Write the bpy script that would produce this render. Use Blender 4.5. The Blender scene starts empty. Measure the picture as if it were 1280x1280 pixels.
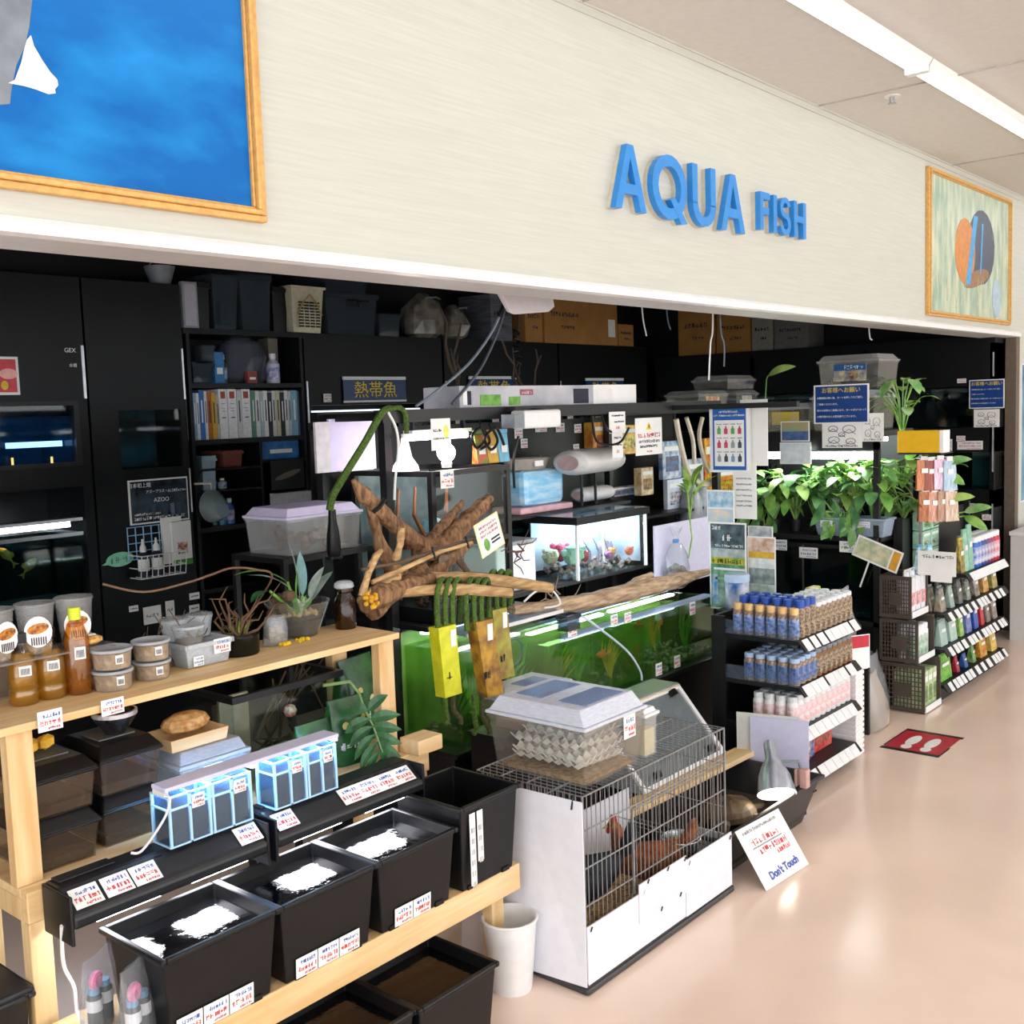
import bpy, math, random
from mathutils import Vector, Matrix
S = bpy.context.scene
COL = S.collection
PI = math.pi
RND = random.Random(11)

# ---------------------------------------------------------------- camera
FPX, EYE = 1350.0, 1.65                      # focal length in pixels of the 1280 frame, eye height
YAW, PITCH, ROLL = (math.radians(a) for a in (49.43, 5.35, 1.92))
_d = Vector((math.sin(YAW)*math.cos(PITCH), math.cos(YAW)*math.cos(PITCH), -math.sin(PITCH)))
_r = Vector((math.cos(YAW), -math.sin(YAW), 0))
_n = _d.cross(_r)
_r2 = _r*math.cos(ROLL) + _n*math.sin(ROLL)
_n2 = -_r*math.sin(ROLL) + _n*math.cos(ROLL)
cam = bpy.data.cameras.new('camera')
cam.lens = FPX/1280*36
cam.sensor_width = 36
cam.clip_start = .05
camo = bpy.data.objects.new('camera', cam)
camo.matrix_world = Matrix(((_r2.x, -_n2.x, -_d.x, 0), (_r2.y, -_n2.y, -_d.y, 0), (_r2.z, -_n2.z, -_d.z, EYE), (0, 0, 0, 1)))
COL.objects.link(camo)
S.camera = camo

# ---------------------------------------------------------------- world, exposure
W = bpy.data.worlds.new('world')
S.world = W
W.use_nodes = True
W.node_tree.nodes['Background'].inputs[0].default_value = (.95, .97, 1, 1)
W.node_tree.nodes['Background'].inputs[1].default_value = 2.15
S.view_settings.view_transform = 'Standard'
S.view_settings.look = 'None'
S.view_settings.exposure = 0.8
S.view_settings.gamma = 1
S.cycles.use_denoising = True
S.cycles.max_bounces = 10
S.cycles.transparent_max_bounces = 24
S.cycles.caustics_reflective = False
S.cycles.caustics_refractive = False

def at(px, py, **k):
    """a point seen at (px, py) lying on the plane X=, Y= or Z= of the place"""
    v = _r2*((px-640)/FPX) + _n2*((py-640)/FPX) + _d
    (a, val), = k.items()
    i = 'XYZ'.index(a)
    t = (val - (EYE if i == 2 else 0))/v[i]
    return Vector((v.x*t, v.y*t, EYE + v.z*t))

# ---------------------------------------------------------------- materials
MATS = {}
def lin(c):
    if isinstance(c, str):
        c = [int(c[i:i+2], 16)/255 for i in (0, 2, 4)]
        return tuple(x/12.92 if x <= .04045 else ((x+.055)/1.055)**2.4 for x in c)
    return tuple(c[:3])
def mat(name, c, rough=.5, metal=0, var=.12, scale=30, stretch=None, bump=0, spec=.5, emit=0, alpha=None, c2=None, coat=0, trans=0, emit_c=None):
    """principled surface with noise-driven colour variation between c and c2"""
    if name in MATS: return MATS[name]
    m = bpy.data.materials.new(name)
    m.use_nodes = True
    nt = m.node_tree
    b = nt.nodes['Principled BSDF']
    c = lin(c)
    a2 = lin(c2) if c2 else tuple(max(0, x*(1-var)) for x in c)
    a1 = c if c2 else tuple(min(1, x*(1+var*.6)) for x in c)
    tc = nt.nodes.new('ShaderNodeTexCoord')
    mp = nt.nodes.new('ShaderNodeMapping')
    if stretch: mp.inputs['Scale'].default_value = stretch
    nz = nt.nodes.new('ShaderNodeTexNoise')
    nz.inputs['Scale'].default_value = scale
    nz.inputs['Detail'].default_value = 4
    rp = nt.nodes.new('ShaderNodeValToRGB')
    rp.color_ramp.elements[0].position = .35
    rp.color_ramp.elements[1].position = .65
    rp.color_ramp.elements[0].color = a2+(1,)
    rp.color_ramp.elements[1].color = a1+(1,)
    L = nt.links.new
    L(tc.outputs['Object'], mp.inputs[0]); L(mp.outputs[0], nz.inputs['Vector']); L(nz.outputs[0], rp.inputs[0])
    L(rp.outputs[0], b.inputs['Base Color'])
    b.inputs['Roughness'].default_value = rough
    b.inputs['Metallic'].default_value = metal
    b.inputs['Specular IOR Level'].default_value = spec
    b.inputs['Coat Weight'].default_value = coat
    if trans: b.inputs['Subsurface Weight'].default_value = 0
    if emit:
        b.inputs['Emission Color'].default_value = lin(emit_c or 'ffffff')+(1,)
        b.inputs['Emission Strength'].default_value = emit
    if alpha is not None: b.inputs['Alpha'].default_value = alpha
    if bump:
        bp = nt.nodes.new('ShaderNodeBump')
        bp.inputs['Strength'].default_value = bump
        bp.inputs['Distance'].default_value = .004
        L(nz.outputs[0], bp.inputs['Height']); L(bp.outputs[0], b.inputs['Normal'])
    MATS[name] = m
    return m
def clear(name, tint='ffffff', milk=.0, milk_c='ffffff', rough=.04, gloss=.5):
    """thin clear plastic or glass: see-through, fresnel sheen, optional milkiness"""
    if name in MATS: return MATS[name]
    m = bpy.data.materials.new(name)
    m.use_nodes = True
    nt = m.node_tree
    nt.nodes.clear()
    N, L = nt.nodes.new, nt.links.new
    o = N('ShaderNodeOutputMaterial')
    tr = N('ShaderNodeBsdfTransparent'); tr.inputs[0].default_value = lin(tint)+(1,)
    gl = N('ShaderNodeBsdfGlossy'); gl.inputs['Roughness'].default_value = rough
    lw = N('ShaderNodeLayerWeight'); lw.inputs[0].default_value = .5
    pw_ = N('ShaderNodeMath'); pw_.operation = 'POWER'; pw_.inputs[1].default_value = 4
    fr = N('ShaderNodeMath'); fr.operation = 'MULTIPLY_ADD'; fr.inputs[1].default_value = .8*gloss; fr.inputs[2].default_value = .05*gloss
    L(lw.outputs['Facing'], pw_.inputs[0]); L(pw_.outputs[0], fr.inputs[0])
    mx = N('ShaderNodeMixShader')
    L(fr.outputs[0], mx.inputs[0])
    if milk:
        df = N('ShaderNodeBsdfDiffuse')
        nz = N('ShaderNodeTexNoise'); nz.inputs['Scale'].default_value = 14
        mr = N('ShaderNodeMapRange'); mr.inputs['To Min'].default_value = milk*.75; mr.inputs['To Max'].default_value = min(1, milk*1.25)
        L(nz.outputs[0], mr.inputs[0])
        df.inputs[0].default_value = lin(milk_c)+(1,)
        m2 = N('ShaderNodeMixShader')
        L(mr.outputs[0], m2.inputs[0])
        L(tr.outputs[0], m2.inputs[1]); L(df.outputs[0], m2.inputs[2]); L(m2.outputs[0], mx.inputs[1])
    else:
        L(tr.outputs[0], mx.inputs[1])
    L(gl.outputs[0], mx.inputs[2]); L(mx.outputs[0], o.inputs[0])
    MATS[name] = m
    return m
def glow(name, c, e):
    return mat(name, c, emit=e, emit_c=c)

# ---------------------------------------------------------------- mesh helpers
class MB:
    def __init__(s): s.v, s.f, s.m = [], [], []
    def face(s, pts, m=0):
        i = len(s.v); s.v += [tuple(p) for p in pts]; s.f.append(tuple(range(i, i+len(pts)))); s.m.append(m); return s
    def box(s, x0, x1, y0, y1, z0, z1, m=0):
        return s.frus((x0, x1, y0, y1), z0, (x0, x1, y0, y1), z1, m)
    def frus(s, b, z0, t, z1, m=0, top=True, bot=True):
        i = len(s.v)
        s.v += [(b[0], b[2], z0), (b[1], b[2], z0), (b[1], b[3], z0), (b[0], b[3], z0), (t[0], t[2], z1), (t[1], t[2], z1), (t[1], t[3], z1), (t[0], t[3], z1)]
        F = [(0, 1, 5, 4), (1, 2, 6, 5), (2, 3, 7, 6), (3, 0, 4, 7)]
        if bot: F.append((3, 2, 1, 0))
        if top: F.append((4, 5, 6, 7))
        s.f += [tuple(i+k for k in q) for q in F]; s.m += [m]*len(F)
        return s
    def tray(s, b, z0, t, z1, w, m=0, lip=0):
        """open tapered container with wall thickness w"""
        s.frus(b, z0, t, z1, m, top=False)
        bi = (b[0]+w, b[1]-w, b[2]+w, b[3]-w); ti = (t[0]+w, t[1]-w, t[2]+w, t[3]-w)
        i = len(s.v)
        s.v += [(bi[0], bi[2], z0+w), (bi[1], bi[2], z0+w), (bi[1], bi[3], z0+w), (bi[0], bi[3], z0+w), (ti[0], ti[2], z1), (ti[1], ti[2], z1), (ti[1], ti[3], z1), (ti[0], ti[3], z1)]
        s.f += [tuple(i+k for k in q) for q in [(4, 5, 1, 0), (5, 6, 2, 1), (6, 7, 3, 2), (7, 4, 0, 3), (0, 1, 2, 3)]]; s.m += [m]*5
        o = (t[0]-lip, t[1]+lip, t[2]-lip, t[3]+lip)
        s.ring(o, ti, z1-(.012 if lip else 0), z1+.002, m)
        return s
    def ring(s, o, n, z0, z1, m=0):
        for a in ((o[0], n[0], o[2], o[3]), (n[1], o[1], o[2], o[3]), (n[0], n[1], o[2], n[2]), (n[0], n[1], n[3], o[3])):
            s.box(a[0], a[1], a[2], a[3], z0, z1, m)
        return s
    def prism(s, pts, y0, y1, m=0, ax='Y'):
        """polygon pts (a, z) swept along Y (or X)"""
        n = len(pts); i = len(s.v)
        for y in (y0, y1):
            s.v += [((a, y, z) if ax == 'Y' else (y, a, z) if ax == 'X' else (a, z, y)) for a, z in pts]
        s.f += [tuple(i+k for k in range(n)), tuple(i+n+k for k in reversed(range(n)))]; s.m += [m, m]
        for k in range(n):
            s.f.append((i+k, i+n+k, i+n+(k+1) % n, i+(k+1) % n)); s.m.append(m)
        return s
    def lathe(s, prof, n=20, c=(0, 0), m=0, sx=1, sy=1, cap=True):
        i = len(s.v)
        for r, z in prof:
            s.v += [(c[0]+r*sx*math.cos(2*PI*k/n), c[1]+r*sy*math.sin(2*PI*k/n), z) for k in range(n)]
        for j in range(len(prof)-1):
            for k in range(n):
                a, b = i+j*n+k, i+j*n+(k+1) % n
                s.f.append((a, b, b+n, a+n)); s.m.append(m)
        if cap:
            s.f.append(tuple(i+k for k in reversed(range(n)))); s.m.append(m)
            q = i+(len(prof)-1)*n
            s.f.append(tuple(q+k for k in range(n))); s.m.append(m)
        return s
    def tube(s, pts, r, n=6, m=0, cap=True):
        P = [Vector(p) for p in pts]
        rr = r if isinstance(r, (list, tuple)) else [r]*len(P)
        i = len(s.v); up = None
        for k, p in enumerate(P):
            d = (P[min(k+1, len(P)-1)]-P[max(k-1, 0)])
            d = d.normalized() if d.length > 1e-9 else Vector((0, 0, 1))
            if up is None:
                up = d.orthogonal().normalized()
            else:
                up = (up - d*up.dot(d)); up = up.normalized() if up.length > 1e-6 else d.orthogonal().normalized()
            w = d.cross(up)
            for q in range(n):
                a = 2*PI*q/n
                s.v.append(tuple(p + (up*math.cos(a)+w*math.sin(a))*rr[k]))
        for k in range(len(P)-1):
            for q in range(n):
                a, b = i+k*n+q, i+k*n+(q+1) % n
                s.f.append((a, b, b+n, a+n)); s.m.append(m)
        if cap:
            s.f.append(tuple(i+q for q in reversed(range(n)))); s.m.append(m)
            e = i+(len(P)-1)*n
            s.f.append(tuple(e+q for q in range(n))); s.m.append(m)
        return s
    def ball(s, c, r, n=10, m=0, sz=1, sx=1, sy=1):
        i = len(s.v); J = n//2
        for j in range(1, J):
            t = PI*j/J
            s.v += [(c[0]+r*sx*math.sin(t)*math.cos(2*PI*k/n), c[1]+r*sy*math.sin(t)*math.sin(2*PI*k/n), c[2]-r*sz*math.cos(t)) for k in range(n)]
        s.v += [(c[0], c[1], c[2]-r*sz), (c[0], c[1], c[2]+r*sz)]
        b = len(s.v)-2
        for j in range(J-2):
            for k in range(n):
                a, d = i+j*n+k, i+j*n+(k+1) % n
                s.f.append((a, d, d+n, a+n)); s.m.append(m)
        for k in range(n):
            s.f.append((b, i+(k+1) % n, i+k)); s.m.append(m)
            q = i+(J-2)*n
            s.f.append((b+1, q+k, q+(k+1) % n)); s.m.append(m)
        return s
    def leaf(s, base, tip, w, droop=.0, up=(0, 0, 1), m=0, fold=.15, segs=5):
        """a pointed leaf blade, folded a little along its midrib"""
        b, t = Vector(base), Vector(tip); d = t-b
        sd = d.cross(Vector(up)); sd = sd.normalized() if sd.length > 1e-6 else Vector((1, 0, 0))
        nn = sd.cross(d).normalized(); L = d.length
        rows = []
        for k in range(segs+1):
            u = k/segs
            h = w*math.sin(PI*min(1, u*.92+.04))**.8*(1-.25*u) if 0 < k < segs else w*.04
            c = b+d*u+nn*(droop*L*math.sin(PI*u))
            rows.append((c-sd*h+nn*fold*h, c, c+sd*h+nn*fold*h))
        i = len(s.v)
        for a in rows: s.v += [tuple(x) for x in a]
        for k in range(segs):
            a = i+3*k
            s.f += [(a, a+1, a+4, a+3), (a+1, a+2, a+5, a+4)]; s.m += [m, m]
        return s
    def build(s, name, mats, parent=None, loc=(0, 0, 0), rz=0, rot=None, smooth=False, bev=0, **tags):
        me = bpy.data.meshes.new(name)
        me.from_pydata(s.v, [], s.f)
        if not isinstance(mats, (list, tuple)): mats = [mats]
        for q in mats: me.materials.append(q)
        if len(mats) > 1: me.polygons.foreach_set('material_index', s.m)
        if smooth: me.polygons.foreach_set('use_smooth', [True]*len(me.polygons))
        me.update()
        o = bpy.data.objects.new(name, me)
        COL.objects.link(o)
        o.location = loc
        o.rotation_euler = rot if rot else (0, 0, rz)
        if parent: o.parent = parent
        if bev:
            md = o.modifiers.new('bevel', 'BEVEL'); md.width = bev; md.segments = 2; md.limit_method = 'ANGLE'; md.angle_limit = .6
        if smooth and bev == 0:
            try: me.set_sharp_from_angle(angle=.7)
            except Exception: pass
        tag(o, **tags)
        return o
def tag(o, label=None, cat=None, group=None, kind=None):
    if label: o['label'] = label
    if cat: o['category'] = cat
    if group: o['group'] = group
    if kind: o['kind'] = kind
    return o
def thing(name, loc=(0, 0, 0), rz=0, label=None, cat=None, group=None, rot=None):
    o = bpy.data.objects.new(name, None)
    o.empty_display_size = .05
    COL.objects.link(o)
    o.location = loc
    o.rotation_euler = rot if rot else (0, 0, rz)
    return tag(o, label, cat, group)
def dup(o, loc=None, rz=None, label=None, parent=None, group=None):
    c = o.copy(); COL.objects.link(c)
    if parent: c.parent = parent
    if loc is not None: c.location = loc
    if rz is not None: c.rotation_euler = (0, 0, rz)
    if label: c['label'] = label
    if group: c['group'] = group
    for ch in o.children: dup(ch, parent=c)
    return c
def part(name, m, parent, *boxes, bev=0, smooth=False):
    b = MB()
    for x in boxes: b.box(*x)
    return b.build(name, m, parent, bev=bev, smooth=smooth)
def text(name, s, size, m, parent=None, loc=(0, 0, 0), rot=(PI/2, 0, 0), ext=.0004, align='CENTER', sx=1, bold=0, **tags):
    cu = bpy.data.curves.new(name, 'FONT')
    cu.body = s; cu.size = size; cu.extrude = ext; cu.align_x = align; cu.align_y = 'CENTER'; cu.offset = bold
    cu.resolution_u = 3
    cu.materials.append(m)
    tmp = bpy.data.objects.new(name, cu)
    me = bpy.data.meshes.new_from_object(tmp)
    bpy.data.objects.remove(tmp); bpy.data.curves.remove(cu)
    o = bpy.data.objects.new(name, me)
    COL.objects.link(o)
    o.location = loc; o.rotation_euler = rot; o.scale = (sx, 1, 1)
    if parent: o.parent = parent
    return tag(o, **tags)
def scrib(b, x0, x1, z, h, m, y=-.0012, w=.0016, seed=None):
    """a line of tiny handwriting: a wiggly ribbon standing on the -Y face"""
    r = random.Random(seed if seed is not None else hash((round(x0, 3), round(z, 3))) & 255)
    x = x0
    while x < x1-1e-6:
        g = min(x1-x, h*r.uniform(.5, .95))
        for _ in range(3):
            a = r.random()
            if a < .5: b.box(x, x+g*.85, y, y+.0008, z+h*(r.random()*.8), z+h*(r.random()*.2)+w+h*.55, m) if r.random() < .18 else b.box(x, x+g*.85, y, y+.0008, (q := z+h*r.random()*.85), q+w, m)
            else: b.box((q := x+g*.75*r.random()), q+w, y, y+.0008, z, z+h*r.uniform(.6, 1), m)
        x += g*1.15
    return b
# common materials
BLACK = mat('black_plastic', '0e0f11', .38, var=.2, spec=.35)
BLKM = mat('black_metal', '101114', .45, var=.2)
CARD = mat('white_card', 'eef0ee', .6, var=.04, scale=8)
INK = mat('dark_ink', '23263a', .7)
BLUEINK = mat('blue_ink', '4a64b0', .7)
REDINK = mat('red_ink', 'd4505a', .7)
WHITEP = mat('white_plastic', 'e9eaea', .35, var=.04)
GLASS = clear('tank_glass', 'f4fbf8')
PLAST = clear('clear_plastic', 'f6f8f8', milk=.13)
FROST = clear('frosted_plastic', 'eef2f4', milk=.42, milk_c='e6ecf2', rough=.2)
STEEL = mat('steel', 'b8bcc0', .25, 1, var=.08)
def price_card(parent, x, y, z, w=.06, h=.045, rx=0, rz=0, seed=1, name='price_card', red=True):
    """white card with a blue title and red price lines, facing -Y"""
    b = MB().box(-w/2, w/2, -.0006, .0006, 0, h, 0)
    scrib(b, -w*.3, w*.4, h*.66, h*.2, 1, y=-.0014, w=h*.024, seed=seed)
    scrib(b, -w*.42, w*.42, h*.3, h*.24, 2 if red else 1, y=-.0014, w=h*.032, seed=seed+50)
    scrib(b, -w*.1, w*.4, h*.08, h*.12, 2 if red else 1, y=-.0014, w=h*.02, seed=seed+99)
    return b.build(name, [CARD, BLUEINK, REDINK], parent, (x, y, z), rot=(rx, 0, rz))

# ================================================================ the setting
def struct(name, b, m, loc=(0, 0, 0), **k):
    return b.build(name, m, None, loc, kind='structure', **k)
CREAM = mat('cream_wallpaper', 'c5c7bd', .75, var=.05, scale=26, stretch=(.15, 1, 5), bump=.12)
FLOORM = mat('vinyl_floor', 'f5dccb', .18, var=.05, scale=2.2, spec=.55)
CEILM = mat('ceiling_board', 'd9d6d0', .85, var=.03)
DARKW = mat('dark_wall', '0b0c0e', .7)
struct('floor', MB().box(-4, 14, -7, 5.6, -.1, 0), FLOORM)
struct('wall_front', MB().box(-3, 7.98, 2.2, 2.36, 2.065, 2.99), CREAM)
struct('trim_1', MB().prism([(2.18, 2.04), (2.18, 2.062), (2.19, 2.074), (2.2, 2.076), (2.37, 2.076), (2.37, 2.035), (2.2, 2.035)], -3, 7.98, ax='X'), WHITEP)
struct('trim_2', MB().box(-3, 7.98, 2.195, 2.2, 2.955, 2.99).box(-3, 7.98, 2.19, 2.2, 2.982, 2.99), CREAM)
struct('ceiling_front', MB().box(-4, 14, -7, 2.36, 2.99, 3.1), CEILM)
sb = MB()
for x in (1.2, 3.0, 4.8, 6.6, 8.4): sb.box(x, x+.006, -7, 2.19, 2.984, 2.99)
sb.box(-4, 14, .69, .697, 2.984, 2.99)
struct('trim_3', sb, mat('ceiling_joint', 'b9b5ae', .8))
struct('ceiling_back', MB().box(-3, 8.2, 2.36, 5.6, 2.72, 2.8), DARKW)
struct('wall_back', MB().box(-3, 8.2, 5.45, 5.6, 0, 2.72), DARKW)
struct('wall_left', MB().box(-3.1, -3, 2.36, 5.6, 0, 2.8), DARKW)
struct('wall_right', MB().box(8.1, 8.2, 2.5, 5.45, 0, 2.72), DARKW)
struct('pillar', MB().box(7.98, 8.5, 2.2, 2.5, 0, 2.99), CREAM)
struct('wall_side', MB().box(8.5, 14, 2.22, 2.5, 0, 2.99), CREAM)
struct('trim_4', MB().box(7.9, 7.98, 2.19, 2.26, 0, 2.04), mat('brown_jamb', '6b5d50', .5))
struct('wall_far', MB().box(14, 14.1, -7, 2.5, 0, 3.0), CREAM)

TUBE = mat('tube_light', 'ffffff', emit=3.4, emit_c='ffffff')
FIX = mat('fixture_white', 'f2f2f0', .5, var=.03)
TUBE2 = mat('aisle_tube', 'ffffff', emit=13, emit_c='ffffff')
def ceiling_light(x, y, L, label):
    t = thing('ceiling_light', (x, y, 2.99), label=label, cat='ceiling light', group='strip lights along the aisle ceiling')
    MB().prism([(-.06, 0), (.06, 0), (.045, -.025), (-.045, -.025)], -L/2, L/2, ax='X').build('housing', FIX, t)
    MB().prism([(-.02, -.0255), (.02, -.0255), (.016, -.045), (-.016, -.045)], -L/2+.02, L/2-.02, ax='X').build('diffuser', TUBE if y > 1 else TUBE2, t)
    for q in (-L/2, L/2-.018): MB().box(q, q+.018, -.045, .045, -.048, 0).build('end_cap', FIX, t)
    return t
for k in range(6):
    ceiling_light(-2.9+2.5*k+1.25-.1, 1.63, 2.49, 'long white strip light running along the fascia wall')
for y in (-.9, -3.4):
    for k in range(5):
        ceiling_light(-2.5+2.9*k, y, 2.4, 'white strip light over the open aisle')
t = thing('sprinkler_head', tuple(at(1115, 120, Z=2.99)), label='small round sprinkler head in the white ceiling', cat='sprinkler')
MB().lathe([(.035, -.004), (.035, 0)], 16).build('plate', FIX, t)
MB().lathe([(.01, -.03), (.012, -.004)], 10).lathe([(.018, -.036), (.018, -.032)], 10).build('nozzle', STEEL, t)

# pictures on the fascia
GOLD = mat('golden_frame', 'd9a860', .4, var=.15, scale=60, metal=.15)
def picture_frame(t, w, h, fw):
    b = MB()
    for o, i, y0 in ((0, fw*.45, -.022), (fw*.45, fw*.8, -.03), (fw*.8, fw, -.018)):
        for a in ((o, w-o, o, i), (o, w-o, h-i, h-o)):
            b.box(a[0], a[1], y0, 0, a[2], a[3])
        for a in ((o, i), (w-i, w-o)):
            b.box(a[0], a[1], y0, 0, i, h-i)
    return b.build('frame', GOLD, t, bev=.003)
c = at(328, 280, Y=2.2)
PW, PH = 1.5, .85
t = thing('ocean_picture', (c.x-PW, 2.2, c.z), label='large framed picture of blue sea water with a fish, gold frame', cat='picture')
picture_frame(t, PW, PH, .035)
m = bpy.data.materials.new('ocean_print'); m.use_nodes = True; MATS['ocean'] = m
nt = m.node_tree; N, L = nt.nodes.new, nt.links.new
tc, mp, nz, rp, gr, mx, mm = N('ShaderNodeTexCoord'), N('ShaderNodeMapping'), N('ShaderNodeTexNoise'), N('ShaderNodeValToRGB'), N('ShaderNodeSeparateXYZ'), N('ShaderNodeMix'), N('ShaderNodeMath')
mx.data_type = 'RGBA'
mp.inputs['Scale'].default_value = (1, 1, 2.2); mp.inputs['Rotation'].default_value = (0, .6, 0)
nz.inputs['Scale'].default_value = 4; nz.inputs['Detail'].default_value = 6
L(tc.outputs['Object'], mp.inputs[0]); L(mp.outputs[0], nz.inputs['Vector']); L(tc.outputs['Object'], gr.inputs[0])
rp.color_ramp.elements[0].color = lin('0062b0')+(1,); rp.color_ramp.elements[0].position = .42
rp.color_ramp.elements[1].color = lin('1a8ad2')+(1,); rp.color_ramp.elements[1].position = .75
L(nz.outputs[0], rp.inputs[0])
# the print itself is paler low on its side and paler towards its top
g2 = N('ShaderNodeMapRange'); g2.inputs['From Min'].default_value = .25; g2.inputs['From Max'].default_value = .95
L(gr.outputs['Z'], g2.inputs[0]); L(g2.outputs[0], mx.inputs[0])
L(rp.outputs[0], mx.inputs[6]); mx.inputs[7].default_value = lin('2a80cc')+(1,)
L(mx.outputs[2], nt.nodes['Principled BSDF'].inputs['Base Color']); nt.nodes['Principled BSDF'].inputs['Roughness'].default_value = .5; nt.nodes['Principled BSDF'].inputs['Specular IOR Level'].default_value = .2
cv = MB().box(.03, PW-.03, -.008, 0, .03, PH-.03).build('canvas', m, t)
def flat(parent, name, m, pts, y=-.0095, loc0=None):
    """flat printed shape on a -Y facing board, pts as (x, z)"""
    b = MB(); b.prism(pts, y, y+.001)
    return b.build(name, m, parent)
def pp(x, y, t):
    q = at(x, y, Y=2.192); return (q.x-t.location.x, q.z-t.location.z)
flat(cv, 'grey_fish_print', mat('print_grey', '7d8790', .4, scale=12, var=.25), [pp(*q, t) for q in ((-60, -60), (34, -40), (40, 0), (36, 35), (30, 60), (20, 82), (14, 112), (12, 130), (-6, 132), (-60, 120))])
flat(cv, 'white_fish_print', mat('print_white', 'e6e6ea', .4, scale=20, var=.2), [pp(*q, t) for q in ((10, 104), (18, 100), (26, 78), (30, 60), (33, 50), (38, 44), (42, 58), (52, 75), (62, 90), (71, 100), (72, 107), (68, 112), (69, 117), (60, 118), (44, 112), (30, 108))], y=-.0105)

ca, cb = at(1156.5, 394, Y=2.2), at(1261, 247, Y=2.2)
PW2, PH2 = cb.x-ca.x, at(1156, 207, Y=2.2).z-ca.z
t = thing('fish_picture', (ca.x, 2.2, ca.z), label='framed picture of an orange and blue fish among pale sea grass', cat='picture')
picture_frame(t, PW2, PH2, .03)
cv = MB().box(.028, PW2-.028, -.008, 0, .028, PH2-.028).build('canvas', mat('anemone_print', '8fae9c', .4, scale=5, c2='cfd6bd', stretch=(3, 1, .8)), t)
def ell(cx, cz, rx, rz, a=0, n=18):
    return [(cx+rx*math.cos(q)*math.cos(a)-rz*math.sin(q)*math.sin(a), cz+rx*math.cos(q)*math.sin(a)+rz*math.sin(q)*math.cos(a)) for q in (2*PI*k/n for k in range(n))]
w, h = PW2, PH2
flat(cv, 'fish_body_print', mat('print_slate', '4a5468', .4), ell(.62*w, .56*h, .17*w, .28*h, .12), y=-.009)
flat(cv, 'fish_head_print', mat('print_orange', 'd08a4a', .4), ell(.42*w, .50*h, .12*w, .24*h, -.08), y=-.0096)
flat(cv, 'fish_stripe_print', mat('print_skyblue', '4aa3dc', .4), [(.43*w, .27*h), (.48*w, .26*h), (.57*w, .78*h), (.52*w, .78*h)], y=-.0102)
flat(cv, 'fish_stripe_print', MATS['print_skyblue'], [(.60*w, .36*h), (.615*w, .36*h), (.64*w, .74*h), (.62*w, .74*h)], y=-.0102)
flat(cv, 'fish_belly_print', mat('print_tan', '9a7458', .4), ell(.56*w, .32*h, .16*w, .06*h, .2), y=-.0100)
flat(cv, 'pebble_print', mat('print_paleblue', 'a9c3d6', .4), ell(.82*w, .2*h, .06*w, .15*h, .12), y=-.0102)
gb = MB(); r = random.Random(3)
for k in range(60):
    x = r.uniform(.06, .92)*w; z = r.uniform(.06, .26)*h; l = r.uniform(.05, .16)*h; a = r.uniform(-.05, .05)
    gb.prism([(x, z), (x+.006, z), (x+a+.003, z+l)], -.0108, -.0103)
for k in range(26):
    x = r.choice((r.uniform(.05, .3), r.uniform(.72, .92)))*w; z = r.uniform(.3, .75)*h; l = r.uniform(.08, .2)*h; a = r.uniform(-.04, .04)
    gb.prism([(x, z), (x+.007, z), (x+a+.004, z+l)], -.009, -.0086)
gb.build('sea_grass_print', mat('print_palegreen', 'd8dfbd', .4), cv)

# raised letters
SIGNB = mat('sign_blue', '2487d6', .3, var=.06, spec=.6)
SIGNS = mat('sign_edge', 'c9c4b4', .5)
t = thing('shop_sign', (0, 2.2, 0), label='raised blue capital letters on the cream fascia wall', cat='sign')
def letters(s, x0, x1, z0, z1, h):
    xs = []
    # stroke built capitals: name -> list of polylines in unit box, width ratio
    tot = sum(GLY[c][0] for c in s) + .2*(len(s)-1)
    u = (x1-x0)/tot; x = x0
    for c in s:
        w, polys = GLY[c]
        W = w*u
        b, e = MB(), MB()
        for i_, pl in enumerate(polys):
            q = [(x+px*W, z0+pz*(z1-z0)) for px, pz in pl]
            b.prism(q, -.042-.0008*(c == 'Q' and i_ == len(polys)-1), -.018); 
            e.prism([(px+.0, pz) for px, pz in q], -.0175, 0)
        o = b.build('letter_'+c.lower(), SIGNB, t)
        e.build('letter_return', SIGNS, o)
        x += W+.2*u
def arc(cx, cz, r0x, r0z, r1x, r1z, a0, a1, n=10):
    out = []
    for k in range(n):
        p, q = a0+(a1-a0)*k/n, a0+(a1-a0)*(k+1)/n
        out.append([(cx+r1x*math.cos(p), cz+r1z*math.sin(p)), (cx+r1x*math.cos(q), cz+r1z*math.sin(q)), (cx+r0x*math.cos(q), cz+r0z*math.sin(q)), (cx+r0x*math.cos(p), cz+r0z*math.sin(p))])
    return out
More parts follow.
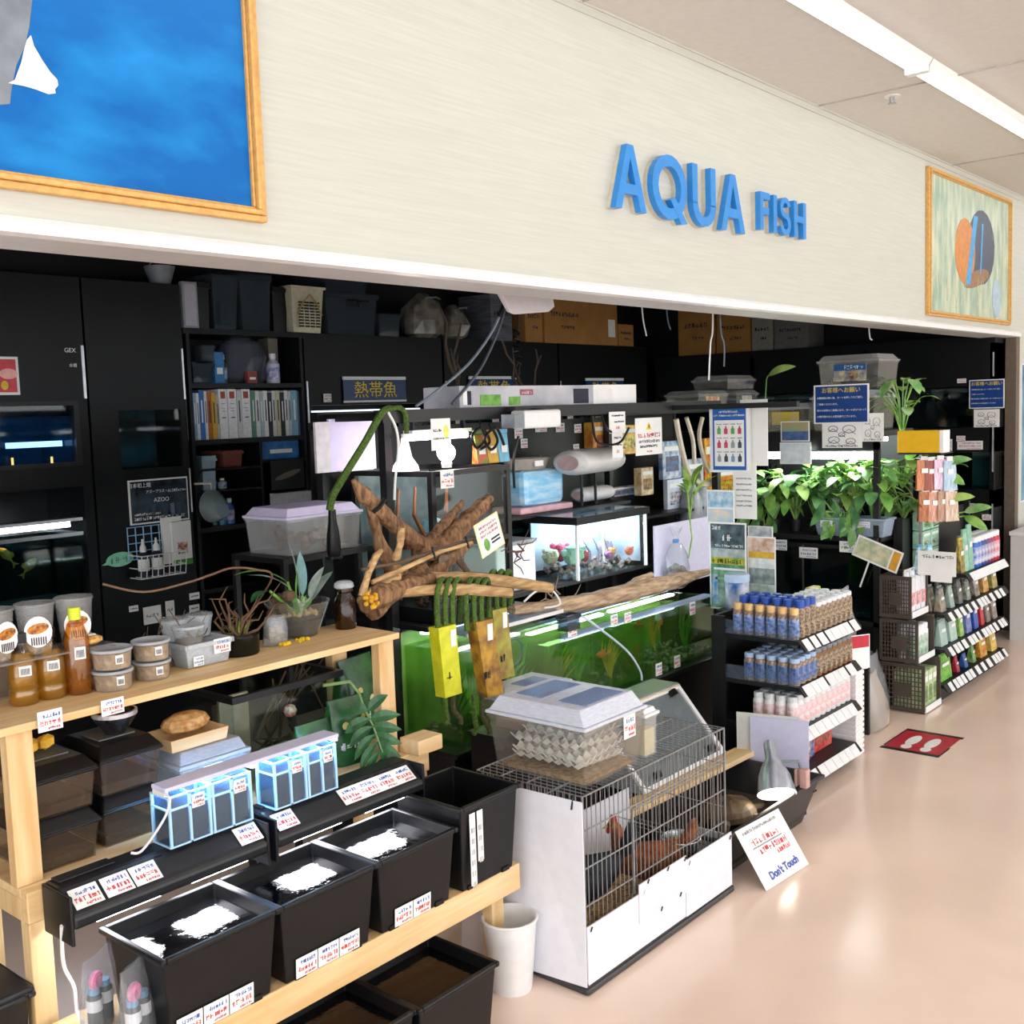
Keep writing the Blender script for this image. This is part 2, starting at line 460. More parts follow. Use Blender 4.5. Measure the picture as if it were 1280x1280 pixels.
GLY = {
 'A': (.95, [[(0, 0), (.2, 0), (.5, .8), (.5, 1), (.4, 1)], [(.8, 0), (1, 0), (.6, 1), (.5, 1), (.5, .8)], [(.29, .24), (.71, .24), (.65, .4), (.35, .4)]]),
 'Q': (1.15, arc(.5, .5, .33, .34, .5, .52, 0, 2*PI, 22)+[[(.5, .3), (.64, .36), (1, -.04), (.82, -.06)]]),
 'U': (.85, [[(0, .35), (.22, .35), (.22, 1), (0, 1)], [(.78, .35), (1, .35), (1, 1), (.78, 1)]]+arc(.5, .36, .28, .22, .5, .38, PI, 2*PI, 10)),
 'F': (.55, [[(0, 0), (.32, 0), (.32, 1), (0, 1)], [(.32, .82), (1, .82), (1, 1), (.32, 1)], [(.32, .42), (.9, .42), (.9, .6), (.32, .6)]]),
 'I': (.2, [[(0, 0), (1, 0), (1, 1), (0, 1)]]),
 'S': (.62, arc(.5, .73, .22, .14, .5, .29, .25, PI*1.5, 10)+arc(.5, .29, .24, .15, .52, .31, -PI*.92, PI*.5, 10)),
 'H': (.75, [[(0, 0), (.25, 0), (.25, 1), (0, 1)], [(.75, 0), (1, 0), (1, 1), (.75, 1)], [(.25, .42), (.75, .42), (.75, .6), (.25, .6)]]),
}
A0, A1 = at(772, 258, Y=2.15), at(934, 290, Y=2.15)
F0, F1 = at(953, 286, Y=2.15), at(1010, 300, Y=2.15)
letters('AQUA', A0.x, A1.x, A0.z, at(790, 180, Y=2.15).z, 0)
letters('FISH', F0.x, F1.x, F0.z, at(955, 239, Y=2.15).z, 0)

# ================================================================ shared builders
def B(px, py): return at(px, py, Y=5.0)
GRAVEL = mat('tank_gravel', '4a4a44', .8, scale=90, c2='8a867c')
WGREEN = clear('green_water', 'dcecc0', milk=.06, milk_c='a8c86a', rough=.05)
WDARK = clear('dark_water', '8fb4c0', milk=.06, milk_c='24404a')
WBLUE = clear('blue_water', '9ac8e8', milk=.12, milk_c='2a6aa8')
def clear_box(name, loc, w, d, h, label, cat='box', rz=0, body=None, lid=WHITEP, lid_h=.02, taper=.06, group=None, window=False):
    """lidded plastic box; origin at the base centre"""
    t = thing(name, loc, rz, label, cat, group)
    k = 1-taper; hb = h-lid_h
    MB().tray((-w/2*k, w/2*k, -d/2*k, d/2*k), 0, (-w/2, w/2, -d/2, d/2), hb, .0025, lip=.004).build('body', body or PLAST, t)
    b = MB().frus((-w/2-.008, w/2+.008, -d/2-.008, d/2+.008), hb-.004, (-w/2-.008, w/2+.008, -d/2-.008, d/2+.008), hb+.006)
    b.frus((-w/2, w/2, -d/2, d/2), hb+.006, (-w/2*.88, w/2*.88, -d/2*.84, d/2*.84), h)
    l = b.build('lid', lid, t, bev=.003)
    if window:
        MB().box(-w*.3, w*.3, -d*.2, d*.2, h, h+.003).build('lid_window', window, l)
    return t
def glass_tank(t, x0, x1, y0, y1, z0, z1, g=.006, m=None, rim=None, name='glass'):
    m = m or GLASS
    for a in ((x0, x1, y0, y0+g), (x0, x1, y1-g, y1), (x0, x0+g, y0+g, y1-g), (x1-g, x1, y0+g, y1-g)):
        MB().box(a[0], a[1], a[2], a[3], z0+g, z1).build(name+'_pane', m, t)
    MB().box(x0, x1, y0, y1, z0, z0+g).build(name+'_bottom', m, t)
    if rim:
        MB().ring((x0-.004, x1+.004, y0-.004, y1+.004), (x0+.012, x1-.012, y0+.012, y1-.012), z1-.012, z1+.006).build('rim', rim, t)
def fish(loc, L, rz, c, label, tail=1.0, group=None, name='fish', tilt=0, c2=None):
    m = mat('fish_'+c, c, .35, c2=c2, scale=60)
    t = thing(name, loc, label=label, cat='fish', group=group, rot=(0, tilt, rz))
    b = MB(); prof = [(0, .02), (.1, .12), (.25, .22), (.45, .26), (.65, .18), (.85, .07), (.95, .05)]
    n = 8; i = 0
    for u, r in prof:
        b.v += [(L*(.5-u), L*.55*r*math.cos(2*PI*k/n), L*r*math.sin(2*PI*k/n)) for k in range(n)]
    for j in range(len(prof)-1):
        for k in range(n):
            a, q = j*n+k, j*n+(k+1) % n
            b.f.append((a, a+n, q+n, q)); b.m.append(0)
    b.f.append(tuple(range(n))); b.m.append(0)
    b.build('body', m, t, smooth=True)
    MB().prism([(-.42*L, 0), (-.5*L, .04*L), (-(.5+.28*tail)*L, .2*L*tail), (-(.5+.16*tail)*L, 0), (-(.5+.28*tail)*L, -.2*L*tail), (-.5*L, -.04*L)], -.002, .002).build('tail_fin', m, t)
    MB().prism([(.1*L, .22*L), (-.1*L, .36*L), (-.28*L, .3*L), (-.3*L, .12*L)], -.0015, .0015).build('dorsal_fin', m, t)
    MB().ball((.36*L, -.06*L, .04*L), .025*L, 6).build('eye', INK, t)
    return t

# ================================================================ back wall: racks at Y = 5
DARKF = mat('black_laminate', '0e1114', .42, var=.25, scale=6, spec=.3)
CHROME = mat('bright_strip', 'd8dee4', .3, .6)
zt = 2.14
zc = B(170, 352).z
def rack_base(name, label, cat, x0, x1, z0=0.0, zt=zt): return thing(name, (x0, 5.0, 0), label=label, cat=cat)
# --- cabinet with two lit tanks
x0, x1 = B(-90, 560).x, B(113, 560).x
t = rack_base('aquarium_cabinet', 'black aquarium cabinet with a framed window tank and a lit lower tank', 'cabinet', x0, x1)
w = x1-x0
def zz(px, py): return B(px, py).z
zw1, zw0 = zz(50, 502), zz(50, 585)
zg1, zg0 = zz(50, 612), zz(50, 672)
part('header_panel', DARKF, t, (0, w, 0, .4, zw1, zc))
part('upright', DARKF, t, (w-.05, w, 0, .4, 0, zw1))
part('upright', DARKF, t, (0, .05, 0, .4, 0, zw1))
part('middle_rail', DARKF, t, (.05, w-.05, 0, .4, zg1, zw0))
part('base_panel', DARKF, t, (.05, w-.05, .02, .4, 0, .35))
part('back_panel', DARKF, t, (.05, w-.05, .38, .4, .35, zw0))
part('edge_strip', CHROME, t, (w-.016, w-.002, -.006, 0, zz(107, 498), zz(104, 432)))
part('window_frame', BLKM, t, (.05, w-.05, -.01, .0, zw1-.02, zw1), (.05, w-.05, -.01, 0, zw0, zw0+.02), (w-.075, w-.05, -.01, 0, zw0+.02, zw1-.02))
part('window_pane', GLASS, t, (.05, w-.075, .004, .008, zw0+.02, zw1-.02))
part('water', WBLUE, t, (.06, w-.08, .02, .3, zw0+.02, zw1-.07))
part('lamp_tube', glow('lavender_tube', 'c8ccff', 3), t, (w-.36, w-.09, .1, .115, zz(80, 558), zz(80, 551)))
part('heater', mat('amber_light', 'ffb060', emit=3, emit_c='ffa050'), t, (w-.17, w-.162, .06, .068, zz(88, 582), zz(88, 570)))
part('heater', MATS['amber_light'], t, (w-.36, w-.352, .06, .068, zz(45, 580), zz(45, 571)))
part('lamp_tube', glow('white_tube', 'f4f8ff', 8), t, (.06, w-.12, .02, .035, zz(50, 663), zz(50, 656)))
part('lamp_shade', CHROME, t, (.06, w-.06, .01, .09, zz(50, 656), zz(50, 652)))
glass_tank(t, .06, w-.06, .02, .36, .75, zg0, rim=STEEL)
part('water', WDARK, t, (.067, w-.067, .027, .353, .757, zg0-.05))
part('gravel', GRAVEL, t, (.07, w-.07, .03, .35, .76, .8))
text('maker_mark', 'GEX', .03, CARD, t, (w-.07, -.002, zz(85, 438)))
text('maker_mark', '水槽', .02, CARD, t, (w-.06, -.002, zz(92, 457)))
s = thing('fish_poster', tuple(B(-14, 494)+Vector((0, -.012, 0))), label='small red poster with white fish shape on black cabinet', cat='poster')
pw, ph = B(24, 470).x-B(-14, 470).x, zz(0, 446)-zz(0, 494)
part('sheet', CARD, s, (0, pw, 0, .004, 0, ph))
part('red_print', REDINK, s, (0.012, pw-.012, -.001, 0, .012, ph-.012))
flat(s, 'fish_print', mat('print_pink', 'f0b8b0', .5), ell(pw*.65, ph*.55, pw*.3, ph*.14), y=-.002)
flat(s, 'yellow_print', mat('print_yellow', 'e8c83a', .5), ell(pw*.5, ph*.25, pw*.12, ph*.12), y=-.002)
for px, py, tt in ((37, 707, 0), (8, 694, 2.6)):
    q = at(px, py, Y=5.12)
    fish(tuple(q), .09, -.3+tt, 'd89a28', 'orange goldfish with long fins in the lit lower tank', group='goldfish in the cabinet tank', tilt=-.9, name='goldfish')
# --- plain cabinet with dark window, poster, wire grid
x0, x1 = B(116, 560).x, B(236, 560).x
w = x1-x0
t = rack_base('display_cabinet', 'tall black cabinet with a small dark tank window and framed poster', 'cabinet', x0, x1)
wx0, wx1 = B(150, 550).x-x0, B(228, 550).x-x0
zw1, zw0 = zz(190, 512), zz(190, 585)
part('upper_panel', DARKF, t, (0, w, 0, .4, zw1, zc))
part('side_panel', DARKF, t, (0, wx0, 0, .4, zw0, zw1))
part('side_panel', DARKF, t, (wx1, w, 0, .4, zw0, zw1))
part('lower_panel', DARKF, t, (0, w, 0, .4, 0, zw0))
part('window_pane', GLASS, t, (wx0, wx1, .01, .015, zw0, zw1))
part('tank_back', mat('teal_back', '1c4a66', .6, scale=7, c2='07141c'), t, (wx0, wx1, .25, .26, zw0, zw1))
part('edge_strip', CHROME, t, (w-.012, w-.002, -.005, 0, zz(234, 499), zz(233, 436)))
part('edge_strip', CHROME, t, (w-.008, w-.002, -.005, 0, zz(239, 640), zz(239, 585)))
for k in range(14): pass
po = thing('framed_poster', tuple(B(162, 657)+Vector((0, -.012, 0))), label='white-edged dark poster of bottles on the tall black cabinet', cat='poster')
pw, ph = B(235, 620).x-B(161, 620).x, zz(200, 600)-zz(200, 655)
part('border', CARD, po, (0, pw, 0, .008, 0, ph))
part('print', mat('poster_dark', '12161c', .25, scale=14, c2='2c4456'), po, (.008, pw-.008, -.002, 0, .008, ph-.008))
text('title_line', '日本初上陸', .026, CARD, po, (.06, -.003, ph-.03))
text('title_line', 'アズープラス・', .018, CARD, po, (pw*.46, -.003, ph-.065))
b = MB(); scrib(b, pw*.64, pw*.95, ph-.073, .016, 0, y=-.003, w=.0018, seed=12); b.build('title_tail', CARD, po)
text('brand_line', 'AZOO', .03, CARD, po, (pw*.53, -.003, ph*.52))
for k, (bx, c) in enumerate(((.12, '3a4a58'), (.19, '2b3b4a'), (.23, '5b6f85'), (.265, '274057'))):
    part('bottle_print', mat('pp'+c, c, .5), po, (bx, bx+.022, -.003, -.002, .03, .095))
b = MB(); scrib(b, .02, pw-.03, .02, .018, 0, y=-.003, w=.002, seed=4); scrib(b, .02, pw*.5, .045, .012, 0, y=-.003, w=.002, seed=9)
b.build('small_print', CARD, po)
# wire grid with basket on the cabinet
g = thing('wire_grid', tuple(B(159, 722)+Vector((0, -.03, 0))), label='pale blue wire grid panel with a white basket on black cabinet', cat='wire rack')
gw, gh = B(208, 690).x-B(159, 690).x, zz(180, 660)-zz(180, 700)
GW = mat('blue_wire', '8fc4e6', .4)
b = MB(); z0 = zz(180, 697)-zz(159, 722)
for k in range(6): b.tube([(gw*k/5, 0, z0), (gw*k/5, 0, z0+gh)], .003, 5)
for k in range(5): b.tube([(0, .003, z0+gh*k/4), (gw, .003, z0+gh*k/4)], .003, 5)
b.build('grid', GW, g)
b = MB()
bw, bh, bd = gw*1.15, .115, .1
for k in range(9): b.tube([(bw*k/8, -bd, 0), (bw*k/8, -bd-.02, bh)], .0025, 5); b.tube([(bw*k/8, -bd, 0), (bw*k/8, 0, 0)], .0025, 5)
for z in (0, .05, bh):
    o = .02*z/bh
    b.tube([(0, 0, z), (0, -bd-o, z), (bw, -bd-o, z), (bw, 0, z)], .003, 5)
b.build('basket', mat('white_wire', 'dfe2e4', .4), g)
base = g.location
for k in range(2):
    t = thing('dropper_bottle', (base.x+.05+.075*k, base.y-.05, base.z+.004), label='dark dropper bottle with white cap in the white wire basket', cat='bottle', group='dropper bottles in the wire basket')
    MB().lathe([(.026, 0), (.028, .01), (.028, .11), (.012, .125)], 14).build('body', INK, t, smooth=True)
    MB().lathe([(.0285, .03), (.0285, .09)], 14, cap=False).build('label_band', CARD, t)
    MB().lathe([(.016, .125), (.016, .15), (.007, .165), (.005, .19)], 12).build('cap', WHITEP, t, smooth=True)
for k, (px, py, s_) in enumerate(((212, 703, 1), (221, 705, .95))):
    q = B(px, py)
    t = thing('leaflet_packet', (q.x, 4.965-.02*k, q.z), label=('white leaflet packet behind another on the cabinet', 'white seed packet with brown fish picture beside the basket')[k], cat='packet', rz=.1)
    MB().box(-.06, .06, -.008, .008, 0, .24*s_).build('sleeve', CARD, t)
    if k: MB().box(-.03, .03, -.01, -.008, .06, .12).build('picture', mat('print_brown', '9a4a28', .5, scale=60, c2='e8e0d0'), t); MB().box(-.06, .06, -.0095, -.008, 0, .03).build('green_strip', mat('print_green', '4e9a3c', .5), t)
for k, (px, py) in enumerate(((166, 757), (190, 772), (212, 765), (242, 742), (242, 757))):
    q = B(px, py)
    t = thing('note_card', (q.x, 4.992, q.z-.03), label=['blank white note card on cabinet front under the basket', 'white hanging packet below the wire basket', 'narrow white hanging packet below the wire basket', 'white price note beside bookcase foot, upper of two', 'white price note beside bookcase foot, lower of two'][k], cat='card')
    ww, hh = ((.05, .03), (.1, .09), (.05, .09), (.06, .035), (.06, .035))[k]
    b = MB().box(-ww/2, ww/2, 0, .004, 0, hh); b2 = scrib(MB(), -ww*.35, ww*.35, hh*.4, hh*.2, 0, w=.002, seed=k)
    b.build('card', CARD, t); b2.build('writing', INK, t)
q = B(149, 699)
t = thing('speech_sticker', (q.x, 4.99, q.z), label='mint green rounded sticker on the black cabinet edge', cat='sticker')
b = MB().prism(ell(0, 0, .075, .036, .05, 22), 0, .004); b.build('sticker', mat('mint', '8fd6b4', .5), t)
MB().prism([(-.07, -.005), (-.1, -.02), (-.06, -.022)], 0.001, .004).build('pointer', MATS['mint'], t)
b = scrib(MB(), -.05, .05, -.018, .035, 0, y=-.001, w=.003, seed=3); b.build('writing', mat('teal_ink', '2f7d6c', .6), t)

# --- bookcase
x0, x1 = B(237, 500).x, B(381, 500).x
w = x1-x0
t = rack_base('bookcase', 'black open bookcase filled with books, binders and shop supplies', 'bookcase', x0, x1)
zs = [zz(300, 479), zz(300, 548), zz(300, 655), zz(300, 560)-.75]
part('side_panel', DARKF, t, (0, .02, 0, .38, 0, zt-.03))
part('side_panel', DARKF, t, (w-.02, w, 0, .38, 0, zt-.03))
part('back_panel', DARKF, t, (.02, w-.02, .36, .38, 0, zt-.03))
part('top_board', DARKF, t, (-.02, w+.02, -.01, .4, zt-.03, zt))
for z in zs: part('shelf', DARKF, t, (.02, w-.02, 0, .36, z-.025, z))
part('divider', DARKF, t, (w*.56, w*.56+.015, 0, .36, zs[2], zs[1]-.025))
# books: colour, width px, height, label
BK = [('8a8f98', 4, .24, 'thin grey magazine at the end of the book row'), ('cfd6dc', 5, .25, 'thin white book between grey and pale blue books'), ('8fb0cc', 5, .25, 'pale blue paperback in the book row'), ('e3e6e8', 4, .25, 'slim white booklet beside a blue spine'),
      ('2f6fb4', 7, .265, 'bright blue book in the bookcase row'), ('d7dbe0', 4, .26, 'slim white book right after the blue spine'), ('b0622c', 6, .26, 'orange brown book in the bookcase row'), ('d0a838', 6, .25, 'yellow book beside the orange brown book'), ('b9b2a4', 4, .24, 'slim beige book before the white binders'),
      ('e8eaec', 12, .27, 'white binder with red spine label next to beige book'), ('e8eaec', 13, .27, 'white binder with red spine label, middle one of three'), ('cfd3d6', 6, .26, 'pale grey box file between two white binders'), ('e6e8ea', 13, .27, 'white binder with red spine label beside green file'), ('5f8f7c', 6, .26, 'muted green file beside the white binder'),
      ('dfe3e4', 6, .26, 'white magazine with pale spine after green file'), ('aebfc8', 5, .25, 'pale blue grey magazine in the book row'), ('eceef0', 6, .26, 'white pamphlet standing near the middle of the row'), ('2a2e36', 6, .25, 'black slim file among white pamphlets'), ('d9dcd6', 5, .26, 'off-white booklet before the cream magazine'),
      ('cfc8a8', 6, .26, 'cream magazine with dark lower corner'), ('23262c', 6, .25, 'charcoal file between cream and white booklets'), ('e4e8ea', 5, .26, 'thin white booklet beside charcoal file'), ('c6ccd2', 4, .255, 'thin grey booklet near the teal binder'), ('7fb8d0', 9, .26, 'teal blue binder with white lettering'), ('6a7f94', 7, .255, 'slate blue book at the row end')]
px = 239.0
for c, wp, h, lab in BK:
    a, b_ = B(px, 545).x, B(px+wp*.88, 545).x
    bt = thing('binder' if wp > 11 else 'book', ((a+b_)/2, 5.03, zs[1]), label=lab, cat='binder' if wp > 11 else 'book', group='books on the bookcase shelf', rot=(0, 0, 0))
    ww = (b_-a)*.93
    z0 = .002
    b = MB().box(-ww/2, ww/2, 0, .2, z0, h)
    b.build('cover', mat('book_'+c, c, .55, scale=50), bt)
    MB().box(-ww/2+.001, ww/2-.001, .002, .195, h-.0005, h+.001).build('pages', CARD, bt)
    if wp > 11:
        part('spine_label', mat('rust_label', 'a84a30', .5), bt, (-ww*.28, ww*.28, -.002, 0, h-.05, h-.012))
        part('spine_mark', INK, bt, (-ww*.2, ww*.25, -.002, 0, h*.42, h*.44))
        b = MB(); [b.box(-ww*.2, ww*.2, -.0015, 0, z, z+.004) for z in (.15, .165, .19)]; b.build('spine_print', mat('print_lgrey', '9aa0a8', .5), bt)
    else:
        part('spine_print', INK if c[0] in 'bcdef' else CARD, bt, (-ww*.12, ww*.12, -.0015, 0, h*.35, h*.8))
    px += wp*.91
# shelf above the books: supplies
def sup(px0, px1, py0, py1, zb, name, label, cat, m, kind='box', y=5.04, d=.18):
    a, b_ = B(px0, py1).x, B(px1, py1).x
    h = zz(px0, py0)-zz(px0, py1)
    t = thing(name, ((a+b_)/2, y, zb), label=label, cat=cat)
    ww = b_-a
    if kind == 'tub':
        MB().tray((-ww*.44, ww*.44, 0, d), 0, (-ww/2, ww/2, -.01, d+.01), h*.9, .004, lip=.006).build('body', m, t)
        MB().box(-ww*.52, ww*.52, -.015, d+.015, h*.88, h).build('lid', m, t, bev=.004)
    elif kind == 'bag':
        b = MB(); n = 12; prof = [(.7, 0), (1, .12), (1.0, .5), (.85, .75), (.45, .88), (.6, 1.0)]
        r = random.Random(int(px0))
        for q, z in prof: b.v += [((ww/2*q*(1+r.uniform(-.12, .12)))*math.cos(2*PI*k/n), d/2+(d/2*q*(1+r.uniform(-.15, .15)))*math.sin(2*PI*k/n), h*z) for k in range(n)]
        for j in range(len(prof)-1):
            for k in range(n):
                b.f.append((j*n+k, j*n+(k+1) % n, (j+1)*n+(k+1) % n, (j+1)*n+k)); b.m.append(0)
        b.f.append(tuple(reversed(range(n)))); b.m.append(0)
        b.build('film', m, t, smooth=False)
    elif kind == 'bottle':
        MB().lathe([(ww/2, 0), (ww/2, h*.65), (ww*.2, h*.8), (ww*.2, h*.83)], 14, c=(0, .05)).build('body', m, t, smooth=True)
        MB().lathe([(ww*.51, h*.15), (ww*.51, h*.55)], 14, c=(0, .05), cap=False).build('label_band', mat('bottle_label', '4a62a8', .5, c2='d8d8e8', scale=40), t)
        MB().lathe([(ww*.25, h*.83), (ww*.25, h)], 12, c=(0, .05)).build('cap', WHITEP, t)
    else:
        MB().box(-ww/2, ww/2, 0, d, 0, h).build('body', m, t, bev=.004)
        part('label_print', CARD, t, (-ww*.3, ww*.3, -.002, 0, h*.3, h*.5))
    return t
GREYP = mat('grey_plastic', '7c868c', .4)
GREYM = clear('smoky_plastic', 'b8c4cc', milk=.35, milk_c='5a666e')
SMOKE = clear('hazy_film', 'c8ccd4', milk=.4, milk_c='707884', rough=.25)
z1 = zs[0]
sup(236, 243, 412, 478, z1, 'magazine_file', 'grey magazine file standing at bookcase end', 'file', mat('light_grey', '8e959b', .5))
sup(246, 272, 450, 477, z1, 'small_case', 'grey clear case of small parts on the upper shelf', 'box', GREYM, 'tub')
sup(257, 273, 428, 449, z1+.118, 'small_jar', 'smoky jar standing on the small parts case', 'jar', GREYM, 'tub', d=.06)
sup(275, 287, 437, 477, z1, 'blue_carton', 'bright blue carton on the upper bookcase shelf', 'box', mat('blue_box', '2f78b4', .5))
sup(288, 296, 440, 477, z1, 'olive_bottle', 'dull olive bottle beside the blue carton', 'bottle', mat('olive', '50543c', .5), 'bottle', d=.06)
sup(293, 351, 409, 477, z1, 'plastic_sack', 'hazy plastic sack of goods on the upper shelf', 'bag', SMOKE, 'bag', d=.22)
sup(310, 322, 462, 477, z1, 'red_packet', 'dull red packet in front of the hazy sack', 'packet', mat('dull_red', '8f4038', .5), y=5.0, d=.03)
sup(347, 361, 439, 477, z1, 'spray_bottle', 'white bottle with blue label on upper shelf', 'bottle', mat('lilac_white', 'c8cad8', .4), 'bottle')
sup(354, 366, 418, 477, z1, 'beige_folder', 'beige folder standing beside the white bottle', 'folder', mat('folder_beige', '6e675a', .6), y=5.12, d=.1)
z2 = zs[2]
sup(284, 308, 562, 583, zz(290, 584), 'brown_tub', 'reddish brown tub on a bookcase ledge', 'tub', mat('brown_tub', '6a3a2a', .5), 'tub')
part('ledge', DARKF, bpy.data.objects['bookcase'], (.02, w*.56, .0, .3, zz(290, 584)-.012, zz(290, 584)-.001), (.02, w*.56, .0, .3, zz(290, 611)-.012, zz(290, 611)-.001))
for k, (a, b_, y0, c, lab) in enumerate(((278, 283, 592, '2d5a50', 'dark green bottle on bookcase ledge'), (285, 295, 597, '8fb8a0', 'pale green jar on bookcase ledge'))):
    sup(a, b_, y0, 610, zz(290, 611), 'ledge_jar', lab, 'bottle', mat('lj'+c, c, .4), 'bottle', d=.05)
for k, (a, b_, y0, c, lab) in enumerate(((278, 284, 624, '2a6a60', 'teal bottle on the lower bookcase shelf'), (286, 294, 617, '3f86a8', 'sky blue tall bottle on lower bookcase shelf'), (295, 305, 622, '3a6ab0', 'royal blue bottle on lower bookcase shelf'))):
    sup(a, b_, y0, 654, zs[2], 'supply_bottle', lab, 'bottle', mat('sb'+c, c, .4), 'bottle', d=.05)
sup(258, 275, 556, 600, zz(290, 611), 'steel_canister', 'pale shiny canister standing on a bookcase ledge', 'canister', mat('pale_steel', '8fa8b8', .25, .5), 'tub', d=.08)
# hanging net and hinged arm on the bookcase side
q = B(263, 632)
t = thing('fish_net', (q.x, 4.985, q.z), label='round pale hand net hanging beside the bookcase', cat='net')
b = MB(); b.tube([(.075*math.cos(a), 0, .085*math.sin(a)) for a in (2*PI*k/20 for k in range(21))], .005, 6); b.build('hoop', GREYP, t)
b = MB()
for j, (rr, y) in enumerate(((1, 0), (.85, -.04), (.5, -.07))):
    b.v += [(.075*rr*math.cos(2*PI*k/16)+.01*j, y, .085*rr*math.sin(2*PI*k/16)-.012*j) for k in range(16)]
for j in range(2):
    for k in range(16): b.f.append((j*16+k, j*16+(k+1) % 16, j*16+16+(k+1) % 16, j*16+16+k)); b.m.append(0)
b.f.append(tuple(32+k for k in range(16))); b.m.append(0)
b.build('netting', clear('net_mesh', 'c8d4d8', milk=.45, milk_c='a8b8bc', rough=.4), t, smooth=True)
MB().tube([(0, 0, .085), (0, .0, .12), (-.1, .0, .125)], .006, 6).build('handle', mat('cream_plastic', 'cfc8a8', .5), t)
# blue carton and photo sheet in bookcase right half
sup(334, 380, 549, 574, zz(350, 574), 'aquarium_carton', 'blue aquarium carton with green stripe in bookcase', 'box', mat('carton_blue', '2f7cc0', .5, scale=20, c2='1d5a9c'), d=.2)
part('ledge', DARKF, bpy.data.objects['bookcase'], (w*.58, w-.02, 0, .3, zz(350, 574)-.014, zz(350, 574)-.001))
q = B(337, 613)
t = thing('fish_photo', (q.x, 4.98, q.z), label='dark photo sheet of a long fish on the bookcase', cat='poster')
pw, ph = B(378, 600).x-q.x, zz(350, 577)-zz(350, 613)
part('sheet', mat('photo_black', '14161a', .3), t, (0, pw, 0, .005, 0, ph))
flat(t, 'fish_print', mat('print_eel', '6e6a5c', .4), ell(pw*.5, ph*.5, pw*.4, ph*.1, .25), y=-.002)
sup(337, 383, 615, 645, zz(350, 645), 'white_carton', 'plain white carton lid propped at the bookcase foot', 'box', mat('dull_white', 'b4b8b8', .6), y=4.93, d=.06)
sup(337, 362, 651, 668, zz(350, 668), 'white_tray', 'low white tray below the propped carton', 'tray', mat('dull_white', 'b4b8b8', .6), y=4.93, d=.06)
tb = thing('low_counter', (x0+w*.5, 4.75, 0), label='black low counter in front of the bookcase', cat='counter')
part('worktop', DARKF, tb, (0, .55, 0, .22, zz(350, 668)-.03, zz(350, 668)))
part('front_board', DARKF, tb, (0, .55, .02, .05, 0, zz(350, 668)-.03))
part('riser_step', DARKF, tb, (.02, .53, .1, .22, zz(350, 668), zz(350, 645)-.002))

# ================================================================ back wall: tank racks with banner signs
SIGNNAVY = mat('sign_navy', '123a6e', .3)
SIGNYEL = mat('sign_yellow', 'f0d020', .4)
def banner(x, z, w, h, label):
    t = thing('banner_sign', (x, 4.985, z), label=label, cat='sign', group='tropical fish banners on the back racks')
    part('board', SIGNNAVY, t, (0, w, 0, .006, 0, h))
    part('upper_edge', CARD, t, (0, w, -.002, .008, h, h+.02))
    part('lower_edge', CARD, t, (0, w, -.002, .008, -.012, 0))
    text('characters', '熱帯魚', h*.86, SIGNYEL, t, (w*.5, -.003, h*.46), sx=1.12)
    return t
RX = [(x1+.012, 5.18), (5.2, 6.42), (6.44, 7.62)]
TBACK = mat('tank_backdrop', '10202a', .5, scale=5, c2='2a4048')
rows = [(1.36, 1.66), (.92, 1.22), (.46, .76)]
names = ('beside the bookcase', 'behind the driftwood island', 'in the far corner')
for i, (a, b_) in enumerate(RX):
    w = b_-a
    t = thing('tank_rack', (a, 5.0, 0), label='black back wall rack of small dark fish tanks '+names[i], cat='rack', group='tank racks along the back wall')
    part('header_panel', DARKF, t, (0, w, 0, .38, 1.72, zt))
    for x in (0, w-.03): part('upright', DARKF, t, (x, x+.03, 0, .38, 0, 1.72))
    part('back_panel', DARKF, t, (.03, w-.03, .36, .38, 0, 1.72))
    part('edge_strip', CHROME, t, (.004, .014, -.005, 0, 1.62, 1.86))
    for z0, z1 in rows:
        part('shelf', DARKF, t, (.03, w-.03, 0, .36, z0-.06, z0))
    for j, (z0, z1) in enumerate(rows):
        n = 3; tw = (w-.1)/n
        for k in range(n):
            g = thing('fish_tank', (a+.05+tw*k, 5.02, z0), label=('small dark glass tank on the %s row of the rack ' % ('top', 'middle', 'bottom')[j])+names[i], cat='fish tank', group='small tanks in the back racks')
            MB().tray((0, tw-.02, 0, .3), .001, (0, tw-.02, 0, .3), z1-z0, .005).build('glass', GLASS, g)
            part('water', WDARK, g, (.008, tw-.028, .008, .292, .012, (z1-z0)*.85))
            part('backdrop', TBACK, g, (.0, tw-.02, .302, .306, .002, z1-z0-.01))
            part('gravel', GRAVEL, g, (.01, tw-.03, .01, .29, .006, .03))
            if j == 0: price_card(g, tw*.25, -.003, (z1-z0)*.72, .07, .05, seed=k+3*i)
    part('lamp_tube', glow('dim_tube', 'e8f0ff', .9), t, (.06, w-.06, .16, .175, rows[0][1]+.02, rows[0][1]+.03))
for (p0, p1, y0, y1), lab in zip(((428, 506, 475, 501), (585, 646, 474, 497), (731, 778, 476, 497)), ('navy banner with yellow characters beside the bookcase', 'navy banner with yellow characters behind bare twigs', 'navy banner with yellow characters above the white carton')):
    q, q2 = B(p0, y1), B(p1, y1)
    banner(q.x, q.z, q2.x-q.x, B(p0, y0).z-q.z, lab)
t = thing('price_note', tuple(B(400, 503)+Vector((0, -.01, 0))), label='small white price note beside the first navy banner', cat='card')
price_card(t, .05, 0, 0, .06, .05, seed=3)

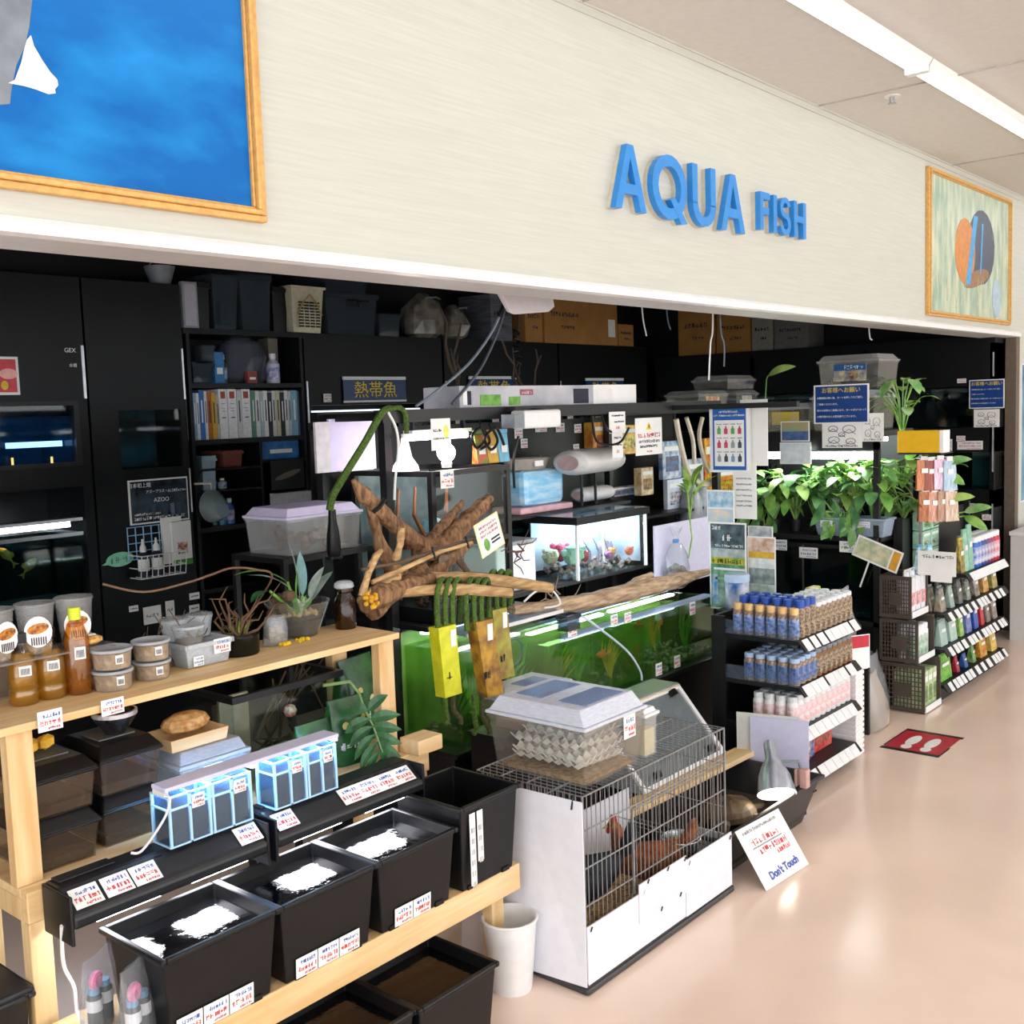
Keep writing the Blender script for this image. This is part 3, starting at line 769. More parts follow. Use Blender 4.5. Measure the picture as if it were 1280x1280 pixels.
# storage on top of the racks
def top(px0, px1, py0, py1, name, label, cat, m, kind, y=5.02, d=.3, zb=zt):
    if px0 > 840:      # these stand on the end wall rack and face the other way
        zb = 2.052; q0, q1 = at(px0, py1, X=7.74), at(px1, py1, X=7.74)
        w, h = q0.y-q1.y, at(px0, py0, X=7.74).z-zb; d = .28
        t = thing(name, (7.74, (q0.y+q1.y)/2, zb), -PI/2, label, cat)
    else:
        q0, q1 = at(px0, py1, Y=y), at(px1, py1, Y=y)
        w, h = q1.x-q0.x, at(px0, py0, Y=y).z-zb
        t = thing(name, ((q0.x+q1.x)/2, y, zb), label=label, cat=cat)
    if kind == 'tub':
        MB().tray((-w*.44, w*.44, .01, d-.01), .001, (-w/2, w/2, 0, d), h*.92, .004, lip=.008).build('body', m, t)
        MB().box(-w*.53, w*.53, -.012, d+.012, h*.9, h).build('lid', m, t, bev=.006)
    elif kind == 'open':
        MB().tray((-w*.42, w*.42, .02, d-.02), .001, (-w/2, w/2, 0, d), h, .004, lip=.01).build('body', m, t)
        MB().box(-w*.3, w*.3, -.008, 0, h*.1, h*.5).build('front_rib', m, t)
    elif kind == 'carton':
        MB().box(-w/2, w/2, 0, d, 0, h).build('body', m, t)
        part('tape', mat('packing_tape', 'b08a50', .3), t, (-w*.06, w*.06, -.001, d, h, h+.001))
        b = MB(); scrib(b, -w*.35, w*.3, h*.55, h*.1, 0, w=.006, seed=int(px0)); scrib(b, -w*.1, w*.2, h*.3, h*.08, 0, w=.005, seed=int(px0)+1)
        b.build('printing', INK, t) if px0 != 733 else None
        if px0 == 733: part('label_sheet', CARD, t, (w*.2, w*.42, -.002, 0, h*.2, h*.62))
    return t
KRAFT = mat('cardboard', 'a8783e', .75, scale=8)
top(268, 300, 343, 401, 'storage_tub', 'dusky grey storage tub on the bookcase top', 'tub', GREYM, 'open')
top(302, 340, 341, 402, 'plastic_tank', 'clear plastic tank beside a grey tub on bookcase top', 'tank', GREYM, 'tub')
t = top(366, 406, 357, 404, 'cream_basket', 'cream slatted plastic basket with a wire handle on rack', 'basket', mat('basket_cream', 'cdc8ac', .5), 'open', y=4.98)
w_ = .21; b = MB()
for r_ in range(9):
    for c_ in range(4): b.box(-.075+c_*.04, -.045+c_*.04, -.012, -.004, .03+r_*.017, .039+r_*.017)
b.build('slots', mat('slot_dark', '2a2822', .7), t)
MB().tube([(-.09, -.012, .1), (-.05, -.016, .17), (0, -.02, .215), (.05, -.016, .17), (.09, -.012, .1)], .005, 6).build('handle', mat('handle_brass', 'b09a50', .5), t)
top(342, 360, 358, 403, 'dark_bin', 'black storage bin behind the cream basket', 'bin', BLACK, 'tub', y=5.04)
t = top(408, 472, 364, 409, 'clip_box', 'clear storage box with black clip handles on rack top', 'box', GREYM, 'tub', y=5.0)
for s_ in (-.06, .04): MB().tube([(s_, -.02, .165), (s_, -.03, .2), (s_+.07, -.03, .2), (s_+.07, -.02, .165)], .006, 6).build('clip', BLACK, t)
top(474, 501, 391, 411, 'small_clip_box', 'small clear box beside the black-clipped storage box', 'box', GREYM, 'tub', y=5.0)
top(405, 460, 336, 362, 'upper_box', 'grey plastic box stacked on the clipped storage box', 'box', GREYM, 'tub', y=5.05, zb=zt+.232)
t = top(231, 247, 351, 398, 'fan_filter', 'narrow pale framed filter panel on bookcase top', 'filter panel', mat('light_grey', '8e959b', .5), 'none', y=5.0)
MB().box(-.045, .045, 0, .03, 0, .24).build('frame', MATS['light_grey'], t); part('mesh_panel', mat('lilac_mesh', 'b4b2c0', .6, scale=200), t, (-.034, .034, -.002, 0, .012, .228))
t = top(248, 263, 352, 398, 'black_case', 'black case leaning behind the pale filter panel', 'case', BLACK, 'tub', y=5.02)
q = B(214, 356)
t = thing('grey_bucket', (q.x, 5.1, zc), label='grey flared bucket on the tall black cabinet', cat='bucket')
MB().lathe([(.05, 0), (.08, .1), (.075, .1), (.048, .004)], 18).build('body', GREYP, t, smooth=True); MB().tube([(-.078, 0, .09), (-.04, -.02, .13), (.04, -.02, .13), (.078, 0, .09)], .004, 6).build('handle', STEEL, t)
for a in ((681, 733, 366, 424, 'fish_carton', 'tall brown carton with printed text on back rack', 0), (733, 772, 377, 425, 'label_carton', 'brown carton with white label sheet on back rack', 0), (773, 792, 405, 427, 'small_carton', 'small brown carton at the end of the carton row', 0), (848, 893, 384, 413, 'goods_carton', 'brown carton above the far tank rack', 0), (896, 938, 390, 423, 'inked_carton', 'brown carton with dark brush characters in far corner', 0)):
    top(*a[:6], 'carton', KRAFT, 'carton', y=5.0 if a[0] < 800 else 4.98)
top(657, 680, 372, 424, 'dark_carton', 'shaded brown carton half behind the tall carton', 'carton', KRAFT, 'carton', y=5.02, d=.25)
top(614, 640, 367, 409, 'grey_carton', 'grey striped carton beside the wrapped bundles', 'carton', mat('grey_carton', '6a6e78', .6, scale=6, c2='4a4e56', stretch=(1, 1, 12)), 'carton')
top(940, 966, 394, 424, 'pale_carton', 'pale grey carton beside the inked carton', 'carton', mat('pale_carton', '8a8880', .6), 'carton', y=4.98)
top(968, 1010, 398, 424, 'wide_carton', 'dim grey carton in the far rack corner', 'carton', mat('dim_carton', '6a6a66', .6), 'carton', y=4.98)
# wrapped bundles
WRAP = mat('wrap_film', '5c5a54', .25, scale=16, c2='8a8478', bump=.5)
def bundle(px, py, w, h, label, seed):
    q = at(px, py, Y=5.0); r = random.Random(seed)
    t = thing('wrapped_bundle', (q.x, 5.12, zt), label=label, cat='bundle')
    b = MB(); n = 12; pr = [(.5, 0), (.95, .1), (1.05, .4), (.9, .65), (.6, .85), (.25, 1)]
    for k, (rr, z) in enumerate(pr): b.v += [(w/2*rr*r.uniform(.85, 1.1)*math.cos(2*PI*j/n), .12*rr*r.uniform(.85, 1.1)*math.sin(2*PI*j/n), h*z) for j in range(n)]
    for k in range(len(pr)-1):
        for j in range(n): b.f.append((k*n+j, k*n+(j+1) % n, (k+1)*n+(j+1) % n, (k+1)*n+j)); b.m.append(0)
    b.f.append(tuple(range(n))); b.f.append(tuple((len(pr)-1)*n+j for j in range(n))); b.m += [0, 0]
    b.build('film', WRAP, t); MB().tube([(-w*.2, -.1, h*.86), (0, -.13, h*.88), (w*.2, -.1, h*.86)], .006, 5).build('tie', GREYP, t)
bundle(545, 405, .34, .30, 'crumpled grey film bundle on the back rack, larger of two', 4)
bundle(582, 402, .2, .24, 'crumpled grey film bundle on the back rack, smaller of two', 9)
# bare twigs between the banners
def twigs(px, py, Y, label, pts, seed, name='twig_bundle', c='4a3a2a', r0=.008):
    q = at(px, py, Y=Y); t = thing(name, tuple(q), label=label, cat='twigs'); r = random.Random(seed)
    for k, (dx, dz) in enumerate(pts):
        p = [Vector((0, 0, 0))]
        for s in range(1, 6): p.append(Vector((dx*s/5+r.uniform(-.02, .02), r.uniform(-.02, .02), dz*s/5+r.uniform(-.012, .012))))
        o = MB().tube(p, [r0*(1-.13*s) for s in range(6)], 5).build('twig', mat('twig_'+c, c, .8, scale=40), t)
        e = p[3]; MB().tube([e, e+Vector((dx*.2+.03, 0, dz*.1+.05))], [r0*.4, r0*.2], 4).build('side_twig', MATS['twig_'+c], o)
    return t

# ================================================================ racks on the end wall, facing the cage side (X = 7.7)
XR = 7.7
def RW(px, py): return at(px, py, X=XR)
t = thing('end_wall_rack', (XR, 5.0, 0), rz=-PI/2, label='black rack of dark tanks along the end wall by the pillar', cat='rack')
LW = 5.0-2.27
def rl(px, py):
    q = RW(px, py); return (5.0-q.y, q.z)
zh = rl(1200, 470)[1]; zu = rl(1200, 535)[1]; zl1, zl0 = rl(1200, 565)[1], rl(1200, 612)[1]
part('header_panel', DARKF, t, (0, LW, 0, .36, rl(1200, 483)[1], 2.05))
part('middle_panel', DARKF, t, (0, LW, 0, .36, zl1, zu))
part('lower_panel', DARKF, t, (0, LW, 0, .36, zl0-.12, zl0))
part('plinth', DARKF, t, (0, LW, 0, .36, 0, .2))
part('back_panel', DARKF, t, (0, LW, .34, .36, .2, 2.0))
for x in (0, LW/3, 2*LW/3, LW-.03): part('upright', DARKF, t, (x, x+.03, 0, .34, 0, 2.0))
for py0, py1 in ((440, 470), (525, 590), (630, 690)): part('edge_strip', CHROME, t, (LW-.012, LW-.003, -.006, 0, rl(1248, py1)[1], rl(1248, py0)[1]))
for z0, z1, lab in ((zu, rl(1200, 483)[1], 'upper'), (zl0, zl1, 'middle'), (.3, zl0-.14, 'lower')):
    for k in range(3):
        g = thing('wall_tank', (XR+.02, 5.0-LW/3*k-.05, z0), rz=-PI/2, label='dark glass fish tank in the %s row of end wall rack' % lab, cat='fish tank', group='tanks in the end wall rack')
        w = LW/3-.05
        MB().tray((0, w, 0, .3), .001, (0, w, 0, .3), z1-z0-.01, .005).build('glass', GLASS, g)
        part('water', WDARK, g, (.008, w-.008, .008, .29, .01, (z1-z0)*.85))
        part('backdrop', TBACK, g, (0, w, .301, .305, .002, z1-z0-.01))
        if lab == 'upper': MB().tube([(w*.5, .1, .03), (w*.55, .12, .1), (w*.5, .12, .17), (w*.6, .1, .22)], [.02, .03, .02, .008], 6).build('driftwood', mat('reddish_wood', '6a3a24', .7), g)
t = thing('warning_sign', tuple(RW(1212, 511)+Vector((-.012, 0, 0))), rz=-PI/2, label='small navy notice with white text on end wall rack', cat='sign')
sw, sh = RW(1212, 490).y-RW(1256, 490).y, RW(1230, 475).z-RW(1230, 511).z
NOTICE = ['水槽通路は狭い為、カートを押してのご通行、', 'ご遠慮くださいませ。', '他のお客様のご迷惑になり、カートがぶつかって', '水槽が割れると大変危険でございます。']
def notice(t, w, h):
    part('board', CARD, t, (0, w, 0, .004, 0, h))
    part('navy_field', mat('notice_blue', '123f86', .35), t, (w*.03, w*.97, -.001, 0, h*.035, h*.965))
    text('heading', 'お客様へお願い', h*.15, SIGNYEL, t, (w*.5, -.002, h*.85))
    for k, s in enumerate(NOTICE):
        text('notice_line', s, w*.041, CARD, t, (w*.06, -.002, h*(.66-.16*k)), align='LEFT')
notice(t, sw, sh)
def doodle(name, loc, rz, w, h, label):
    t = thing(name, loc, rz, label, 'sheet')
    part('sheet', CARD, t, (0, w, 0, .002, 0, h))
    b = MB()
    for cx, cz, r in ((.28, .72, .12), (.68, .7, .16), (.3, .3, .14), (.72, .25, .12), (.5, .5, .08)):
        b.tube([(w*(cx+r*math.cos(a)), -.001, h*(cz+r*.9*math.sin(a))) for a in (2*PI*k/12 for k in range(13))], w*.008, 4)
        b.tube([(w*(cx-r), -.001, h*(cz-r)), (w*cx, -.001, h*cz), (w*(cx+r), -.001, h*(cz-r*1.2))], w*.007, 4)
    scrib(b, w*.08, w*.9, h*.04, h*.07, 0, w=w*.01, seed=5)
    b.build('drawing', INK, t)
    return t
q = RW(1218, 534)
doodle('doodle_sheet', (XR-.012, q.y, q.z), -PI/2, RW(1218, 520).y-RW(1250, 520).y, RW(1230, 512).z-RW(1230, 534).z, 'white sheet of ink doodles under the small navy notice')
for k, (px, py, w, h) in enumerate(((1197, 479, .06, .03), (1178, 565, .07, .09), (1196, 552, .06, .04), (1197, 562, .17, .06), (1208, 636, .06, .04), (1228, 650, .06, .04))):
    q = RW(px, py)
    t = thing('rack_note', (XR-.008, q.y, q.z), rz=-PI/2, label=['blank white note on end wall header', 'green tinted info note on end wall rack', 'small pinkish note above a wide price strip', 'wide white price strip on the end wall rack', 'pale note low on end wall rack behind leaves', 'lower white note on the end wall rack'][k], cat='card')
    price_card(t, w/2, 0, 0, w, h, seed=k+20)
q = RW(1133+90, 430)
# ================================================================ hanging things below the fascia
q = at(655, 392, Y=2.75)
t = thing('ceiling_vent', (q.x, 2.75, 0), label='white rounded vent panel hanging from the dark shop ceiling', cat='vent')
pts = [at(px, py, Y=2.75) for px, py in ((604, 330), (626, 372), (636, 390), (644, 393), (684, 390), (691, 384), (688, 368), (676, 330))]
pl = [(p.x-q.x, p.z) for p in pts]
MB().prism(pl, -.012, .012).build('panel', mat('vent_white', 'd6d2d6', .5, var=.03), t, bev=.006)
MB().tube([(.02, .02, pts[0].z-.02), (.02, .02, 2.72)], .012, 8).build('hanger', BLKM, t)
def cable(name, pts, r, m, label, cat='cable', group=None):
    P = [Vector(p) for p in pts]; out = []
    for i in range(len(P)-1):   # catmull-rom smoothing
        p0, p1, p2, p3 = P[max(i-1, 0)], P[i], P[i+1], P[min(i+2, len(P)-1)]
        for s in range(6):
            u = s/6; out.append(.5*((2*p1)+(p2-p0)*u+(2*p0-5*p1+4*p2-p3)*u*u+(3*p1-p0-3*p2+p3)*u**3))
    out.append(P[-1])
    return MB().tube(out, r, 6).build(name, m, smooth=True, label=label, cat=cat, group=group)
GREYC = mat('cable_grey', '6c7884', .5)
GREYD = mat('cable_dark', '3c444c', .5)
MB().tube([at(640, 352, Y=2.8), at(624, 395, Y=2.8)], .008, 8).build('cable_rod', BLKM, None, label='black rod hanging beside the white vent panel', cat='rod')
cable('power_cable', [at(636, 355, Y=2.82), at(620, 405, Y=2.85), at(590, 450, Y=2.87), at(555, 482, Y=2.9), at(520, 508, Y=2.92)], .006, GREYC, 'grey power cable slanting down to the rack post')
cable('power_cable', [at(640, 355, Y=2.86), at(624, 410, Y=2.88), at(604, 455, Y=2.9), at(585, 482, Y=2.92), at(565, 505, Y=2.93)], .006, GREYD, 'dark grey power cable slanting beside the lighter one')
cable('coil_cable', [at(645, 408, Y=3.6)+Vector((0, 0, 2.72-at(645, 408, Y=3.6).z))]+[at(645, 408, Y=3.6)+Vector((.018*math.cos(k*1.9), .018*math.sin(k*1.9), -.012*k)) for k in range(48)], .005, BLACK, 'black coiled cable hanging in front of the back racks')

# ================================================================ island: tank stand, tanks, terrarium
t = thing('tank_stand', (2.68, 2.58, 0), label='black metal stand carrying the green tanks and the terrarium', cat='stand')
part('front_panel', mat('stand_black', '0c0d0f', .35), t, (0, 1.95, .02, .04, .02, .43))
part('side_panel', MATS['stand_black'], t, (0, .02, .04, .68, .02, .43))
part('side_panel', MATS['stand_black'], t, (1.93, 1.95, .04, .68, .02, .43))
part('base_deck', BLKM, t, (-.01, 1.96, 0, .7, .43, .448), bev=.003)
for x, y in ((.01, .32), (2.4, .32), (.01, .68), (1.92, .68)):
    part('post', BLKM, t, (x, x+.035, y, y+.035, .448 if x < 2 else 0, 1.655))
part('upper_deck', BLKM, t, (.04, .62, .17, .68, .86, .878))
part('upper_deck', BLKM, t, (.62, 1.9, .355, .68, .86, .878))
part('back_shelf', BLKM, t, (.56, 1.9, .54, .8, 1.16, 1.175))
part('back_support', BLKM, t, (.6, .62, .76, .79, .448, 1.16))
part('top_beam', BLKM, t, (0, 2.44, .315, .36, 1.62, 1.668))
part('top_beam', BLKM, t, (0, 1.97, .68, .72, 1.62, 1.668))
for x in (.01, 1.2, 1.92): part('cross_bar', BLKM, t, (x, x+.035, .36, .68, 1.63, 1.66))
part('poster_arm', BLKM, t, (1.955, 1.985, -.35, .36, 1.625, 1.65))
part('back_board', BLACK, t, (.04, 1.92, .78, .79, 1.175, 1.6))
# green tanks
GWALL = mat('algae_wall', '7ea848', .5, scale=9, c2='b4c878')
def green_tank(x0, x1, z1, label, seed, stuff):
    g = thing('green_aquarium', (x0, 2.6, .449), label=label, cat='aquarium')
    w, h = x1-x0-.004, z1-.449
    glass_tank(g, 0, w, 0, .3, 0, h)
    part('water', WGREEN, g, (.008, w-.008, .008, .292, .02, h*.86))
    part('backdrop', GWALL, g, (0, w, .302, .306, .002, h-.01))
    part('light_strip', glow('tank_strip', 'f4f8ff', 9), g, (.03, w-.03, .2, .23, h-.012, h-.004))
    b = MB(); r = random.Random(seed)
    for k in range(26): b.ball((r.uniform(.03, w-.03), r.uniform(.02, .28), .012), r.uniform(.008, .02), 6)
    b.build('gravel', GRAVEL, g)
    return g
gl = green_tank(2.73, 3.33, .852, 'tall green-water aquarium below the terrarium', 1, 0)
gm = green_tank(3.334, 3.91, .738, 'middle green aquarium with yellow plastic plants and goldfish', 2, 0)
gr_ = green_tank(3.914, 4.5, .738, 'end green aquarium with dark gravel and black fish', 3, 0)
b = MB(); r = random.Random(8)
for k in range(160): b.ball((r.uniform(.02, .56), r.uniform(.012, .28), .022+r.random()*.03), r.uniform(.006, .012), 5)
b.build('gravel_bed', mat('slate_gravel', '6a7276', .6, scale=50), gr_)
tk = part('tank_tube', mat('lilac_tube', 'a9a8e0', .35), gl, (.26, .275, .03, .25, .41, .42))
# lids of the tall tank
l = thing('tank_cover', (2.73, 2.6, .857), label='pale blue clear cover sheets on the tall green aquarium', cat='cover')
LID = clear('bluish_sheet', 'dfeaf8', milk=.55, milk_c='bcd4f4', rough=.1)
part('cover_sheet', LID, l, (.02, .58, -.012, .14, .001, .006))
part('cover_rim', WHITEP, l, (.02, .58, -.016, -.012, -.004, .01))
for g, x0 in ((gm, 3.334), (gr_, 3.914)):
    part('top_strip', LID, g, (-.002, .58, -.006, .05, .289, .295)); part('top_strip', LID, g, (-.002, .58, .25, .3, .289, .295))
def stems(g, x, y, z, n, h, sp, m, seed, name='plastic_plant'):
    r = random.Random(seed); b = MB()
    for k in range(n):
        a = r.uniform(0, 2*PI); s = r.uniform(.3, 1)*sp
        b.leaf((x, y, z), (x+s*math.cos(a), y+s*math.sin(a)*.5, z+h*r.uniform(.6, 1)), .008, .12, m=0, up=(0, 1, 0), segs=4)
    return b.build(name, m, g)
YEL = mat('straw_yellow', 'c8a848', .5)
LGRN = mat('leaf_green', '4f8f34', .5, scale=30, c2='7fb84e')
DGRN = mat('leaf_dark', '1e4a2c', .4, scale=30, c2='356a3c')
stems(gm, .1, .12, .02, 26, .2, .13, YEL, 3); stems(gm, .3, .16, .02, 18, .18, .1, LGRN, 5)
stems(gl, .14, .16, .02, 22, .2, .1, DGRN, 6); stems(gl, .44, .12, .02, 24, .22, .12, LGRN, 7)
stems(gr_, .2, .2, .03, 14, .2, .06, LGRN, 9); stems(gr_, .38, .2, .03, 14, .2, .06, YEL, 10); stems(gr_, .5, .1, .03, 16, .2, .08, LGRN, 13); stems(gm, .45, .1, .02, 20, .2, .1, YEL, 14); stems(gm, .2, .2, .02, 16, .22, .1, mat('bright_plant', '8ac03c', .5), 15); stems(gl, .3, .2, .02, 20, .25, .1, MATS['bright_plant'], 16); stems(t, .1, .2, .02, 10, .14, .05, MATS['bright_plant'], 17) if False else None
MB().tube([(.36+.05*math.cos(a), .06, .28+.05*math.sin(a)) for a in (k*.35 for k in range(30))], .004, 5).build('blue_hose', mat('hose_blue', '2f5ac0', .4), gl)
MB().tube([(.30, .05, .36), (.3, .05, .25), (.33, .05, .2), (.4, .05, .23), (.42, .05, .3)], .006, 6).build('green_hose', mat('hose_green', '4fa860', .4), gl)
for k, (px, py, L_, c, rz, tl) in enumerate(((797, 782, .07, 'e0602c', 1.2, .3), (796, 812, .08, 'd8542c', .4, -.6), (826, 778, .06, 'e8783c', .3, -.3), (752, 818, .06, 'e06a34', 2.8, 0))):
    q = at(px, py, Y=2.68); fish(tuple(q), L_, rz, c, ('plump orange goldfish in the green aquarium near the tank joint', 'orange and white goldfish tilting near the air hose', 'small orange fish near the water surface', 'orange fish among yellow plastic plants')[k], tilt=tl, name='goldfish')
for k, (px, py) in enumerate(((846, 794), (867, 798), (858, 772))):
    q = at(px, py, Y=2.7); fish(tuple(q), .05, 1.2+k, '20241e', 'small black fish over slate gravel in the end aquarium', group='black fish in the end aquarium', tilt=.8, name='black_fish')
q = at(590, 905, Y=2.7); fish(tuple(q), .09, .2, '2c3a20', 'dark fish low in the tall green aquarium', name='dark_fish')
for k, (px, py, w_, h_, o) in enumerate(((765, 775, .05, .045, gm), (782, 772, .05, .045, gm), (715, 790, .06, .06, gm), (863, 762, .05, .06, gr_), (823, 838, .05, .055, gr_), (846, 828, .05, .055, gr_))):
    q = at(px, py+6, Y=2.6); price_card(o, q.x-o.location.x, -.012 if k in (0, 1, 3) else -.003, q.z-.449, w_, h_, seed=40+k)
# air hose
q = [at(700, 775, Y=2.58), at(725, 770, Y=2.56), at(755, 790, Y=2.55), at(785, 815, Y=2.55), at(800, 838, Y=2.55), at(802, 850, Y=2.56)]
cable('air_hose', q, .005, mat('hose_white', 'cfdcf0', .3), 'white air hose looping over the middle green aquarium', 'hose')
t = thing('hang_filter', tuple(at(710, 787, Y=2.57)), label='grey clear hang-on box clipped to tank corner', cat='filter')
MB().tray((-.04, .04, -.03, .02), 0, (-.042, .042, -.032, .022), .06, .003, lip=.003).build('body', GREYM, t); part('hook', GREYM, t, (-.03, .03, .02, .05, .052, .058))

# terrarium on the deck
TX0, TX1, TY0, TY1, TZ0, TZ1 = 2.78, 3.22, 2.76, 3.2, .88, 1.44
t = thing('terrarium', (TX0, TY0, TZ0), label='tall black-framed glass terrarium with glowing lamp on top', cat='terrarium')
w, d, h = TX1-TX0, TY1-TY0, TZ1-TZ0
f = .022
for x in (0, w-f):
    for y in (0, d-f): part('corner_post', BLKM, t, (x, x+f, y, y+f, .05, h-.02))
part('centre_post', BLKM, t, (w*.0+.0, f, d*.5, d*.5+f, .05, h-.02))
MB().ring((0, w, 0, d), (f, w-f, f, d-f), h-.02, h).build('top_rim', BLKM, t)
part('base_tray', BLKM, t, (0, w, 0, d, 0, .05))
part('front_pane', GLASS, t, (f, w-f, .006, .01, .05, h-.02))
part('side_pane', GLASS, t, (.006, .01, f, d-f, .05, h-.02))
part('side_pane', GLASS, t, (w-.01, w-.006, f, d-f, .05, h-.02))
part('back_pane', mat('terrarium_back', '3c4a50', .5, scale=12, c2='6a7478'), t, (f, w-f, d-.012, d-.006, .05, h-.02))
part('shelf_bar', BLKM, t, (f, w-f, .0, .02, .27, .29))
b = MB(); r = random.Random(5)
for k in range(90): b.ball((r.uniform(.03, w-.03), r.uniform(.03, d-.03), .055+r.random()*.03), r.uniform(.008, .02), 5)
b.build('bark_chips', mat('bark', '5a3a2a', .8, scale=40, c2='3a2418'), t)
for k in range(4):
    x = .08+.09*k; MB().tube([(x, .2, .08), (x+.03, .22, .25), (x-.02, .25, .38), (x+.04, .3, .48)], [.012, .012, .01, .006], 6).build('climbing_branch', mat('orange_bark', '8a5230', .7, scale=40), t)
part('rock_ledge', mat('reddish_rock', '8a4a34', .8, scale=25, bump=.6), t, (.03, w*.5, d*.4, d*.8, .26, .29), bev=.008)
MB().lathe([(.012, 0), (.012, .012)], 10).build('lock', STEEL, t, (f, -.008, h*.62), rot=(PI/2, 0, 0))
MB().ball((.3, .3, .3), .06, 8).build('sponge', mat('teal_sponge', '7fb0b8', .7), t)
# lamps on the terrarium
t = thing('aquarium_light', tuple(at(547, 545, Y=2.95)), label='bright lilac-white LED bar light above the terrarium', cat='light')
part('tube', glow('led_lilac', 'f0e4ff', 14), t, (-.15, .16, -.02, .02, -.012, .012), bev=.008)
part('top_housing', WHITEP, t, (-.16, .17, -.025, .025, .012, .026))
part('bracket', BLKM, t, (-.14, -.13, -.01, .01, .026, 1.62-t.location.z)); part('bracket', BLKM, t, (.14, .15, -.01, .01, .026, 1.62-t.location.z))
q = at(558, 573, Y=2.9)
t = thing('heat_lamp', (q.x, 2.9, TZ1), label='glowing round bulb lamp standing on the terrarium top', cat='lamp')
MB().lathe([(.02, 0), (.022, .02), (.016, .024)], 12).build('socket', WHITEP, t)
MB().ball((0, 0, .058), .036, 14).build('bulb', glow('warm_bulb', 'fff2dc', 30), t, smooth=True)
t = thing('lamp_cover', tuple(at(507, 582, Y=2.86)), label='white glowing shade beside the rack post', cat='lamp')
t.location.z = TZ1+.004
MB().lathe([(.05, 0), (.045, .02), (.025, .05), (.015, .1), (.012, .12)], 16).build('shade', mat('shade_glow', 'f4e8f4', .4, emit=1.2, emit_c='ffe8f0'), t, smooth=True)
MB().lathe([(.012, .12), (.012, .135)], 10).build('cap', WHITEP, t)
q = at(440, 590, Y=3.17)
t = thing('foam_board', (2.79, 3.17, TZ1+.002), label='lilac white foam board standing on the terrarium back', cat='board')
part('board', mat('lilac_board', 'd2cdee', .6, var=.05), t, (-.13, .1, 0, .012, 0, .2)); part('side_flap', mat('paper_grey', 'cfcdd2', .6), t, (-.2, -.132, -.004, .008, 0, .19))
part('foot', WHITEP, t, (-.1, .05, -.04, .05, 0, .004))
# cards and clutter on the terrarium
q = at(559, 600, Y=2.74)
t = thing('terrarium_tag', tuple(q), label='white price tag with red writing on terrarium front', cat='tag')
price_card(t, 0, 0, -.03, .07, .065, seed=61)
q = at(558, 546, Y=2.86)
t = thing('terrarium_notice', (q.x, 2.885, 1.53), label='white paper notice hanging from the black beam over LED bar', cat='notice')
b = MB().box(-.055, .05, 0, .002, -.02, .1); b.build('sheet', CARD, t); b = MB(); scrib(b, -.045, .0, .05, .012, 0, w=.002); scrib(b, -.045, .04, .02, .008, 0, w=.0015); b.build('writing', INK, t); flat(t, 'lemon_print', mat('print_lemon', 'd8e06a', .5), ell(.025, .05, .014, .025), y=-.001)
# snack packs
for k, (px, c, lab) in enumerate(((600, '5a8f2c', 'green and red food pouch standing on the terrarium top'), (616, 'c8a02c', 'yellow food pouch between green and blue pouches'), (632, '6fb8d8', 'light blue bear-shaped food pouch on the terrarium'))):
    q = at(px, 573, Y=2.9)
    t = thing('food_pouch', (q.x, 2.9+.01*k, TZ1+.002), label=lab, cat='pouch')
    MB().frus((-.032, .032, -.018, .018), 0, (-.034, .034, -.004, .004), .12).build('pouch', mat('pouch'+c, c, .35, scale=40, c2='c84030' if k == 0 else None), t, bev=.004)
    MB().box(-.035, .035, -.004, .004, .12, .135).build('seal', mat('pouchs'+c, c, .3), t); part('label_print', CARD, t, (-.018, .018, -.016, -.0145, .04, .07))

# white-lit tank
X0, X1, Y0, Y1, Z0 = 3.70, 4.23, 2.945, 3.235, .88
q = at(722, 725, Z=.885)
X0, Y0 = q.x, q.y; X1 = at(809, 722, Y=Y0).x; Y1 = Y0+.29
t = thing('lit_aquarium', (X0, Y0, .88), label='bright white-lit open aquarium with black lid and coral rubble', cat='aquarium')
w, h = X1-X0, at(722, 650, Y=Y0).z-.88
glass_tank(t, 0, w, 0, Y1-Y0, 0, h)
part('lid', mat('lid_blue_sheen', '7cb4dc', .15, coat=.6), t, (-.012, w+.012, -.012, Y1-Y0+.012, h+.0, h+.012), bev=.004)  # blue light reflected by the black lid is put into its base colour
part('lid_rim', BLACK, t, (-.012, w+.012, -.016, -.012, h-.022, h+.012), (-.016, -.012, -.016, Y1-Y0+.012, h-.022, h+.012))
for x in (.0, w-.012): part('corner_strip', mat('white_frame', 'f4f7fc', .3, var=.03), t, (x, x+.012, -.004, .008, 0, h-.022))
part('inner_strip', MATS['white_frame'], t, (w*.3, w*.3+.012, .12, .13, 0.01, h-.03)); part('inner_strip', MATS['white_frame'], t, (w*.72, w*.72+.012, .14, .15, .01, h-.03))
part('back_sheet', mat('pale_backing', 'dfe6f0', .5, scale=10, c2='b8c8dc'), t, (.01, w-.01, .27, .275, .02, h-.01))
part('side_sheet', MATS['pale_backing'], t, (w-.016, w-.01, .03, .27, .02, h-.01))  # pale sheet added to brighten this half of the tank
part('light_tube', glow('tank_led', 'f2f6ff', 20), t, (w*.15, w*.9, .13, .16, h-.03, h-.018))
MB().ball((w*.55, .16, h*.62), .018, 10).build('spot_bulb', glow('tank_spot', 'fff4e4', 30), t); MB().tube([(w*.55, .16, h*.62), (w*.55, .16, h-.02)], .006, 6).build('spot_stem', WHITEP, t)
b = MB(); r = random.Random(12)
for k in range(70): b.ball((r.uniform(.02, w-.02), r.uniform(.02, .25), .02+r.random()*.03), r.uniform(.008, .02), 5)
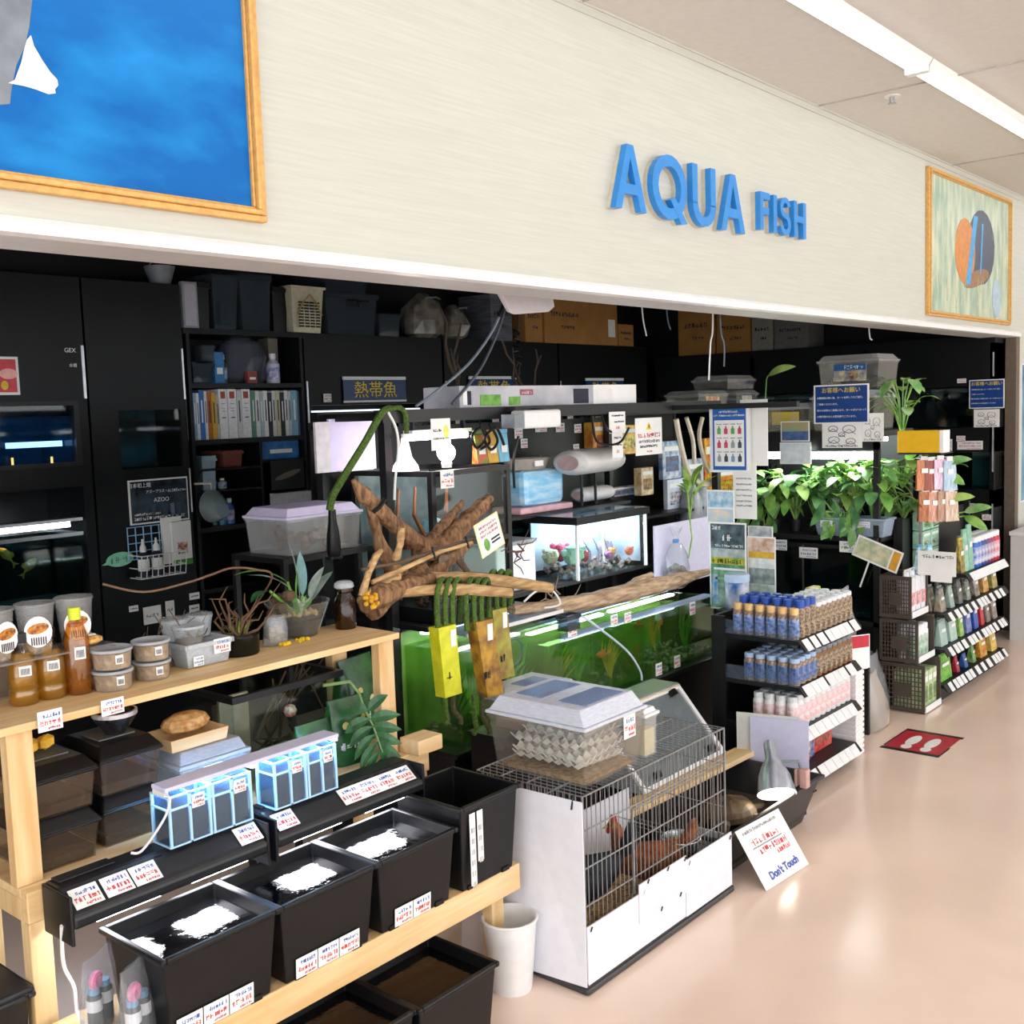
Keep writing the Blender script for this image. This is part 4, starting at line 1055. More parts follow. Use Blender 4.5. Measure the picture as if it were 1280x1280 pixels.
b.build('coral_rubble', mat('coral', 'b8a8a4', .6, scale=60, c2='8a6a64'), t)
for k, (x, y, rr, c) in enumerate(((.1, .1, .05, '9fc8b0'), (.22, .12, .03, 'c85a6a'), (.4, .1, .025, 'd89858'), (.33, .06, .022, 'b070a0'), (.06, .2, .04, 'd8d0b0'), (.16, .22, .045, 'c04a6a'), (.28, .2, .035, '8ab0b8'), (.46, .18, .04, 'c8b8d0'), (.5, .06, .022, 'd86a50'))):
    b = MB(); b.ball((x, y, .05+rr), rr, 9)
    for j in range(14):
        a = r.uniform(0, 2*PI); z = r.uniform(-.3, 1); b.ball((x+rr*math.cos(a)*.9, y+rr*.7*math.sin(a), .05+rr+rr*z*.8), rr*.35, 6)
    b.build('coral_clump', mat('coral'+c, c, .6, scale=40), t)
for k in range(3): MB().tube([(.2+.07*k, .08, .04), (.22+.07*k, .09, .1), (.18+.08*k, .1, .16)], [.007, .005, .002], 5).build('grey_branch', mat('ash_twig', '8a8c98', .6), t)
# bluish tub on back shelf
q = at(672, 640, Y=3.2)
t = thing('blue_tub', (q.x, 3.2, 1.176), label='pale blue water tub with painted-in glow on a pinkish tray', cat='tub')
part('tray', mat('pink_tray', 'e8b8c0', .4), t, (-.19, .2, -.06, .12, 0, .03), bev=.008)
MB().frus((-.15, .15, -.05, .1), .03, (-.155, .155, -.05, .1), .2).build('water_body', mat('blue_glow_tint', '7cc4ec', .2, scale=9, c2='c4e6f6', stretch=(1, 1, 4)), t, bev=.03)  # blue glow and white shine are put into the colour, nothing emits
t2 = thing('clear_dish', (q.x-.06, 3.21, 1.378), label='dull clear oval dish lid lying on the pale blue tub', cat='dish')
MB().lathe([(.12, 0), (.15, .05), (.145, .05), (.118, .004)], 20, sy=.5).build('dish', mat('dish_grey', '9a948c', .35), t2, smooth=True); MB().box(-.03, .03, -.078, -.072, .015, .04).build('dish_tag', CARD, t2)
# white oval hood lamp
def hood(px, py, Y, L_, r_, label, rz, z=None):
    q = at(px, py, Y=Y)
    t = thing('hood_lamp', (q.x, Y, z if z else q.z), label=label, cat='lamp', rz=rz)
    b = MB()
    prof = [(.6, 0), (.95, .06), (1, .12), (1, .9), (.95, .96), (.7, 1)]
    n = 18
    for k, x in prof: b.v += [(x*L_, r_*k*math.cos(2*PI*j/n), r_*.6*k*math.sin(2*PI*j/n)) for j in range(n)]
    for k in range(len(prof)-1):
        for j in range(n): b.f.append((k*n+j, (k+1)*n+j, (k+1)*n+(j+1) % n, k*n+(j+1) % n)); b.m.append(0)
    b.f.append(tuple(range(n))); b.f.append(tuple((len(prof)-1)*n+j for j in range(n))); b.m += [0, 0]
    b.build('hood', mat('hood_white', 'd8d8d6', .35, var=.05), t, smooth=True)
    b = MB(); b.v = [(-.002, r_*.6*math.cos(2*PI*j/n), r_*.36*math.sin(2*PI*j/n)) for j in range(n)]; b.f = [tuple(range(n))]; b.m = [0]
    b.build('end_plate', mat('hood_pink', 'b09a98', .4), t)
    return t
th = hood(710, 592, 3.05, .40, .1, 'large white oval hood lamp above the lit aquarium', .1, 1.40)
part('leg', BLKM, th, (.12, .13, .0, .01, -.21, -.03)); part('leg', BLKM, th, (.25, .26, .0, .01, -.21, -.03))
th = hood(722, 608, 3.16, .26, .06, 'smaller grey-white hood lamp under the oval one', .05, 1.23)
# long LED carton and clutter on the top beams
q0, q1 = at(575, 512, Y=2.93), at(795, 512, Y=2.93)
t = thing('light_carton', (q0.x, 2.93, 1.669), label='long pale carton of an LED light lying on the black beams', cat='carton')
w = q1.x-q0.x
MB().box(0, w, 0, .2, 0, .085).build('body', mat('carton_silver', 'c4c6cc', .4, scale=5, c2='9a9ca6'), t)
part('white_end', CARD, t, (w*.72, w+.001, -.002, .2, -.0, .087)); part('dark_label', INK, t, (w*.6, w*.69, -.002, 0, .005, .07)); part('plant_print', LGRN, t, (.12, w*.2, -.0015, 0, .005, .05)); part('plant_print', LGRN, t, (w*.24, w*.3, -.0015, 0, .005, .04)); part('red_logo', mat('logo_red', 'a0586a', .5), t, (w*.3, w*.37, -.0015, 0, .045, .07)); part('info_label', WHITEP, t, (w*.74, w*.84, -.003, -.002, .01, .07))
b = MB(); scrib(b, w*.31, w*.36, .05, .012, 0, y=-.002, w=.0015, seed=2); b.build('logo_marks', CARD, t)
for k, (x, c) in enumerate(((.02, CARD), (.045, INK))): part('side_label', c, t, (x, x+.022, -.0015, 0, .01, .065))
q = at(652, 530, Y=2.8)
t = thing('power_unit', (q.x, 2.78, 1.576), label='white power supply box hanging under the beam', cat='power supply')
part('body', WHITEP, t, (0, .24, 0, .08, 0, .075), bev=.012); part('end_plate', GREYP, t, (-.06, 0, .005, .075, .005, .06)); part('bracket', BLKM, t, (.02, .22, .07, .115, .07, .09))
for k, pts in enumerate(([(600, 530), (606, 548), (596, 560), (590, 545), (602, 535), (612, 552), (600, 562)], [(612, 530), (622, 550), (614, 562), (606, 548), (620, 535), (630, 556)], [(640, 520), (668, 512), (690, 514), (692, 525), (676, 530)], [(740, 520), (745, 550), (760, 556), (776, 552), (786, 535)], [(752, 518), (757, 534), (764, 540)], [(648, 545), (642, 575), (643, 610)])):
    cable('looped_wire', [at(*p, Y=2.84+.012*(i % 3)) for i, p in enumerate(pts)], .006, BLACK, ('black cord coiled beside the food pouches', 'second black cord coil over the pouches', 'black cord looping over the white power box', 'black cord hanging behind the white paper cards', 'short black cord at the carton end', 'black cord running down past the terrarium corner')[k], 'wire')
# papers hanging on the beam
def sheet(px0, px1, py0, py1, Y, label, kind, name='paper_notice'):
    q0, q1 = at(px0, py1, Y=Y), at(px1, py1, Y=Y); w, h = q1.x-q0.x, at(px0, py0, Y=Y).z-q0.z
    t = thing(name, tuple(q0), label=label, cat='notice')
    part('sheet', CARD, t, (0, w, 0, .002, 0, h))
    b = MB(); red = MB()
    if kind == 1:
        flat(t, 'warning_triangle', SIGNYEL, [(w*.4, h*.68), (w*.6, h*.68), (w*.5, h*.88)], y=-.0012); flat(t, 'warning_bar', INK, [(w*.485, h*.72), (w*.515, h*.72), (w*.51, h*.82), (w*.49, h*.82)], y=-.002)
        scrib(red, w*.08, w*.92, h*.47, h*.13, 0, w=.0035, seed=21)
        scrib(b, w*.12, w*.9, h*.33, h*.08, 0, w=.0025, seed=3); scrib(b, w*.15, w*.8, h*.2, h*.07, 0, w=.0025, seed=4); scrib(red, w*.4, w*.6, h*.07, h*.05, 0, w=.002, seed=5)
    else:
        scrib(b, w*.15, w*.85, h*.78, h*.08, 0, w=.002, seed=px0); scrib(b, w*.3, w*.9, h*.5, h*.06, 0, w=.0025, seed=px0+1); scrib(red, w*.4, w*.6, h*.2, h*.14, 0, w=.002, seed=px0+2)
    b.build('writing', INK, t); red.build('red_writing', REDINK, t)
    return t
sheet(762, 782, 515, 542, 2.885, 'upper white spec card clipped to the black beam', 0)
sheet(766, 779, 542, 573, 2.885, 'lower white spec card hanging under another card', 0)
sheet(795, 828, 523, 570, 2.885, 'white warning notice with yellow triangle on the beam', 1)
# back shelf clutter
def packbox(px0, px1, py0, py1, Y, label, c, name='goods_box', d=.06, c2=None, zb=None, cat='box'):
    q0, q1 = at(px0, py1, Y=Y), at(px1, py1, Y=Y); h = at(px0, py0, Y=Y).z-(zb or q0.z)
    t = thing(name, (q0.x, Y, zb or q0.z), label=label, cat=cat); w = q1.x-q0.x
    MB().box(0, w, 0, d, 0, h).build('carton', mat('pk'+c+(c2 or ''), c, .45, scale=22, c2=c2), t, bev=.003)
    part('title_print', CARD, t, (w*.1, w*.9, -.0015, 0, h*.74, h*.86)); part('picture_print', mat('pkp'+c, c2 or 'e0c040', .5, scale=40, c2='604020'), t, (w*.15, w*.85, -.0015, 0, h*.2, h*.6))
    return t
zsf = 1.176
packbox(742, 770, 528, 569, 3.3, 'yellow food carton hung behind the hood lamp', 'e8b848', c2='c06a28')
packbox(772, 798, 532, 569, 3.3, 'orange and yellow carton behind the warning notice', 'd89a3c', c2='f0e070')
packbox(748, 802, 612, 632, 3.3, 'small wooden-edged picture of a blue fish on shelf', 'c8b090', c2='4a78b0', name='small_picture', d=.02, zb=zsf)
packbox(803, 818, 585, 645, 3.2, 'tall cream carton with small print on the back shelf', 'e0d4b4', c2='a88a5a', d=.05, zb=zsf)
for o_ in ('goods_box', 'goods_box.001'):
    o = bpy.data.objects[o_]; o.location.y = 3.3
tsh = thing('hang_rail', (3.75, 3.355, 0), label='black hook rail on the island back board', cat='rail')
part('rail', BLKM, tsh, (0, .9, 0, .012, 1.4, 1.42)); 
for k in range(4): part('hook', STEEL, tsh, (.1+.22*k, .106+.22*k, -.06, 0, 1.425, 1.431))
# white board, bagged moss, plant
q0, q1 = at(820, 742, Y=2.895), at(890, 742, Y=2.895)
t = thing('white_board', (q0.x, 2.895, .746), label='plain white board standing behind the bagged moss', cat='board')
part('board', mat('board_white', 'dcdcf4', .5, var=.04), t, (0, q1.x-q0.x, 0, .01, 0, at(850, 652, Y=2.895).z-.746)); part('foot', WHITEP, t, (.02, .06, -.02, .03, 0, .01))
q = at(845, 740, Y=2.98)
t = thing('bagged_moss', (at(845, 740, Y=2.85).x, 2.845, .746), label='knotted clear bag of dark moss before white board', cat='bag')
FILM = clear('bag_film', 'f4f6fa', milk=.18, milk_c='e8eef6', rough=.15, gloss=1)
def bag_mesh(w, d, h, seed, knot=True):
    r = random.Random(seed); b = MB(); n = 14
    pr = [(.6, 0), (1, .06), (1.08, .3), (.95, .55), (.5, .72), (.14, .78), (.22, .86), (.5, 1.0)] if knot else [(.8, 0), (1, .05), (1, .5), (.95, .8), (.8, 1)]
    for k, z in pr: b.v += [(w/2*k*r.uniform(.9, 1.1)*math.cos(2*PI*j/n), d/2*k*r.uniform(.9, 1.1)*math.sin(2*PI*j/n), h*z*(1+(r.uniform(-.04, .04) if z > .8 else 0))) for j in range(n)]
    for k in range(len(pr)-1):
        for j in range(n): b.f.append((k*n+j, k*n+(j+1) % n, (k+1)*n+(j+1) % n, (k+1)*n+j)); b.m.append(0)
    b.f.append(tuple(reversed(range(n)))); b.m.append(0)
    return b
bag_mesh(.17, .1, .3, 4).build('film', FILM, t, smooth=True)
b = MB(); r = random.Random(3)
for k in range(40): b.ball((r.uniform(-.06, .06), r.uniform(-.03, .03), .02+r.random()*.09), r.uniform(.012, .022), 6)
b.build('moss', mat('dark_moss', '3a342c', .8, scale=60, c2='5a4a3c'), t)
MB().lathe([(.014, .225), (.018, .235), (.014, .245)], 8).build('tie', mat('tie_blue', '5a9ad8', .4), t)
def leafy(name, loc, label, n, h, lw, ll, seed, spread=1, m=None, cat='plant', stem_h=.1, droop=.15, rz=0, sx=1):
    """plant of arching single leaves rising from one base; each leaf is a part"""
    t = thing(name, loc, rz, label=label, cat=cat); r = random.Random(seed); m = m or LGRN
    for k in range(n):
        a = 2*PI*k/n+r.uniform(-.4, .4); e = r.uniform(.3, 1)*spread
        s = stem_h*r.uniform(.5, 1)
        p0 = Vector((sx*.3*s*math.cos(a)*e, .3*s*math.sin(a)*e, s)); p1 = p0+Vector((sx*ll*math.cos(a)*e, ll*math.sin(a)*e, h*r.uniform(.2, 1)-.3*ll*e))
        o = MB().leaf(p0, p1, lw*r.uniform(.8, 1.15), droop, m=0).build('leaf', m, t, smooth=True)
        MB().tube([(0, 0, 0), p0*.5+Vector((0, 0, s*.1)), p0], [.004, .003, .0025], 5).build('stem', m, o)
    return t
q = at(850, 700, Y=3.0)
t = leafy('air_plant', (at(862, 640, Y=2.84).x, 2.84, 1.08), 'bright green leaf cutting rising on thin stems above the moss bag', 9, .16, .022, .16, 5, m=mat('fresh_green', '6aa83c', .45, scale=30, c2='a8cc6a'), stem_h=.17, droop=.12)
MB().tube([(0, 0, 0), (.0, -.01, -.1), (-.02, .0, -.2)], .004, 5).build('root_stem', MATS['fresh_green'], t)
# clutter of hanging packs at the island end
for k, (px0, px1, py0, py1, c, c2, lab) in enumerate(((829, 852, 552, 600, 'd8dce4', '4a7ab0', 'white hanging pack with blue print at island end'), (835, 856, 600, 640, 'c8d4e8', 'e0e4f0', 'pale blue hanging pack below the white one'), (856, 880, 575, 622, 'e0e4ea', '8a9ab0', 'white hanging pack behind the loose hoses'), (882, 897, 548, 625, 'c83a2a', 'e8b030', 'tall red carton at island end behind posters'), (897, 930, 586, 624, 'd87a28', 'f0c040', 'orange and red carton behind the blue poster'))):
    packbox(px0, px1, py0, py1, 3.3, lab, c, 'hanging_pack' if k < 3 else 'food_carton', d=.03, c2=c2, cat='pack' if k < 3 else 'carton')
tr = thing('end_shelf', (4.66, 3.2, 0), label='black shelf tower behind the blue bordered poster', cat='shelf')
for z in (.3, .8, at(900, 625, Y=3.3).z-.005, 1.62): part('shelf', BLKM, tr, (0, .95, .0, .3, z-.015, z))
for x in (0, .93): part('post', BLKM, tr, (x, x+.02, .28, .3, 0, 1.62))
part('back_board', BLACK, tr, (.02, .93, .285, .295, 0, 1.6))
for k, pts in enumerate(([(845, 524), (852, 560), (862, 592), (880, 606), (896, 598)], [(858, 522), (866, 550), (868, 580)], [(878, 522), (874, 545), (880, 575), (886, 590)])):
    cable('loose_hose', [at(*p, Y=2.96+.01*k) for p in pts], .012 if k else .015, mat('hose_cream', 'd8d0bc', .4), ('thick cream hose looping below the black beam', 'short cream hose hanging from the beam', 'cream hose hanging beside the blue poster')[k], 'hose')

# price labels on the island back board and grey sacks at its end
for k, (px, py, w_) in enumerate(((648, 548, .06), (676, 540, .09), (700, 540, .07), (722, 541, .06), (655, 560, .05), (720, 566, .05))):
    q = at(px, py, Y=3.358)
    t = thing('shelf_label', (q.x, 3.356, q.z), label=('small white label behind the power box', 'wide pinkish price label on the back board', 'white price label beside the wide one', 'white label near the yellow carton', 'lower white label behind the cord', 'lone label above the hood lamp')[k], cat='label')
    price_card(t, 0, 0, 0, w_, .045, seed=400+k)
for k, (px, lab) in enumerate(((868, 'grey tied sack leaning at the island end'), (880, 'grey tied sack leaning at the island end'))):
    q = at(px, 650, Y=3.22)
    t = thing('grey_sack', (q.x, 3.25, .801), label=lab, cat='sack', group='grey sacks at the island end')
    b = MB(); b.tube([(0, 0, 0), (0, 0, .06), (.01, 0, .2), (.02, 0, .32), (.02, .0, .4)], [.05, .07, .075, .06, .02], 12); b.build('sack', mat('sack_grey', 'a8acb4', .5, scale=12, c2='7a7e88', bump=.4), t, smooth=True); MB().lathe([(.022, .37), (.026, .38), (.022, .39)], 8, c=(.02, 0)).build('tie', CARD, t)
# white twig corals standing beside the lit aquarium
t = thing('white_box', (3.36, 2.97, .879), label='white plastic box beside the terrarium', cat='box')
MB().box(0, .26, 0, .2, 0, .2).build('body', mat('milk_box', 'eef4fa', .4, var=.03), t, bev=.01); MB().box(-.006, .266, -.006, .206, .2, .216).build('lid', FROST, t, bev=.004)

# ================================================================ wooden stepped rack
PINE = mat('pine_wood', 'ecd0a0', .55, scale=5, c2='dcb47c', stretch=(.6, 6, 6), bump=.05)
PINEV = mat('pine_upright', 'e8ca98', .55, scale=5, c2='d4aa72', stretch=(6, 6, .6))
t = thing('wooden_rack', (1.0, 1.97, 0), label='stepped pine rack holding black tubs, bottles and plant pots', cat='rack')
# local x from 0 (X=1.0) ; y from 0 (Y=1.97)
part('tub_plank', PINE, t, (-.02, 1.26, 0, .27, .325, .36), bev=.003)
part('front_beam', PINE, t, (-.02, 1.26, -.02, .018, .285, .362), bev=.003)
part('step_beam', PINE, t, (0, 1.22, .29, .32, .585, .655), bev=.003)
part('step_board', PINE, t, (0, 1.22, .32, .6, .635, .655), bev=.002)
part('side_beam', PINEV, t, (0, .035, .32, .6, .585, .635))
part('top_board', PINE, t, (-.03, 1.13, .3, .57, 1.002, 1.02), bev=.002)
part('top_rail', PINE, t, (.08, 1.07, .52, .54, .95, 1.002))
for x, y in ((0, .33), (0, .54), (1.075, .33), (1.075, .54)):
    part('upper_post', PINEV, t, (x, x+.058, y, y+.035, .655, 1.002), bev=.003)
for x in (0, 1.16):
    part('lower_leg', PINEV, t, (x, x+.05, .29, .33, 0, .585), bev=.003)
    part('front_leg', PINEV, t, (x+.02, x+.07, .02, .06, 0, .325), bev=.003)
    part('back_leg', PINEV, t, (x, x+.05, .54, .58, 0, .585))
part('foot_block', PINE, t, (1.14, 1.24, .25, .33, .655, .70), bev=.003)

def tub(name, loc, w, d, h, label, water=None, rz=0, group=None, m=BLACK):
    """black mortar tub, base front at -Y; origin base centre"""
    t = thing(name, loc, rz, label, 'tub', group)
    k = .88
    MB().tray((-w/2*k, w/2*k, -d/2*k, d/2*k), 0, (-w/2, w/2, -d/2, d/2), h, .006, lip=.008).build('body', m, t, bev=.004)
    if water: part('water', water, t, (-w/2*.93, w/2*.93, -d/2*.92, d/2*.92, h*.84, h*.86))
    for x in (-w*.3, w*.3): part('foot', m, t, (x-.015, x+.015, -d/2*k-.004, -d/2*k+.01, 0, .012))
    return t
WBLACK = mat('black_water', '05070a', .03, spec=.8, coat=.6, var=0, scale=26, bump=.5)
P = []
for k, (x0, x1) in enumerate(((1.12, 1.405), (1.415, 1.70), (1.712, 1.985))):
    o = tub('black_tub', ((x0+x1)/2, 2.055, .362), x1-x0, .235, .195, ('square black water tub at the bagged toy end of the pine plank', 'middle square black water tub on the pine plank', 'square black water tub next to the empty deep tub')[k], WBLACK)
    P.append(o)
TAGS = (((-.085, .0), (-.02, 1), (.045, 2)), ((-.07, 0), (-.005, 1), (.06, 2)), ((-.05, 0), (.015, 1)))
for o, tg in zip(P, TAGS):
    for x, s_ in tg: price_card(o, x, -.1085, .004, .062, .048, rx=.06, seed=int(x*1000)+100)
o = tub('deep_tub', (2.125, 2.06, .362), .235, .25, .24, 'empty deep black tub with two barcode strips at plank end', None)
for x, l in ((-.075, .2), (-.045, .14)):
    b = MB().box(x-.011, x+.011, -.128, -.1265, .215-l, .215)
    s = b.build('barcode_strip', CARD, o); b = MB()
    for j in range(int(l/.03)): b.box(x-.007, x+.007, -.1292, -.1284, .205-l+.006+.03*j, .205-l+.02+.03*j)
    b.build('barcode', mat('barcode_grey', '8a8e94', .6, scale=300, c2='e8e8e8', stretch=(1, 1, .05)), s)
# reflections come from real lamps inside the hoods
for k, (x0, x1, y) in enumerate(((1.72, 2.0, 1.945), (1.42, 1.71, 1.955))):
    o = tub('floor_tub', ((x0+x1)/2, y, .012), x1-x0, .25, .205, ('black water tub on the floor beside the white bucket', 'black floor tub with blue float under the rack')[k], WBLACK)
pl = part('floor_board', PINE, None, (1.0, 2.0, 1.84, 2.08, 0, .011)); tag(pl, 'thin pine board under the floor tubs', 'board')
q = at(345, 1271, Z=.19)
t = thing('blue_float', (1.47, 1.9, .176), label='small blue ring float in the floor tub', cat='float')
MB().tube([(.018*math.cos(a), .018*math.sin(a), .01) for a in (2*PI*k/14 for k in range(15))], .008, 8).build('ring', mat('float_blue', '5ab0e8', .4), t); MB().lathe([(.008, 0), (.008, .02)], 8).build('stem', WHITEP, t)

# hood consoles over the tub backs
def console(x0, x1, label, cards):
    t = thing('filter_hood', (x0, 2.13, .595), label=label, cat='hood')
    w = x1-x0; HB = mat('hood_black', '121418', .4, var=.15)
    MB().prism([(0, 0), (0, .027), (.012, .039), (.06, .074), (.068, .077), (.125, .077), (.125, 0)], .006, w-.006, ax='X').build('shell', HB, t, bev=.007)
    for x in (0, w-.008): part('end_cheek', HB, t, (x, x+.008, .002, .125, -.034, .074), bev=.003)
    part('raised_panel', HB, t, (.02, .15, .085, .122, .077, .081), bev=.002)
    for k in range(7):
        x = w*.45+.035*k; MB().box(x, x+.02, -.001, .0012, -.001, .001).build('vent_slot', mat('slot_black', '020203', .9), t, (0, .054, .0705), rot=(.65, 0, 0))
    for x, s_ in cards: price_card(t, x, .008, .0395, .064, .05, rx=-(PI/2-.65), seed=s_)
    part('light_bar', glow('hood_led', 'f4f4ff', 14), t, (w*.12, w*.42, .012, .118, -.004, -.001)); part('light_bar', MATS['hood_led'], t, (w*.58, w*.88, .012, .118, -.004, -.001))
    return t
console(1.03, 1.54, 'black sloping hood with three price cards, on the tub backs', ((.05, 1), (.122, 2), (.19, 3), (.465, 4)))
console(1.557, 2.075, 'black sloping hood with a row of price cards beside deep tub', ((.05, 6), (.265, 7), (.33, 8), (.394, 9), (.458, 10)))
# acrylic betta tanks
ACRY = clear('acrylic', 'eaf6ff', milk=.05, milk_c='9fd0ff', gloss=1)
ACE = mat('acrylic_edge', 'b4e0ff', .2, var=.03)  # bright pale blue stands in for LED light caught in the edges
DWAT = clear('tea_water', '8a8078', milk=.3, milk_c='2c2826')
def betta(x0, w, label, seed):
    d, h, e = .075, .121, .003
    t = thing('acrylic_tank', (x0, 2.175, .6735), label=label, cat='small tank')
    for a in ((0, w, 0, e), (0, w, d-e, d), (0, e, e, d-e), (w-e, w, e, d-e), (w/2-e/2, w/2+e/2, e, d-e)):
        part('acrylic_pane', ACRY, t, (a[0], a[1], a[2], a[3], 0, h))
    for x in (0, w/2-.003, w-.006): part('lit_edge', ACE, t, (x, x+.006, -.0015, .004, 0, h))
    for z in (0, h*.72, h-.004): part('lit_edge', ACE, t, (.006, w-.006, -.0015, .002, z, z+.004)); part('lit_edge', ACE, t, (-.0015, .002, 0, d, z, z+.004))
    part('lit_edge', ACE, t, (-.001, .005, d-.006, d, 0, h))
    for x in (e+.004, w/2+e): part('water', DWAT, t, (x, x+w/2-.012, .006, d-.006, .004, h*.7))
    price_card(t, w*.68, -.004, h*.66, w*.3, h*.26, seed=seed)
    return t
betta(1.297, 0.112, 'clear acrylic tank under LED bar, first of its pair', 11)
betta(1.413, 0.112, 'clear acrylic tank with a price card, second of its pair', 12)
betta(1.593, 0.102, 'clear acrylic tank beside a fan-tailed fish tank', 13)
bt = betta(1.698, 0.097, 'clear acrylic tank with a spread blue fish fin', 14)
t = thing('betta_fish', (1.75, 2.2, .70), label='dark blue fish with spread fan tail in acrylic tank', cat='fish')
b = MB()
for k in range(6):
    a = .25+k*.28; b.prism([(0, 0), (.055*math.cos(a), .055*math.sin(a)), (.055*math.cos(a+.2), .055*math.sin(a+.2))], -.0006, .0006)
b.build('fan_tail', mat('betta_blue', '2f7fa8', .4), t); MB().ball((-.008, 0, .004), .009, 8, sz=.6).build('body', INK, t)
q = 0
t = thing('led_bar', (1.292, 2.18, .8015), label='slim lavender LED light bar on the acrylic tanks', cat='light bar')
part('housing', mat('bar_lavender', 'cfd2f4', .35, var=.04), t, (0, .515, -.005, .055, .006, .016), bev=.002)
part('led_strip', glow('blue_led', 'b0d6ff', 34), t, (.01, .505, .005, .045, .003, .0055))
for x in (0, .243, .505): part('foot', WHITEP, t, (x, x+.01, .0, .05, -.005, .006))
cable('white_lead', [(1.295, 2.178, .805), (1.287, 2.15, .795), (1.275, 2.165, .75), (1.24, 2.2, .685), (1.22, 2.215, .682)], .003, WHITEP, 'thin white lead hanging from the LED bar end', 'lead')
cable('hood_lead', [(1.028, 2.17, .60), (1.04, 2.2, .5), (1.05, 2.18, .45), (1.04, 2.15, .40), (1.06, 2.12, .37), (1.10, 2.1, .365)], .004, CARD, 'white lead dangling from the black hood end', 'lead')

# boxes on the middle step
def insect_case(loc, w, d, h, label, win=True):
    t = thing('insect_case', loc, label=label, cat='case', group='black-lidded insect cases on the rack')
    MB().tray((-w*.46, w*.46, -d*.45, d*.45), 0, (-w/2, w/2, -d/2, d/2), h*.72, .003).build('body', clear('brown_clear', 'f0ebe4', milk=.06, milk_c='b8a088'), t)
    b = MB().frus((-w*.54, w*.54, -d*.55, d*.55), h*.7, (-w*.54, w*.54, -d*.55, d*.55), h*.76).frus((-w*.54, w*.54, -d*.55, d*.55), h*.76, (-w*.42, w*.42, -d*.4, d*.4), h)
    l = b.build('lid', BLACK, t, bev=.004)
    if win: MB().box(-w*.3, w*.3, -d*.22, d*.22, h, h+.003).build('lid_window', clear('window_grey', 'c8c8c4', milk=.5, milk_c='9a9a94'), l)
    MB().frus((-w*.45, w*.45, -d*.43, d*.43), .004, (-w*.46, w*.46, -d*.44, d*.44), h*.22).build('soil', mat('dark_soil', '2a241e', .9, scale=80, c2='4a4034'), t)
    return t
zB = .656
for k, (x, y, z, lab) in enumerate(((1.125, 2.42, zB, 'lower insect case by the pine post, black lid'), (1.125, 2.42, zB+.122, 'upper insect case with clear lid window by pine post'), (1.305, 2.44, zB, 'lower insect case beneath the one with dark bowl'), (1.305, 2.44, zB+.122, 'upper insect case carrying the dark bowl'))):
    insect_case((x, y, z), .155, .2, .12, lab)
t = thing('dark_bowl', (1.315, 2.42, zB+.2455), label='dark bowl with pale rim standing on an insect case', cat='bowl')
MB().lathe([(.022, 0), (.026, .004), (.05, .04), (.052, .055), (.047, .055), (.045, .042), (.02, .008)], 22).build('bowl', mat('glaze_dark', '16161a', .25, scale=50, c2='2c2c30'), t, smooth=True)
MB().lathe([(.0535, .046), (.0535, .056), (.048, .057)], 22, cap=False).build('rim_band', mat('rim_silver', 'c8c8cc', .3, .4), t)
t = clear_box('lidded_tub', (1.545, 2.45, zB), .2, .19, .165, 'clear tub of dark soil with frosted lid and price card', body=PLAST, lid=FROST, lid_h=.035)
MB().frus((-.09, .09, -.085, .085), .004, (-.093, .093, -.087, .087), .05).build('soil', MATS['dark_soil'], t)
price_card(t, -.01, -.099, .075, .055, .045, seed=31); price_card(t, .075, -.0985, .09, .035, .022, seed=33, red=False)
t = thing('black_rim_tank', (1.63, 2.46, .655), label='open black-rimmed glass tank in the rack middle', cat='tank')
t.location = (1.85, 2.53, .656)
glass_tank(t, -.19, .19, -.1, .16, 0, .245, rim=BLACK)
b = MB(); r = random.Random(2)
for k in range(8): b.tube([(r.uniform(-.1, .2), r.uniform(-.05, .1), .01), (r.uniform(-.1, .2), r.uniform(-.05, .1), .1), (r.uniform(-.1, .25), r.uniform(-.05, .1), .26)], [.006, .005, .003], 5)
b.build('dry_twigs', mat('twig_brown', '5a4632', .8), t); part('card_back', mat('beige_card', 'b8a890', .7), t, (-.1, .0, .1, .11, .01, .2))
bq = MB().ball((0.05, -.03, .15), .02, 8).build('red_white_float', mat('redwhite', 'd86a58', .4, scale=60, c2='f0e8e0'), t)
# green soil bags
def soil_bag(loc, w, d, h, label, rz=0):
    t = thing('soil_bag', loc, rz, label, 'bag', 'dark green soil bags under the pine shelf')
    b = MB(); n = 14; r = random.Random(int(loc[0]*1000))
    pr = [(.86, 0, 1), (1, .08, 1), (1.02, .5, 1), (.98, .8, .7), (.96, .93, .25), (1.0, 1, .12)]
    for k, z, y in pr: b.v += [(w/2*k*math.copysign(abs(math.cos(2*PI*j/n))**.5, math.cos(2*PI*j/n))*r.uniform(.97, 1.03), d/2*y*math.copysign(abs(math.sin(2*PI*j/n))**.7, math.sin(2*PI*j/n)), h*z) for j in range(n)]
    for k in range(len(pr)-1):
        for j in range(n): b.f.append((k*n+j, k*n+(j+1) % n, (k+1)*n+(j+1) % n, (k+1)*n+j)); b.m.append(0)
    b.f.append(tuple(reversed(range(n)))); b.f.append(tuple((len(pr)-1)*n+j for j in range(n))); b.m += [0, 0]
    b.build('sack', mat('bag_green', '0f3a26', .3, scale=18, c2='2f6a34'), t, smooth=True)
    for k, (x, z, rr, c) in enumerate(((-.2, .62, .09, 'd8c878'), (.15, .5, .07, 'e0d4a0'), (.28, .7, .06, 'c8a850'))): MB().ball((x*w, -d*.5, z*h), rr*w, 8, sy=.15).build('print_spot', mat('bagspot'+c, c, .5), t)
    b = MB(); scrib(b, -w*.35, w*.1, h*.25, h*.12, 0, y=-d*.53, w=.003, seed=int(loc[0]*99)); b.build('lettering', CARD, t)
    return t
